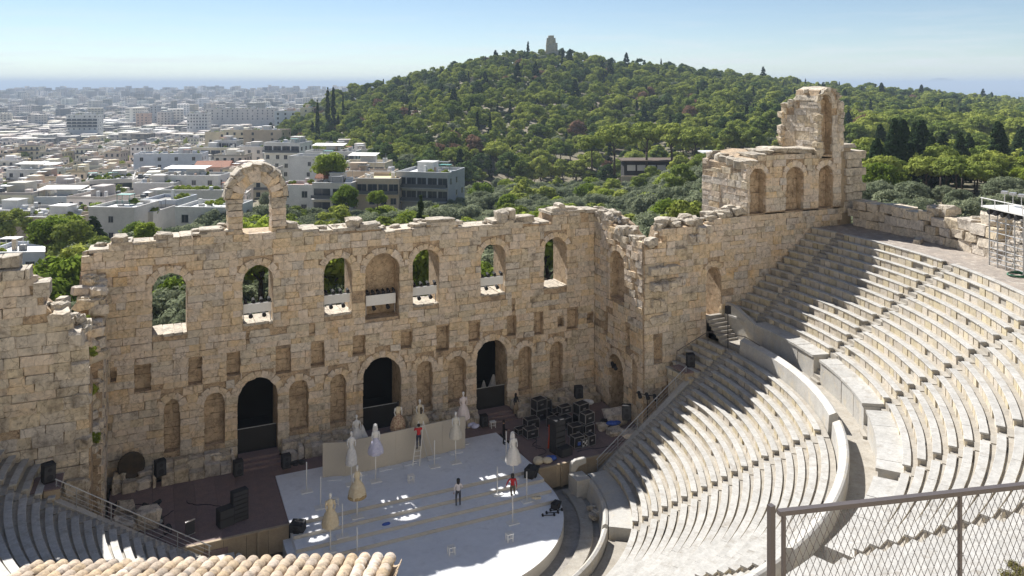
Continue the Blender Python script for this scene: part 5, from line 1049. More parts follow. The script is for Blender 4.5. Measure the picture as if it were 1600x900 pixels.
# ------------------------------------------------------------------ trees
def crown_mesh(name, m, seed, R, H, z0, clumps, per, leaf, flat=.7, cone=False, cr=(.32, .5)):
    """many small leaf faces in clumps spread through the crown's volume"""
    r = np.random.RandomState(seed); V = []; n = 0
    for c in range(clumps):
        if cone:
            f = r.uniform(0, 1) ** .9; rad = R * (1 - f) ** .75 * r.uniform(.5, .95) + .05; a = r.uniform(0, 6.283); ctr = np.array([rad * math.cos(a), rad * math.sin(a), z0 + f * H]); cs = np.array([.45 * R, .45 * R, .10 * H]) * r.uniform(.7, 1.1) * (1 - f * .72)
        else:
            a = r.uniform(0, 6.283); t = r.uniform(-.35, 1); rad = R * math.sqrt(max(0, 1 - t * t)) * r.uniform(.45, .95) * r.uniform(.75, 1.12); ctr = np.array([rad * math.cos(a), rad * math.sin(a), z0 + H * (.42 + .5 * t * r.uniform(.75, 1.05))])
            q = r.uniform(*cr) * R; cs = np.array([q, q, q * flat])
        d = r.normal(size=(per, 3)); d /= np.linalg.norm(d, axis=1)[:, None]; d[:, 2] = np.where(d[:, 2] < -.35, -d[:, 2], d[:, 2]); P = ctr + d * cs * r.uniform(.62, 1.05, (per, 1))
        nn = d + r.normal(size=(per, 3)) * .32 + np.array([0, 0, .1]); nn /= np.linalg.norm(nn, axis=1)[:, None]
        x = np.cross(nn, r.normal(size=(per, 3))); x /= np.linalg.norm(x, axis=1)[:, None] + 1e-9; y = np.cross(nn, x); L = leaf * r.uniform(.6, 1.35, (per, 1))
        k2 = max(6, per // 6); d2 = r.normal(size=(k2, 3)); d2 /= np.linalg.norm(d2, axis=1)[:, None]; P2 = ctr + d2 * cs * .5; x2 = np.cross(d2, r.normal(size=(k2, 3))); x2 /= np.linalg.norm(x2, axis=1)[:, None] + 1e-9; y2 = np.cross(d2, x2); L2 = np.full((k2, 1), float(cs[0]) * .42)  # larger inner faces added to block light and deepen the clump's shade
        P = np.concatenate([P, P2]); x = np.concatenate([x, x2]); y = np.concatenate([y, y2]); L = np.concatenate([L, L2]); n += k2
        V.append(np.stack([P - x * L, P + y * L * .62, P + x * L, P - y * L * .62], 1).reshape(-1, 3)); n += per
    V = np.concatenate(V); me = bpy.data.meshes.new(name); me.vertices.add(len(V)); me.vertices.foreach_set('co', V.ravel())
    me.loops.add(4 * n); me.loops.foreach_set('vertex_index', np.arange(4 * n)); me.polygons.add(n); me.polygons.foreach_set('loop_start', np.arange(0, 4 * n, 4)); me.polygons.foreach_set('loop_total', np.full(n, 4)); me.update(calc_edges=True)
    me.materials.append(m); return me
def trunk_mesh(seed, h, r0, spread, limbs=4):
    r = random.Random(seed); mb = MB(); p = Vector((0, 0, -.6)); q = Vector((r.uniform(-.2, .2), r.uniform(-.2, .2), h * .5)); mb.tube(p, q, r0 * 1.25, r0 * .8, 8); t = q + Vector((r.uniform(-.3, .3), r.uniform(-.3, .3), h * .35)); mb.tube(q, t, r0 * .8, r0 * .45, 7)
    for k in range(limbs): a = 6.283 * k / limbs + r.random(); s = q.lerp(t, r.random()); e = s + Vector((math.cos(a) * spread, math.sin(a) * spread, h * .32)); mb.tube(s, e, r0 * .4, r0 * .15, 6)
    return mb.mesh('trunk', M['bark'], smooth=True)
PINE = [crown_mesh('pine_crown', M['pine'], 10 + i, 3.3, 6.2, 2.0, 28 + 3 * i, 80, .25, .7, cr=(.22, .4)) for i in range(4)]
PINEFLAT = [crown_mesh('pine_crown', M['pine'], 20 + i, 4.3, 4.2, 4.4, 44, 80, .26, .55, cr=(.2, .36)) for i in range(2)]
DPINE = [crown_mesh('pine_crown', M['darkpine'], 14 + i, 3.1, 6.6, 2.0, 30, 80, .25, .8, cr=(.22, .4)) for i in range(2)]
RUST = [crown_mesh('browned_crown', M['rust'], 30, 3.0, 5.0, 2.0, 20, 60, .30, .65)]
OLIVE = [crown_mesh('olive_crown', M['olive'], 50 + i, 3.1, 4.2, 1.3, 40, 130, .17, .85, cr=(.24, .4)) for i in range(4)]
CYP = [crown_mesh('cypress_crown', M['cypress'], 70 + i, .95, 9.5, .5, 70, 60, .22, 1, True) for i in range(2)]
FIR = [crown_mesh('conifer_crown', M['cypress'], 80 + i, 2.9, 11.5, .8, 90, 70, .28, 1, True) for i in range(2)]
SHRUB = [crown_mesh('shrub_crown', M['shrub'], 90 + i, 1.7, 2.4, .1, 22, 110, .14, .85) for i in range(3)]
LEAFY = [crown_mesh('leafy_crown', M['shrub'], 96 + i, 3.0, 4.8, 1.6, 30, 120, .20, .8) for i in range(2)]
TR = [trunk_mesh(i, 4.2, .2, 1.3) for i in range(3)]; TRT = [trunk_mesh(9 + i, 6.4, .22, 1.6) for i in range(2)]; TRS = trunk_mesh(20, 1.0, .07, .5, 3)
KIND = {'pine': ('pine_tree', PINE, TR), 'flat': ('pine_tree', PINEFLAT, TRT), 'dark': ('pine_tree', DPINE, TR), 'rust': ('browned_pine', RUST, TR), 'olive': ('olive_tree', OLIVE, TR), 'cyp': ('cypress_tree', CYP, [TRS]), 'fir': ('dark_conifer', FIR, TR), 'shrub': ('shrub', SHRUB, [TRS]), 'leafy': ('broadleaf_tree', LEAFY, TR)}
rt_ = random.Random(77)
def tree(kind, x, y, s, label, group=None, z=None, zs=None):
    nm, cr_, tk = KIND[kind]; z = ground(x, y) if z is None else z
    t = thing(nm, label, 'shrub' if kind == 'shrub' else 'tree', (x, y, z), group, rt_.uniform(0, 6.28)); t.scale = (s, s, zs or s * rt_.uniform(.88, 1.12))
    inst('trunk', rt_.choice(tk), t); inst('crown', rt_.choice(cr_), t); return t
def mass(name, label, cat, pts, kinds):
    """a wood too dense to count: points (x, y, z, scale, rot, kind index) carrying crowns"""
    col = bpy.data.collections.new(name + '_crowns'); ms = []
    for k in kinds:
        for me in KIND[k][1]: ms.append((k, me))
    for i, (k, me) in enumerate(ms): o = bpy.data.objects.new('%s_%02d' % (name, i), me); col.objects.link(o)
    P = np.array([p[:3] for p in pts]); me = bpy.data.meshes.new(name); me.from_pydata(P.tolist(), [], [])
    for an, ty, vals in (('tsc', 'FLOAT', [p[3] for p in pts]), ('trot', 'FLOAT', [p[4] for p in pts]), ('tix', 'INT', [rt_.choice([i for i, (k, _) in enumerate(ms) if k == p[5]]) for p in pts])):
        a = me.attributes.new(an, ty, 'POINT'); a.data.foreach_set('value', vals)
    o = link(bpy.data.objects.new(name, me)); tag(o, label, cat, kind='stuff')
    ng = bpy.data.node_groups.new(name, 'GeometryNodeTree'); ng.interface.new_socket('Geometry', in_out='INPUT', socket_type='NodeSocketGeometry'); ng.interface.new_socket('Geometry', in_out='OUTPUT', socket_type='NodeSocketGeometry')
    N = ng.nodes; L = ng.links; gi = N.new('NodeGroupInput'); go = N.new('NodeGroupOutput'); ci = N.new('GeometryNodeCollectionInfo'); ci.inputs['Collection'].default_value = col; ci.inputs['Separate Children'].default_value = True; ci.inputs['Reset Children'].default_value = True
    ip = N.new('GeometryNodeInstanceOnPoints'); ip.inputs['Pick Instance'].default_value = True; L.new(gi.outputs[0], ip.inputs['Points']); L.new(ci.outputs[0], ip.inputs['Instance'])
    def na(n_, ty): q = N.new('GeometryNodeInputNamedAttribute'); q.data_type = ty; q.inputs['Name'].default_value = n_; return [s for s in q.outputs if s.enabled and s.name == 'Attribute'][0]
    L.new(na('tix', 'INT'), ip.inputs['Instance Index']); cx = N.new('ShaderNodeCombineXYZ'); L.new(na('trot', 'FLOAT'), cx.inputs['Z'])
    er_ = N.new('FunctionNodeEulerToRotation'); L.new(cx.outputs[0], er_.inputs[0]); L.new(er_.outputs[0], ip.inputs['Rotation']); L.new(na('tsc', 'FLOAT'), ip.inputs['Scale']); L.new(ip.outputs[0], go.inputs[0])
    md = o.modifiers.new('scatter', 'NODES'); md.node_group = ng
    return o
def pxu(px, u): return uv2w(u, (px - 800) / FPX * u)
CNT = {}
def nth(n):
    return ('first second third fourth fifth sixth seventh eighth ninth tenth'.split())[n] if n < 10 else '%d%s' % (n + 1, 'th' if (n + 1) % 100 in (11, 12, 13) else {1: 'st', 2: 'nd', 3: 'rd'}.get((n + 1) % 10, 'th'))
FEAT = [(0, 'left wing wall'), (265, 'leftmost window'), (400, 'standing arch'), (528, 'third window'), (597, 'closed central niche'), (660, 'lone clipped cypress'), (769, 'sixth window'), (868, 'rightmost window'), (960, 'right stage corner'), (1050, 'right wing wall'), (1180, 'first wing niche'), (1290, 'tower stump'), (1420, 'promenade wall'), (1540, 'scaffold')]
def inline(what, px, tail=''):
    f = min(FEAT, key=lambda t: abs(t[0] - px))[1]; k = CNT.get((what, f), 0); CNT[(what, f)] = k + 1
    return '%s above the %s, %s nearest%s' % (what, f, nth(k), tail)
# --- the wooded hill
hill = []; hr_ = np.random.RandomState(3); used = []
def far_enough(x, y, d, grid={}):
    k = (int(x // 6), int(y // 6))
    for i in (-1, 0, 1):
        for j in (-1, 0, 1):
            for (a, b) in grid.get((k[0] + i, k[1] + j), ()):
                if (a - x) ** 2 + (b - y) ** 2 < d * d: return False
    grid.setdefault(k, []).append((x, y)); return True
for _ in range(30000):
    px = hr_.uniform(395, 1760); uf = float(np.interp(px, *UFK)); ur = float(np.interp(px, *URK)) + 25; u = math.sqrt(hr_.uniform(uf * uf, ur * ur))
    x, y = pxu(px, u); g = ground(x, y)
    thin = (math.sin(x * .035) * math.cos(y * .041) > .62) or (px > 1330 and math.sin(x * .05 + 1) * math.sin(y * .045) > .1 and u > 420)
    if thin and hr_.rand() < .55: continue
    if px < 470 and u < 500 and hr_.rand() < .6: continue
    if not far_enough(x, y, 5.7): continue
    r_ = hr_.rand(); kd = 'pine' if r_ < .52 else 'dark' if r_ < .68 else 'flat' if r_ < .78 else 'olive' if r_ < .90 else 'cyp' if r_ < .955 else 'rust' if r_ < .985 else 'fir'
    if 1350 < px and u < 380: kd = 'flat' if r_ < .8 else 'pine'
    hill.append((x, y, g - .3, hr_.uniform(.65, 1.6) * (1.0 if kd != 'cyp' else .9), hr_.uniform(0, 6.28), kd, u, px))
hill.sort(key=lambda t: t[6])
hl = {'dark': 'dark green pine on the near hill slope', 'pine': 'rounded green pine on the near hill slope', 'flat': 'flat-topped pine on the near hill slope', 'olive': 'grey-green olive among hill pines', 'cyp': 'narrow dark cypress among hill pines', 'rust': 'browned dry pine on the wooded hill', 'fir': 'dark pointed conifer on the wooded hill'}
near = [t for t in hill if 410 < t[7] < 1590][:260]; ns = set(id(t) for t in near)
for t in near: tree(t[5], t[0], t[1], t[3], inline(hl[t[5]], t[7]), 'trees on the near hill slope', t[2])
mass('hill_wood', 'dense pine wood covering the hill up to the monument', 'wood', [t[:6] for t in hill if id(t) not in ns], ('pine', 'dark', 'flat', 'olive', 'cyp', 'rust', 'fir'))
# --- olive grove between the theatre and the houses
grove = []
for _ in range(5200):
    px = hr_.uniform(110, 1130); umax = float(np.interp(px, [110, 250, 330, 430, 560, 640, 720, 800, 1130], [108, 125, 150, 165, 168, 178, 235, 262, 250])); u = math.sqrt(hr_.uniform(74 ** 2, umax ** 2)); x, y = pxu(px, u)
    if y < 8 or (abs(x) < 22 and y < 10) or (1080 < px and u < 90 and x < 42): continue
    if not far_enough(x, y, 3.9): continue
    r_ = hr_.rand(); grove.append((x, y, ground(x, y) - .2, hr_.uniform(.85, 1.25), 0, 'olive' if r_ < .86 else 'leafy' if r_ < .93 else 'pine', u, px))
grove.sort(key=lambda t: t[6])
gl = {'olive': 'silvery grey-green olive in the grove', 'leafy': 'bright green tree in the grove', 'pine': 'yellow-green pine in the grove'}
def seen(t):
    h = 5.5 * t[3]; a = project(t[0], t[1], t[2] + h); return a[1] < float(np.interp(a[0], [100, 450, 930, 1000, 1090], [375, 355, 335, 370, 340])) or t[6] < 100
gv = [t for t in grove if seen(t)]; gi_ = set(id(t) for t in gv[:280])
for t in gv[:280]: tree(t[5], t[0], t[1], t[3], inline(gl[t[5]], t[7]), 'trees of the olive grove', t[2])
rest = [t[:4] + (hr_.uniform(0, 6.28),) + t[5:6] for t in grove if id(t) not in gi_]
if rest: mass('grove_mass', 'far part of the olive grove reaching the foot of the hill', 'grove', rest, ('olive', 'leafy', 'pine'))
# --- trees on the right beyond the promenade wall
rg = []
for _ in range(1500):
    px = hr_.uniform(1330, 1720); u = math.sqrt(hr_.uniform(82 ** 2, 250 ** 2)); x, y = pxu(px, u)
    if math.hypot(x, y + 10.1) < 46 or not far_enough(x, y, 4.6): continue
    kd = 'olive' if u < 125 else ('fir' if 130 < u < 215 and hr_.rand() < .42 else ('leafy' if hr_.rand() < .3 else 'flat')); s = hr_.uniform(.75, 1.1) * (1.0 if kd == 'fir' else .8 if u < 125 else .9); rg.append((x, y, ground(x, y), s, kd, u))
rg.sort(key=lambda t: t[5]); rl = {'olive': 'grey-green olive beyond the promenade', 'fir': 'tall dark conifer below the hill', 'leafy': 'light green tree past the promenade', 'flat': 'umbrella pine beyond the promenade', 'pine': 'pine right of the tower'}
for t in rg[:140]: tree(t[4], t[0], t[1], t[3], inline(rl[t[4]], project(t[0], t[1], t[2])[0]), 'trees right of the tower', t[2])
# --- single trees that stand out
for kd, px, ytop, u, s, l in (('cyp', 657, 308, 96, .95, 'single dark clipped cypress rising above the olive grove behind the wall'), ('cyp', 512, 138, 420, 2.0, 'taller of two dark cypresses on the left shoulder of the hill'), ('cyp', 521, 137, 430, 1.9, 'right one of two dark cypresses on the left shoulder of the hill'), ('cyp', 496, 157, 400, 1.5, 'smaller cypress left of the two tall ones on the hill shoulder'), ('cyp', 536, 147, 480, 1.1, 'thin lone cypress near the skyline of the left hill shoulder'),
                              ('cyp', 825, 65, 632, 1.9, 'tallest cypress on the skyline left of the monument'), ('cyp', 880, 75, 630, 1.6, 'bent cypress on the skyline right of the monument'), ('cyp', 759, 88, 610, 1.5, 'cypress on the skyline well left of the monument'),
                              ('pine', 18, 328, 150, 1.1, 'slender pine in front of the long white house at far left'), ('leafy', 75, 345, 118, 1.0, 'dark leafy tree beside the pale house at left'), ('leafy', 98, 342, 122, 1.25, 'broad green tree beside the pale house at left'), ('fir', 145, 340, 128, 1.05, 'dark ivy-covered tree against the blank house wall'), ('shrub', 112, 398, 84, 2.6, 'bright yellow-green bushy tree close behind the left wing wall'), ('shrub', 86, 408, 82, 2.5, 'lime green bushy tree left behind the wing wall'), ('shrub', 62, 415, 86, 2.4, 'dull green bushy tree behind the wing wall at the left edge'),
                              ('leafy', 230, 350, 110, .6, 'low bushy tree above the left part of the stage wall'), ('leafy', 515, 243, 190, 1.35, 'round yellow-green tree between the white houses'), ('leafy', 543, 292, 160, .95, 'yellowing tree at the edge of the grove by the houses'), ('leafy', 590, 300, 165, .7, 'small yellow-green tree below the long balconies'), ('flat', 960, 200, 262, 1.75, 'large umbrella pine left of the low pavilion'), ('flat', 1010, 196, 268, 1.8, 'large umbrella pine over the low pavilion'), ('flat', 1050, 198, 262, 1.8, 'large umbrella pine over the right end of the pavilion'), ('flat', 1085, 205, 255, 1.6, 'umbrella pine next to the tower block'), ('flat', 925, 215, 250, 1.2, 'umbrella pine at the left of the pavilion group')):
    x, y = pxu(px, u); g = ground(x, y); H = {'shrub': 2.5, 'cyp': 10.0, 'pine': 7.6, 'fir': 12.2, 'leafy': 6.2, 'flat': 8.2}[kd]; zt = CAMZ - (ytop - HY) / FPX * u; s2 = max(.35, (zt - g) / H)
    if kd in ('flat', 'leafy', 'pine', 'shrub'): t = tree(kd, x, y, s, l, None, zt - H * s, s)
    else: t = tree(kd, x, y, s, l, None, g, s2)
k = 0
for px, u, kd, s in ((900, 247, 'olive', 1.0), (930, 243, 'olive', 1.1), (965, 245, 'leafy', .8), (1000, 240, 'olive', 1.0), (1030, 243, 'leafy', .75), (1062, 240, 'olive', 1.1), (1090, 246, 'olive', 1.0), (1115, 240, 'leafy', .9), (870, 250, 'pine', .9), (840, 250, 'olive', 1.1), (800, 250, 'leafy', 1.0), (985, 252, 'shrub', 1.5), (1045, 252, 'shrub', 1.5)):
    x, y = pxu(px, u); tree(kd, x, y, s, inline('tree along the road below the hill', px), 'trees along the road below the hill')
for k, (px, u) in enumerate(((282, 82), (412, 84), (525, 76), (513, 79), (655, 75), (668, 78), (762, 88), (862, 90))):
    x, y = pxu(px, u); y = max(y, 5.0); tree('shrub' if k % 2 == 0 else 'leafy', x, y + 1.5, 1.6, inline('green bush behind the wall, seen through windows', px), 'bushes behind the stage wall', ground(x, y) + (1.2 if k % 3 else 2.2))
for i, (x, y, z, s) in enumerate(((-18.4, -5.4, 7.4, .34), (-18.5, -4.7, 9.6, .28), (-18.3, -5.6, 5.0, .3), (-18.9, -3.4, 11.2, .25), (-20.7, -6.6, 14.2, .22))):
    tree('shrub', x, y, s, ('bright tuft', 'small dark tuft', 'hanging green tuft', 'highest tuft', 'yellowish tuft on the step')[i] + ' of plants growing from the broken left wall', None, z)
# ------------------------------------------------------------------ monument, houses, city
mx_, my_ = pxu(862, 640); mz = CAMZ - (84 - HY) / FPX * 640 - 1.5
mo = thing('hilltop_monument', 'broken pale stone monument standing on the summit of the wooded hill', 'monument', (mx_, my_, mz)); th_ = math.atan2(RY, RX); e1 = Vector((RX, RY, 0)); e2 = Vector((DX, DY, 0)); rr_ = random.Random(2); it = []
for k, (w, a, b) in enumerate(((10.6, 0, 2.0), (10.6, 2.0, 4.0), (9.4, 4.0, 6.0), (9.4, 6.0, 8.4), (9.2, 8.4, 10.2), (7.4, 10.2, 12.4), (7.2, 12.4, 14.2), (4.6, 14.2, 16.2))):
    n = max(2, int(w / 2.2)); off = -.5 if k > 4 else 0
    for i in range(n): it.append((rr_.choice(STONE['wallgrey'] if k else STONE['wallgrey']), SM(Vector((mx_, my_, mz + (a + b) / 2)) + e1 * (-w / 2 + w * (i + .5) / n + off) + e2 * rr_.uniform(-.2, .2), e1, -e2, (w / n - .05, 3.2, b - a - .04)), 1))
emit(mo, it)
HC = {'white': (.70, .69, .66), 'grey': (.45, .46, .47), 'cream': (.72, .64, .48), 'pale': (.62, .59, .55), 'ochre': (.66, .53, .32), 'tan': (.56, .46, .35), 'pink': (.64, .46, .36), 'blue': (.62, .65, .70)}
HM = {k: mat('render_' + k, v, tuple(c * .88 for c in v), amt=.08, rnd=.04, bump=.08, scale=.35, fine=2.5, stain=tuple(c * .7 for c in v), stain_scale=.25, stain_pos=(.56, .8)) for k, v in HC.items()}
M['roofgrey'] = mat('flat_roof_screed', (.36, .345, .32), (.28, .27, .255), amt=.15, rnd=.1, bump=.2, scale=.5, fine=2); M['redtile'] = mat('red_roof_tiles', (.36, .16, .10), (.30, .14, .09), amt=.2, rnd=.1, bump=.4, scale=1, fine=5)
M['glass'] = plain('window_glass', (.035, .045, .06), .12); M['frame'] = plain('window_frame', (.30, .29, .28), .6); M['awning'] = plain('white_awning', (.72, .70, .66), .8); M['railing'] = plain('balcony_rail', (.10, .11, .12), .5); M['greenglass'] = plain('green_awning', (.04, .22, .20), .6); M['roofwhite'] = plain('white_roof_sheet', (.60, .60, .59), .6)
rh = random.Random(21)
def house(label, px, ytop, u, w, d, col, rot=0, floors=3, wins=4, balc=(), hut=True, parapet=True, side=True, roof=None, fh=3.1, garden=False, awning=None, winw=1.3, winh=1.4, glazed=False, blank=False, pitched=False):
    """front face turned toward the viewer (rot degrees about that); ytop is the picture height of the front roof edge"""
    cx, cy = pxu(px, u); zt = CAMZ - (ytop - HY) / FPX * u; g = ground(cx, cy) - 3; H = zt - g; ang = PHI - math.pi / 2 + math.radians(rot)
    t = thing('house', label, 'house', (cx, cy, g), None, ang); B = lambda nm, mb, m: mb.build(nm, m, t, world=False)
    mb = MB(); mb.box2((-w / 2, 0, 0), (w / 2, d, H)); B('wall', mb, HM[col])
    if pitched:
        mb = MB(); o = .4; z = H; mb.prism([(-w / 2 - o, -o, z + .03), (w / 2 + o, -o, z + .03), (w / 2 + o, d / 2, z + 2.0), (-w / 2 - o, d / 2, z + 2.0)], (0, 0, .15)); mb.prism([(-w / 2 - o, d + o, z + .03), (-w / 2 - o, d / 2, z + 2.0), (w / 2 + o, d / 2, z + 2.0), (w / 2 + o, d + o, z + .03)], (0, 0, .15)); mb.prism([(-w / 2, 0, z), (-w / 2, d, z), (-w / 2, d / 2, z + 2.0)], (w, 0, 0)); recalc(B('roof', mb, M['redtile']).data)
    else:
        mb = MB(); mb.box2((-w / 2 + .2, .2, H), (w / 2 - .2, d - .2, H + .06)); rf = B('roof', mb, roof or M['roofgrey'])
        if parapet:
            mb = MB(); ph = .75
            for a, b in (((-w / 2 - .05, -.05), (w / 2 + .05, .2)), ((-w / 2 - .05, d - .2), (w / 2 + .05, d + .05)), ((-w / 2 - .05, .2), (-w / 2 + .2, d - .2)), ((w / 2 - .2, .2), (w / 2 + .05, d - .2))): mb.box2((a[0], a[1], H), (b[0], b[1], H + ph))
            B('parapet', mb, HM[col])
            mb = MB(); mb.box2((-w / 2 - .12, -.12, H + ph), (w / 2 + .12, .26, H + ph + .07)); B('coping', mb, M['roofwhite'])
        if hut:
            hw, hd = min(w * .32, 4), min(d * .4, 4); hx = rh.uniform(-w * .25, w * .25); mb = MB(); mb.box2((hx - hw / 2, d * .4, H), (hx + hw / 2, d * .4 + hd, H + 2.5)); mb.box2((hx - hw / 2 - .2, d * .4 - .2, H + 2.5), (hx + hw / 2 + .2, d * .4 + hd + .2, H + 2.65)); B('roof_hut', mb, HM[rh.choice(['white', 'pale', col])])
            for k in range(rh.randint(1, 3)):
                x = rh.uniform(-w * .4, w * .4); y = rh.uniform(d * .15, d * .8); mb = MB(); mb.prism([(x - .9, y, H + .3), (x + .9, y, H + .3), (x + .9, y + 1.0, H + 1.2), (x - .9, y + 1.0, H + 1.2)], (0, .05, .06)); mb.tube((x - .8, y + 1.1, H + 1.3), (x + .8, y + 1.1, H + 1.3), .28, n=10); recalc(B('solar_heater', mb, M['roofwhite']).data)
            for k in range(2): x = rh.uniform(-w * .45, w * .45); mb = MB(); mb.tube((x, d * .6, H), (x, d * .6, H + rh.uniform(2, 3.6)), .05, n=5); mb.bar((x - .5, d * .6, H + 2.2), (x + .5, d * .6, H + 2.2), .05); B('aerial', mb, M['metal'])
    if not pitched:
        for k in range(int(3 + w * d / 28)):
            x = rh.uniform(-w * .44, w * .44); y = rh.uniform(.6, d * .9); q = rh.random(); mb = MB()
            if q < .3: mb.box2((x - .45, y - .4, H + .05), (x + .45, y + .4, H + rh.uniform(.5, 1.1))); B('air_unit', mb, M['frame'] if rh.random() < .5 else M['roofwhite'])
            elif q < .5: mb.tube((x, y, H + .3), (x, y, H + 1.5), .5, n=10); B('water_tank', mb, M['roofwhite'])
            elif q < .65: mb.box2((x - .3, y - .3, H), (x + .3, y + .3, H + rh.uniform(1.2, 2.2))); B('chimney', mb, HM[rh.choice(['tan', 'pink', 'white'])])
            elif q < .8:
                mb.box2((x - 1.4, y - 1.0, H + 2.1), (x + 1.4, y + 1.0, H + 2.18)); [mb.bar((x + a, y + c_, H), (x + a, y + c_, H + 2.1), .07) for a in (-1.3, 1.3) for c_ in (-.9, .9)]; B('canopy', mb, rh.choice([M['awning'], M['redtile'], M['railing'], M['greenglass']]))
            else: inst('planting', SHRUB[k % 3], t, Matrix.Translation((x, y, H)) @ Matrix.Diagonal((.5, .5, .5, 1)))
    def window(x, z, ww, wh, face):
        if face == 'f': a, b, c, e = (x - ww / 2, -.03, z), (x + ww / 2, .02, z + wh), (x - ww / 2 - .08, -.07, z - .12), (x + ww / 2 + .08, -.005, z - .02)
        else:
            s = -1 if face == 'l' else 1; X = s * w / 2; a, b, c, e = (X - .02, x - ww / 2, z), (X + .03 * s, x + ww / 2, z + wh), (X - .01, x - ww / 2 - .08, z - .12), (X + .08 * s, x + ww / 2 + .08, z - .02)
        mb = MB(); mb.box2(a, b); wn_ = B('window', mb, M['glass']); mb = MB(); mb.box2(c, e); o = mb.build('sill', M['frame'], wn_, world=False)
        mb = MB()
        if face == 'f': mb.box2((x - .03, -.045, z), (x + .03, -.032, z + wh)); mb.box2((x - ww / 2 - .06, -.045, z + wh), (x + ww / 2 + .06, -.0, z + wh + .07))
        else: mb.box2((X + .031 * s, x - .03, z), (X + .045 * s, x + .03, z + wh))
        mb.build('frame', M['frame'], wn_, world=False)
    nf = floors
    if blank:
        for f in range(nf):
            for i in range(max(1, wins)):
                z = H - (f + 1) * fh + 1.0
                if z > .5 and rh.random() < .45: window(-w / 2 + w * (i + .5) / max(1, wins) + rh.uniform(-.5, .5), z, .9, 1.1, 'f')
    if not blank:
        for f in range(nf):
            z = H - (f + 1) * fh + .95
            if z < .5: continue
            if glazed or f in balc:
                for i in range(wins): x = -w / 2 + w * (i + .5) / wins; window(x, z - .6, w / wins * .86, 2.15, 'f')
            else:
                for i in range(wins):
                    if rh.random() < .9: window(-w / 2 + w * (i + .5) / wins + rh.uniform(-.2, .2), z, winw, winh, 'f')
            if f in balc:
                zb = H - (f + 1) * fh + .1; mb = MB(); mb.box2((-w / 2 + .1, -1.4, zb), (w / 2 - .1, -.05, zb + .16)); bo = B('balcony', mb, HM[col]); mb = MB(); mb.box2((-w / 2 + .1, -1.4, zb + .3), (w / 2 - .1, -1.35, zb + 1.0)); mb.box2((-w / 2 + .1, -1.42, zb + 1.0), (w / 2 - .1, -1.33, zb + 1.07)); mb.build('railing', M['railing'] if col != 'white' else M['greenglass'] if glazed and f == 0 and 'terrace' in label else M['railing'], bo, world=False)
            if side:
                sd_ = 'r' if px < 700 else 'l'; k = max(1, int(d / 3.6))
                for i in range(k):
                    if rh.random() < .75: window(d * (i + .5) / k, z, 1.1, 1.3, sd_)
    if awning: mb = MB(); mb.prism([(-w * .4, d * .2, H + 2.5), (w * .25, d * .2, H + 2.5), (w * .25, d * .75, H + 3.0), (-w * .4, d * .75, H + 3.0)], (0, 0, .08)); recalc(B('awning', mb, M['awning']).data); mb = MB(); [mb.bar((x, d * .22, H), (x, d * .22, H + 2.5), .08) for x in (-w * .38, w * .23)]; B('awning_post', mb, M['metal'])
    if garden:
        for k in range(garden):
            x = rh.uniform(-w * .45, w * .45); y = rh.uniform(.3, d * .5); m4 = Matrix.Translation((x, y, H)) @ Matrix.Diagonal((.6, .6, .55, 1)); inst('planting', SHRUB[k % 3], t, m4)
    return t
# nearest houses, left to right
house('pale grey house with flat white roof terrace at the left edge, nearest of all', 20, 402, 122, 9.5, 9, 'blue', 4, 3, 2, roof=M['roofwhite'], hut=False)
house('long low white house wall above the pine at far left', 40, 334, 190, 34, 9, 'pale', -6, 2, 5, blank=True)
house('cream house with flat parapet beside the slender pine', 66, 345, 165, 14, 8, 'tan', -8, 2, 2, blank=True)
house('bluish small house with dark doorway and white shed roof', 95, 312, 215, 18, 9, 'blue', 3, 2, 3, awning=True)
house('round-cornered pinkish house next to the bluish house', 134, 312, 222, 9, 8, 'pink', 5, 2, 2)
house('blank grey gable wall house behind the dark ivy tree', 174, 330, 150, 9, 9, 'pale', -4, 2, 1, blank=True, hut=False, roof=M['roofwhite'])
house('grey flat-roofed house with planted roof right of the gable wall', 212, 337, 155, 7, 10, 'pale', -4, 2, 2, blank=True, hut=False, garden=7)
house('stepped apartment block with planted terraces and a dark recessed floor', 172, 284, 260, 14, 22, 'pale', 24, 4, 2, (0, 1, 2), garden=12)
house('long yellow apartment block with two rows of windows at left', 50, 292, 285, 26, 10, 'ochre', -3, 3, 6, (1,), garden=10)
house('white house with dark roof terrace above the yellow block', 42, 268, 300, 16, 10, 'white', -3, 2, 4, awning=True)
house('white rooftop house with canopy above the yellow block', 76, 268, 310, 9, 8, 'white', -2, 2, 2, awning=True)
house('modern house with dark glazed upper floor and white canopy edge', 247, 318, 165, 7.5, 9, 'blue', -6, 3, 3, (0,), hut=False, glazed=False)
house('white villa with broad flat roof and pale shutters left of the arch', 318, 330, 150, 11, 10, 'white', -4, 2, 3, hut=False, roof=M['roofwhite'])
house('white garden wall house with rooftop planting', 305, 302, 190, 18, 8, 'pale', 0, 2, 4, garden=14, hut=False, blank=True)
house('big pale blue apartment block with balconies in the middle distance', 262, 243, 330, 27, 12, 'blue', 8, 4, 4, hut=True)
house('low white house in front of the big pale blue block', 240, 290, 235, 12, 9, 'white', 0, 2, 3)
house('white roof terraces below the red-tiled house', 290, 278, 240, 20, 10, 'white', -3, 2, 4, awning=True)
house('red-tiled house right of the big pale blue block', 330, 262, 290, 12, 9, 'pink', 5, 2, 3, pitched=True)
house('long cream apartment block with continuous balconies', 345, 233, 370, 30, 12, 'cream', -5, 3, 6, (0, 1))
house('green glass rooftop house on the long cream block', 352, 222, 378, 11, 8, 'pale', -5, 1, 3, glazed=True, roof=M['roofwhite'])
house('grey house with tall windows left of the white corner block', 390, 232, 350, 12, 10, 'pale', -5, 3, 3)
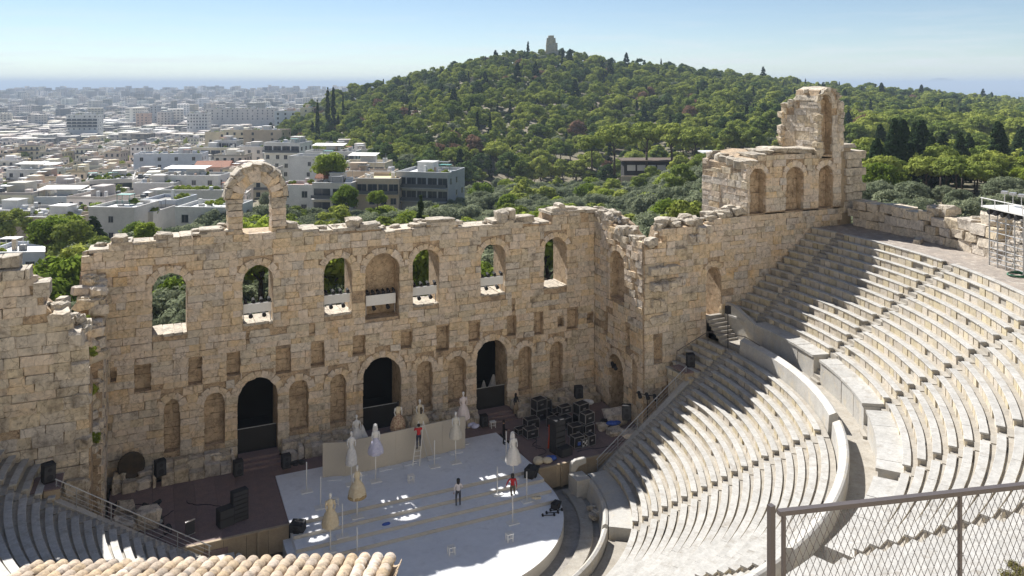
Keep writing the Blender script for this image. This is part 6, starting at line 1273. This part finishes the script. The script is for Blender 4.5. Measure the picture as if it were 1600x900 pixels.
house('white corner apartment block with dark top balcony', 440, 226, 290, 14, 11, 'white', -10, 4, 4, (0,))
house('wide ochre-grey apartment block with stair tower behind', 410, 205, 430, 22, 12, 'tan', -8, 4, 2, hut=True)
house('cream apartment block with many balconies left of the ochre-grey one', 372, 205, 440, 18, 12, 'cream', -14, 4, 4, (1, 2))
house('white square house with flat roof left of the cream balcony block', 338, 208, 450, 13, 10, 'cream', 0, 2, 2)
house('blank white block wall beside the round yellow-green tree', 482, 248, 235, 12, 9, 'white', -6, 3, 1, blank=True, hut=False)
house('white penthouse with wide white awning beside the hill', 515, 240, 268, 17, 9, 'white', -4, 2, 5, (0,), awning=True)
house('low white building with red roof edge at the grove', 476, 294, 185, 13, 8, 'white', -4, 2, 3, hut=False, roof=M['redtile'])
house('small white rooftop house with red tiles at the grove', 511, 279, 190, 5, 5, 'white', -4, 1, 1, pitched=True)
house('grey three-storey house with deep balcony at the edge of the grove', 518, 291, 182, 9, 10, 'pale', -6, 2, 2, (0, 1), hut=True)
house('cream penthouse with slanted white awning over the dark terrace', 567, 258, 230, 13, 9, 'cream', -6, 2, 4, (0,), awning=True, roof=M['roofwhite'])
house('row of cluttered rooftop rooms behind the ochre roof', 570, 272, 205, 15, 6, 'tan', -4, 1, 4)
house('house with ochre flat roof and wide dark windows', 590, 284, 185, 10, 12, 'tan', -4, 2, 4, (0,), hut=False, roof=HM['ochre'])
house('modern block with long glazed balconies and white roof terrace', 659, 274, 187, 13, 13, 'grey', -14, 2, 5, (0, 1), glazed=True, roof=M['roofwhite'])
house('blue-grey tall house against the left foot of the hill', 452, 175, 560, 22, 12, 'blue', -8, 5, 4, roof=M['redtile'])
house('pale cream tower house beside the blue-grey tall house', 478, 170, 540, 8, 8, 'cream', -8, 4, 1)
house('long dark modern office block with rows of windows in the far city', 375, 171, 900, 78, 18, 'pale', 4, 4, 14)
house('grid-windowed white office block in the far city', 308, 178, 800, 20, 14, 'white', 6, 5, 7)
house('wide white apartment slab standing above the far rooftops', 128, 180, 800, 30, 14, 'white', 5, 5, 6, (1, 2, 3))
house('tall slender grey tower in the far city', 240, 166, 1000, 9, 12, 'grey', 5, 8, 2); house('tall grey slab beside the slender tower in the far city', 256, 176, 980, 16, 12, 'pale', 5, 6, 4)
house('terracotta apartment block in the far city', 222, 178, 950, 14, 12, 'pink', 5, 5, 3)
# pavilion under the umbrella pines
pv = thing('low_pavilion', 'low pavilion with white panels under the large umbrella pines', 'pavilion', (*pxu(1040, 268), ground(*pxu(1040, 268)) - 1), None, PHI - math.pi / 2); zt = CAMZ - (250 - HY) / FPX * 268 - pv.location.z
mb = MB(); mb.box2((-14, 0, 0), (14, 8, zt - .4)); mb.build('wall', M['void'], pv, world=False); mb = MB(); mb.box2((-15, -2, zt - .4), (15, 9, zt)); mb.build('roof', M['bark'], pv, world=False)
for k in range(7): mb = MB(); mb.box2((-13 + k * 3.4, -.12, zt - 3.6), (-10.2 + k * 3.4, -.02, zt - 1.7)); mb.build('panel', M['roofwhite'], pv, world=False)
mb = MB(); mb.box2((-16, -7, 0), (18, -6.6, zt - 4.6)); mb.build('terrace_wall', HM['tan'], pv, world=False)
sh = thing('flat_shelter', 'white flat-roofed shelter with thin posts behind the upper wing block', 'shelter', (*pxu(1150, 220), ground(*pxu(1150, 220))), None, PHI - math.pi / 2); zt = CAMZ - (238 - HY) / FPX * 220 - sh.location.z
mb = MB(); mb.box2((-9, 0, zt - .35), (9, 7, zt)); mb.build('roof', M['roofwhite'], sh, world=False)
for k in range(4): mb = MB(); mb.bar((-8.5 + k * 5.6, .3, 0), (-8.5 + k * 5.6, .3, zt - .3), .15); mb.build('post', M['metal'], sh, world=False)
for k, (px, c) in enumerate(((890, 'roofwhite'), (905, 'void'), (990, 'roofwhite'), (1075, 'redtile'), (1092, 'roofwhite'))):
    x, y = pxu(px, 262); g = ground(x, y); t = thing('parked_car', ('white', 'dark', 'white', 'red', 'white')[k] + ' car parked ' + ('at the left of the road below the hill', 'next to the leftmost white car', 'in front of the pavilion', 'at the right of the pavilion', 'rightmost below the pavilion')[k], 'car', (x, y, g), 'cars parked below the hill', PHI - math.pi / 2)
    mb = MB(); mb.prism([(-2.1, -.85, .35), (2.1, -.85, .35), (2.1, -.85, .85), (1.2, -.85, .95), (.7, -.85, 1.45), (-1.3, -.85, 1.45), (-2.0, -.85, .95)], (0, 1.7, 0)); recalc(mb.build('body', M[c], t, world=False).data); mb = MB(); mb.box2((-1.2, -.87, .98), (.75, -.855, 1.36)); mb.build('window', M['glass'], t, world=False)
    for xx in (-1.3, 1.3): mb = MB(); mb.tube((xx, -.9, .33), (xx, -.7, .33), .33, n=10); mb.build('wheel', M['black'], t, world=False)
# --- the city beyond: template houses standing singly, then the far mass
def template(seed):
    r = random.Random(seed); mb = MB(); w, d, h = r.uniform(9, 16), r.uniform(9, 14), r.uniform(9, 16); mb.cur = 0; mb.box2((-w / 2, 0, -6), (w / 2, d, h)); mb.cur = 1; mb.box2((-w / 2 + .3, .3, h), (w / 2 - .3, d - .3, h + .08)); mb.cur = 0
    for a, b in (((-w / 2, 0), (w / 2, .25)), ((-w / 2, .25), (-w / 2 + .25, d)), ((w / 2 - .25, .25), (w / 2, d))): mb.box2((a[0], a[1], h), (b[0], b[1], h + .7))
    mb.box2((-w * .2, d * .4, h), (w * .15, d * .8, h + 2.6)); mb.cur = 3; x = r.uniform(-w * .4, w * .2); mb.box2((x, d * .2, h + 1.9), (x + 3, d * .45, h + 2.0)); mb.cur = 2
    for k in range(5):
        x = r.uniform(-w * .45, w * .4); y = r.uniform(.4, d * .85); mb.cur = r.choice((0, 3, 2, 4)); q = r.uniform(.5, 1.6); mb.box2((x, y, h), (x + q, y + q, h + r.uniform(.6, 2.0)))
    mb.cur = 2; n = int(w / 3)
    for f in range(int(h / 3.1)):
        z = h - (f + 1) * 3.1 + .9
        for i in range(n): x = -w / 2 + w * (i + .5) / n; mb.box2((x - .65, -.04, z), (x + .65, .02, z + 1.5))
        for i in range(3): y = d * (i + .5) / 3; mb.box2((w / 2 - .02, y - .6, z), (w / 2 + .04, y + .6, z + 1.4)); mb.box2((-w / 2 - .04, y - .6, z), (-w / 2 + .02, y + .6, z + 1.4))
        if r.random() < .5: mb.cur = 0; mb.box2((-w / 2, -1.2, z - .9), (w / 2, -.05, z - .75)); mb.cur = 4; mb.box2((-w / 2, -1.2, z - .75), (w / 2, -1.15, z + .05)); mb.cur = 2
    return mb, h
CW = mat('city_render', (.68, .65, .60), (.58, .48, .36), amt=.08, rnd=.34, bump=0, scale=.035, fine=1.0, hue=.03); CRF = mat('city_roofs', (.38, .36, .335), (.30, .28, .26), amt=.15, rnd=.3, bump=0, scale=.05, fine=1)
TPL = []
for s in range(9):
    mb, h = template(s); TPL.append((mb.mesh('city_house', [CW, M['redtile'] if s in (1, 4, 7) else CRF, M['glass'], M['roofwhite'], M['railing']]), h))
hc_ = np.random.RandomState(8); nc = 0; city = []
taken = [(o.location.x, o.location.y) for o in bpy.data.objects if o.name.startswith('house')]
for _ in range(6000):
    px = hc_.uniform(-60, 560); u = math.sqrt(hc_.uniform(200 ** 2, 1150 ** 2)); uf = float(np.interp(px, *UFK)); x, y = pxu(px, u)
    lim = float(np.interp(px, [-60, 200, 400, 470, 560], [1150, 1150, 1150, 700, 330]))
    if u > lim or (px > 425 and u > uf + 60 and u < 640) or (u < 300 and px > 400): continue
    if any((a - x) ** 2 + (b - y) ** 2 < 12.5 ** 2 for a, b in taken): continue
    taken.append((x, y)); city.append((u, x, y, px))
city.sort()
refs = [(o.location.x, o.location.y, o['label']) for o in bpy.data.objects if o.name.split('.')[0] == 'house']
def city_label(x, y, u, px):
    rx, ry, l = min(refs, key=lambda t: (t[0] - x) ** 2 + (t[1] - y) ** 2); ru, rv = w2uv(rx, ry); l = ' '.join(l.split()[:6]); v = w2uv(x, y)[1]
    for wd_ in ('with', 'and', 'in', 'at', 'of', 'on', 'the', 'a', 'above', 'behind', 'below', 'beside', 'next', 'to', 'right', 'left', 'against', 'over'):
        if l.endswith(' ' + wd_): l = l[:-len(wd_) - 1]
    w_ = ('%s of' % ('left' if v < rv else 'right')) if abs(v - rv) > abs(u - ru) else ('behind' if u > ru else 'in front of'); k = CNT.get((l, w_), 0); CNT[(l, w_)] = k + 1
    return '%s city house %s the %s' % (nth(k), w_, l)
for k, (u, x, y, px) in enumerate(city[:290]):
    me, h = TPL[hc_.randint(len(TPL))]; o = inst('city_house', me, None, Matrix.Translation((x, y, ground(x, y) - hc_.uniform(2, 5))) @ Matrix.Rotation(PHI - math.pi / 2 + hc_.uniform(-.35, .35), 4, 'Z') @ Matrix.Diagonal((hc_.uniform(.6, 1.05), hc_.uniform(.65, 1.0), hc_.uniform(.7, 1.05), 1)))
    tag(o, city_label(x, y, u, px), 'house', 'houses of the city spread')
# far mass
V = []; F = []; b = 0
def addbox(x, y, z, w, d, h, rz):
    global b
    c, s = math.cos(rz), math.sin(rz)
    for zz in (-8, h):
        for px_, py_ in ((-w / 2, -d / 2), (w / 2, -d / 2), (w / 2, d / 2), (-w / 2, d / 2)): V.append((x + px_ * c - py_ * s, y + px_ * s + py_ * c, z + zz))
    for f in ((4, 5, 6, 7), (0, 1, 5, 4), (1, 2, 6, 5), (2, 3, 7, 6), (3, 0, 4, 7)): F.append(tuple(i + b for i in f))
    b += 8
for (u, x, y, px) in city[290:]: addbox(x, y, ground(x, y), hc_.uniform(9, 18), hc_.uniform(9, 16), hc_.uniform(7, 14), PHI + hc_.uniform(-.4, .4))
for _ in range(9000):
    px = hc_.uniform(-150, 620); u = math.sqrt(hc_.uniform(1000 ** 2, 3420 ** 2)); x, y = pxu(px, u); tall = hc_.rand() < .06
    w = hc_.uniform(10, 24) * (1 + u / 6000); addbox(x, y, ground(x, y), w, hc_.uniform(10, 20), hc_.uniform(14, 30) if tall else hc_.uniform(5, 13), PHI + hc_.uniform(-.5, .5))
    if hc_.rand() < .6: addbox(x, y, ground(x, y) + 8, w * .4, 6, hc_.uniform(2, 6), PHI)
me = bpy.data.meshes.new('distant_city'); me.from_pydata(V, [], F)
FM = mat('distant_render', (.62, .60, .56), (.46, .40, .33), amt=.1, rnd=.5, bump=0, scale=.01, fine=.3, hue=.03)
N = FM.node_tree.nodes; L = FM.node_tree.links; bs = N['Principled BSDF']; src = bs.inputs['Base Color'].links[0].from_socket
g_ = N.new('ShaderNodeNewGeometry'); sp_ = N.new('ShaderNodeSeparateXYZ'); L.new(g_.outputs['Position'], sp_.inputs[0]); sn_ = N.new('ShaderNodeSeparateXYZ'); L.new(g_.outputs['Normal'], sn_.inputs[0])
def mth(op, a, b_=None):
    n = N.new('ShaderNodeMath'); n.operation = op
    for i, v in enumerate((a, b_)):
        if v is None: continue
        if isinstance(v, (int, float)): n.inputs[i].default_value = v
        else: L.new(v, n.inputs[i])
    return n.outputs[0]
zf_ = mth('GREATER_THAN', mth('FRACT', mth('DIVIDE', sp_.outputs['Z'], 3.3)), .5); xf_ = mth('GREATER_THAN', mth('FRACT', mth('DIVIDE', mth('ADD', sp_.outputs['X'], mth('MULTIPLY', sp_.outputs['Y'], .6)), 4.2)), .45); vert = mth('LESS_THAN', mth('ABSOLUTE', sn_.outputs['Z']), .5)
fac = mth('MULTIPLY', mth('MULTIPLY', zf_, xf_), mth('MULTIPLY', vert, .7)); mxx = N.new('ShaderNodeMix'); mxx.data_type = 'RGBA'; mxx.inputs['B'].default_value = (.07, .08, .10, 1); L.new(fac, mxx.inputs['Factor']); L.new(src, mxx.inputs['A']); L.new(mxx.outputs['Result'], bs.inputs['Base Color'])
me.materials.append(FM); me.update(); o = link(bpy.data.objects.new('distant_city', me)); tag(o, 'far spread of small pale city buildings reaching to the sea', 'city', kind='stuff')
ct = []
for _ in range(4200):
    px = hc_.uniform(-60, 600); u = math.sqrt(hc_.uniform(170 ** 2, 2200 ** 2)); x, y = pxu(px, u)
    if any((a - x) ** 2 + (b_ - y) ** 2 < 42 for a, b_ in taken[:500]) or (px > 460 and u < 620) or (u < 250 and px > 330): continue
    ct.append((x, y, ground(x, y) - .5, hc_.uniform(.7, 1.3), hc_.uniform(0, 6.28), 'leafy' if hc_.rand() < .5 else 'pine'))
gk = 0
for _ in range(900):
    px = hc_.uniform(-10, 455); u = hc_.uniform(105, 330); x, y = pxu(px, u)
    if any((a - x) ** 2 + (b_ - y) ** 2 < 55 for a, b_ in taken[:120]) or not far_enough(x, y, 5.0) or gk >= 75: continue
    gk += 1; kd = ('leafy', 'leafy', 'olive', 'pine', 'shrub')[hc_.randint(5)]; tree(kd, x, y, hc_.uniform(.6, 1.05), inline('green tree between near houses', px), 'trees between the near houses')
mass('city_greenery', 'scattered green treetops between the city houses', 'trees', ct, ('leafy', 'pine'))
# ------------------------------------------------------------------ scaffold, hose, foreground fence and roof, haze
sf = thing('scaffold', 'galvanised scaffold with white deck and floodlights on the promenade at right', 'scaffold', (35.5, -23.5, 13.62)); c0 = onz(1546, 414, 13.62); c1 = onz(1589, 428, 13.62)
ax = (c1 - c0).normalized(); bx = Vector((-ax.y, ax.x, 0)); bx = bx if bx.dot(Vector((DX, DY, 0))) > 0 else -bx; Lx = 3.0; D_ = 2.0; topz = CAMZ - (322 - HY) / FPX * w2uv(c0.x, c0.y)[0] - 13.62
for i in range(5):
    for j in range(2):
        q = c0 + ax * (Lx * i / 4) + bx * (D_ * j); mb = MB(); mb.tube(q, q + Vector((0, 0, topz - .1)), .045); mb.build('upright', M['galv'], sf)
for k, z in enumerate((.25, .55, .85, 1.15, 1.6, 2.2, topz - .9, topz - .5)):
    for j in range(2):
        q = c0 + bx * (D_ * j) + Vector((0, 0, z)); mb = MB(); mb.tube(q, q + ax * Lx, .03); mb.build('ledger', M['galv'], sf)
    for i in range(3): q = c0 + ax * (Lx * i / 2) + Vector((0, 0, z)); mb = MB(); mb.tube(q, q + bx * D_, .03); mb.build('transom', M['galv'], sf)
for i in range(3):
    q = c0 + ax * (Lx * i / 3) + Vector((0, 0, .3)); mb = MB(); mb.tube(q, q + ax * (Lx / 3) + Vector((0, 0, topz - 1.2)), .025); mb.build('brace', M['galv'], sf)
for i in range(5):
    q = c0 + ax * (Lx * (i + .5) / 5) + bx * -.3; z = topz - .35; mb = MB(); mb.tube(q + Vector((0, 0, z)), q + bx * .55 + Vector((0, 0, z + .12)), .16, .12, 10); mb.build('spotlight', M['black'], sf)
q = c0 - ax * .4 - bx * .3 + Vector((0, 0, topz - .1)); mb = MB(); mb.prism([q, q + ax * (Lx + .9), q + ax * (Lx + .9) + bx * (D_ + .6), q + bx * (D_ + .6)], (0, 0, .1)); recalc(mb.build('deck', M['white'], sf).data)
for i in range(4): p = q + ax * (.1 + i * 1.2) + Vector((0, 0, .1)); mb = MB(); mb.tube(p, p + Vector((0, 0, .55)), .03); mb.build('rail_post', M['white'], sf)
mb = MB(); mb.tube(q + Vector((0, 0, .6)), q + ax * 3.8 + Vector((0, 0, .6)), .03); mb.build('guard_rail', M['white'], sf)
for i in range(5):
    p = q + ax * (.2 + i * .75) + bx * 1.5 + Vector((0, 0, .95)); mb = MB(); mb.box(p, (.5, .35, .16), .4); mb.tube(p, p - Vector((0, 0, .85)), .025); mb.build('floodlight', M['galv'], sf)
p = onz(1592, 431, 13.62); t = thing('hose_coil', 'green hose coiled on the promenade at the right edge', 'hose', tuple(p))
for k in range(4):
    mb = MB(); n = 22; pts = [p + Vector((math.cos(6.283 * i / n) * (.62 + .05 * k), math.sin(6.283 * i / n) * (.62 - .04 * k),   .04 + .03 * k)) for i in range(n + 1)]
    for a, b2 in zip(pts, pts[1:]): mb.tube(a, b2, .03, n=6, cap=False)
    mb.build('coil', M['greenhose'], t)
# foreground fence
def cam_pt(px, py, u): return onu(px, py, u)
A = cam_pt(1216, 801, 6.2); U2 = 6.2 * (800.5 - HY) / (758 - HY); B_ = cam_pt(1640, 754, 6.2 * (801 - HY) / (754 - HY)); B_.z = A.z; dv = (B_ - A).normalized(); DN = Vector((0, 0, -1))
fe = thing('wire_fence', 'dark metal fence with diamond wire mesh in the near right corner', 'fence', tuple(A + DN * 1.1))
mb = MB(); mb.bar(A, A + dv * 3.2, .05, .036); mb.build('top_rail', M['darkmetal'], fe)
p0 = cam_pt(1205, 789, 6.12); mb = MB(); mb.bar(p0 + Vector((0, 0, 0)), p0 + DN * 1.6, .045, .045); mb.build('end_post', M['darkmetal'], fe)
for d in (.045, 1.62, 3.1): q = A + dv * d + DN * .02; mb = MB(); mb.bar(q, q + DN * 1.45, .026); mb.build('post', M['darkmetal'], fe)
mb = MB(); cw, chh = .06, .068; nlong = int(3.1 / cw)
nrm = Vector((-dv.y, dv.x, 0))
for i in range(-11, nlong + 11):
    for sgn in (1, -1):
        x0 = i * cw; pts = []
        for k in range(0, 19):
            xx = x0 + sgn * k * cw * .5 * 1.0; z = -.03 - k * chh
            pts.append((xx, z))
        for (xa, za), (xb, zb_) in zip(pts, pts[1:]):
            if 0.05 < min(xa, xb) and max(xa, xb) < 3.08: mb.tube(A + dv * xa + Vector((0, 0, za)) + nrm * .003 * sgn, A + dv * xb + Vector((0, 0, zb_)) + nrm * .003 * sgn, .0024, n=4, cap=False)
mb.build('wire_mesh', M['darkmetal'], fe)
# slope the camera stands on
mb = MB(); rs_ = random.Random(3); P = []
nx, ny = 26, 14
for j in range(ny):
    for i in range(nx):
        px = 1240 + 560 * i / (nx - 1); edge = np.interp(px, [1240, 1460, 1530, 1600, 1800], [6.9, 8.3, 9.0, 10.6, 13]); u = 5.6 + (edge - 5.6) * j / (ny - 1); q = onu(px, 500, u); z = 19.75 - (u - 6) * .14 + rs_.uniform(-.05, .05) - (2.5 if j == ny - 1 else 0) - (1.5 if i == 0 else 0); P.append((q.x, q.y, z))
mb.add(P, [(j * nx + i, j * nx + i + 1, (j + 1) * nx + i + 1, (j + 1) * nx + i) for j in range(ny - 1) for i in range(nx - 1)]); recalc(mb.build('hill_slope', M['promenade'], smooth=True).data); tag(bpy.data.objects['hill_slope'], kind='structure')
DRY = [crown_mesh('dry_bush', M['drybush'], 130 + i, .5, .55, .0, 16, 120, .022, .8) for i in range(2)] + [crown_mesh('dry_bush', M['grass'], 135, .45, .4, .0, 16, 120, .02, .8)]
for k, (px, u, s) in enumerate(((1548, 8.9, .4), (1572, 9.2, .45), (1598, 9.8, .5), (1560, 9.4, .35), (1612, 9.0, .5), (1535, 8.7, .25))):
    q = onu(px, 500, u); z = 19.75 - (u - 6) * .14 - .06; o = inst('dry_bush', DRY[k % 3], None, Matrix.Translation((q.x, q.y, z)) @ Matrix.Rotation(k * 1.3, 4, 'Z') @ Matrix.Diagonal((s, s, s * .8, 1))); tag(o, nth(k) + ' dry grey-green bush in the bottom right corner behind the fence', 'bush', 'dry bushes below the fence')
# foreground roof of clay tiles
E0 = onz(75, 894, 16.3); E1 = onz(618, 881, 16.3); el = (E1 - E0); elen = el.length; ed = el.normalized(); dn = Vector((-ed.y, ed.x, 0)); dn = dn if dn.dot(Vector((DX, DY, 0))) > 0 else -dn
rf = thing('tiled_roof', 'clay tiled roof corner in the near foreground at bottom left', 'roof', tuple(E0)); slope = math.radians(17); down = (dn * math.cos(slope) - Vector((0, 0, 1)) * math.sin(slope)); upn = ed.cross(down); upn = upn if upn.z > 0 else -upn
def tile_mesh(cover, seed):
    mb = MB(); n = 8; r = random.Random(seed); L_ = .46; vs = []
    for (s, R, lift) in ((0, .098, .0), (L_, .118, .02)):
        for i in range(n + 1):
            t = math.pi * i / n
            for q in (R, R - .016): vs.append((math.cos(t) * q, s, (math.sin(t) * q if cover else -math.sin(t) * q) + lift))
    k = 2 * (n + 1); fs = []
    for i in range(n): a = 2 * i; fs += [(a, a + 2, k + a + 2, k + a), (a + 1, k + a + 1, k + a + 3, a + 3), (a, a + 1, a + 3, a + 2), (k + a, k + a + 2, k + a + 3, k + a + 1)]
    fs += [(0, k, k + 1, 1), (2 * n, 2 * n + 1, k + 2 * n + 1, k + 2 * n)]; mb.add(vs, fs); return recalc(mb.mesh('cover_tile' if cover else 'pan_tile', M['tile'], smooth=True))
CT = tile_mesh(True, 1); PT = tile_mesh(False, 2); CTL = CT.copy(); CTL.materials.clear(); CTL.materials.append(M['tilelime'])
R3 = Matrix(((ed.x, down.x, upn.x), (ed.y, down.y, upn.y), (ed.z, down.z, upn.z))).to_4x4(); nt = int(elen / .232) + 3; Pi = wmat(rf).inverted(); rq = random.Random(6)
for i in range(-1, nt - 1):
    for j in range(6):
        o = E0 + ed * (i * .232) - down * (.42 + j * .36)
        if i >= nt - 2: continue
        lime = i in (7, nt - 4, nt - 5)
        inst('cover_tile', CTL if lime else CT, rf, Pi @ (Matrix.Translation(o + upn * (.06 + .012 * (j % 2)) + ed * rq.uniform(-.012, .012) + down * rq.uniform(-.03, .03)) @ R3 @ Matrix.Rotation(rq.uniform(-.03, .03), 4, 'Z')))
        inst('pan_tile', PT, rf, Pi @ (Matrix.Translation(o + ed * .116 + upn * (.05 + .012 * (j % 2))) @ R3))
mb = MB(); a = E0 - ed * .42; q = [a + down * -.1 - upn * .12, a + ed * (elen + .14) + down * -.1 - upn * .12, a + ed * (elen + .14) - down * 2.5 - upn * .12, a - down * 2.5 - upn * .12]; mb.prism(q, -upn * .12); recalc(mb.build('roof_bed', M['proskwood'], rf).data)
mb = MB(); q = [Vector((v.x, v.y, 0)) for v in (a - down * .35, a + ed * (elen + .5) - down * .35, a + ed * (elen + .5) - down * 1.6, a - down * 2.4)]; mb.prism([v + Vector((0, 0, 13.0)) for v in q], (0, 0, 3.0)); recalc(mb.build('wall', M['wallgrey'], rf).data)
# air between here and the far city
hz = MB(); hz.box((*uv2w(8000, 0), 0), (70000, 70000, 1)); hz = MB(); hz.box2((CAMX - 38000, CAMY - 38000, -101), (CAMX + 38000, CAMY + 38000, 95)); vm = bpy.data.materials.new('thin_haze'); vm.use_nodes = True; N = vm.node_tree.nodes; N.remove(N['Principled BSDF']); pvn = N.new('ShaderNodeVolumePrincipled'); pvn.inputs['Color'].default_value = (.64, .77, .93, 1); pvn.inputs['Density'].default_value = .00019; pvn.inputs['Anisotropy'].default_value = 0
vm.node_tree.links.new(pvn.outputs[0], N['Material Output'].inputs['Volume']); o = hz.build('haze', vm); tag(o, kind='stuff')
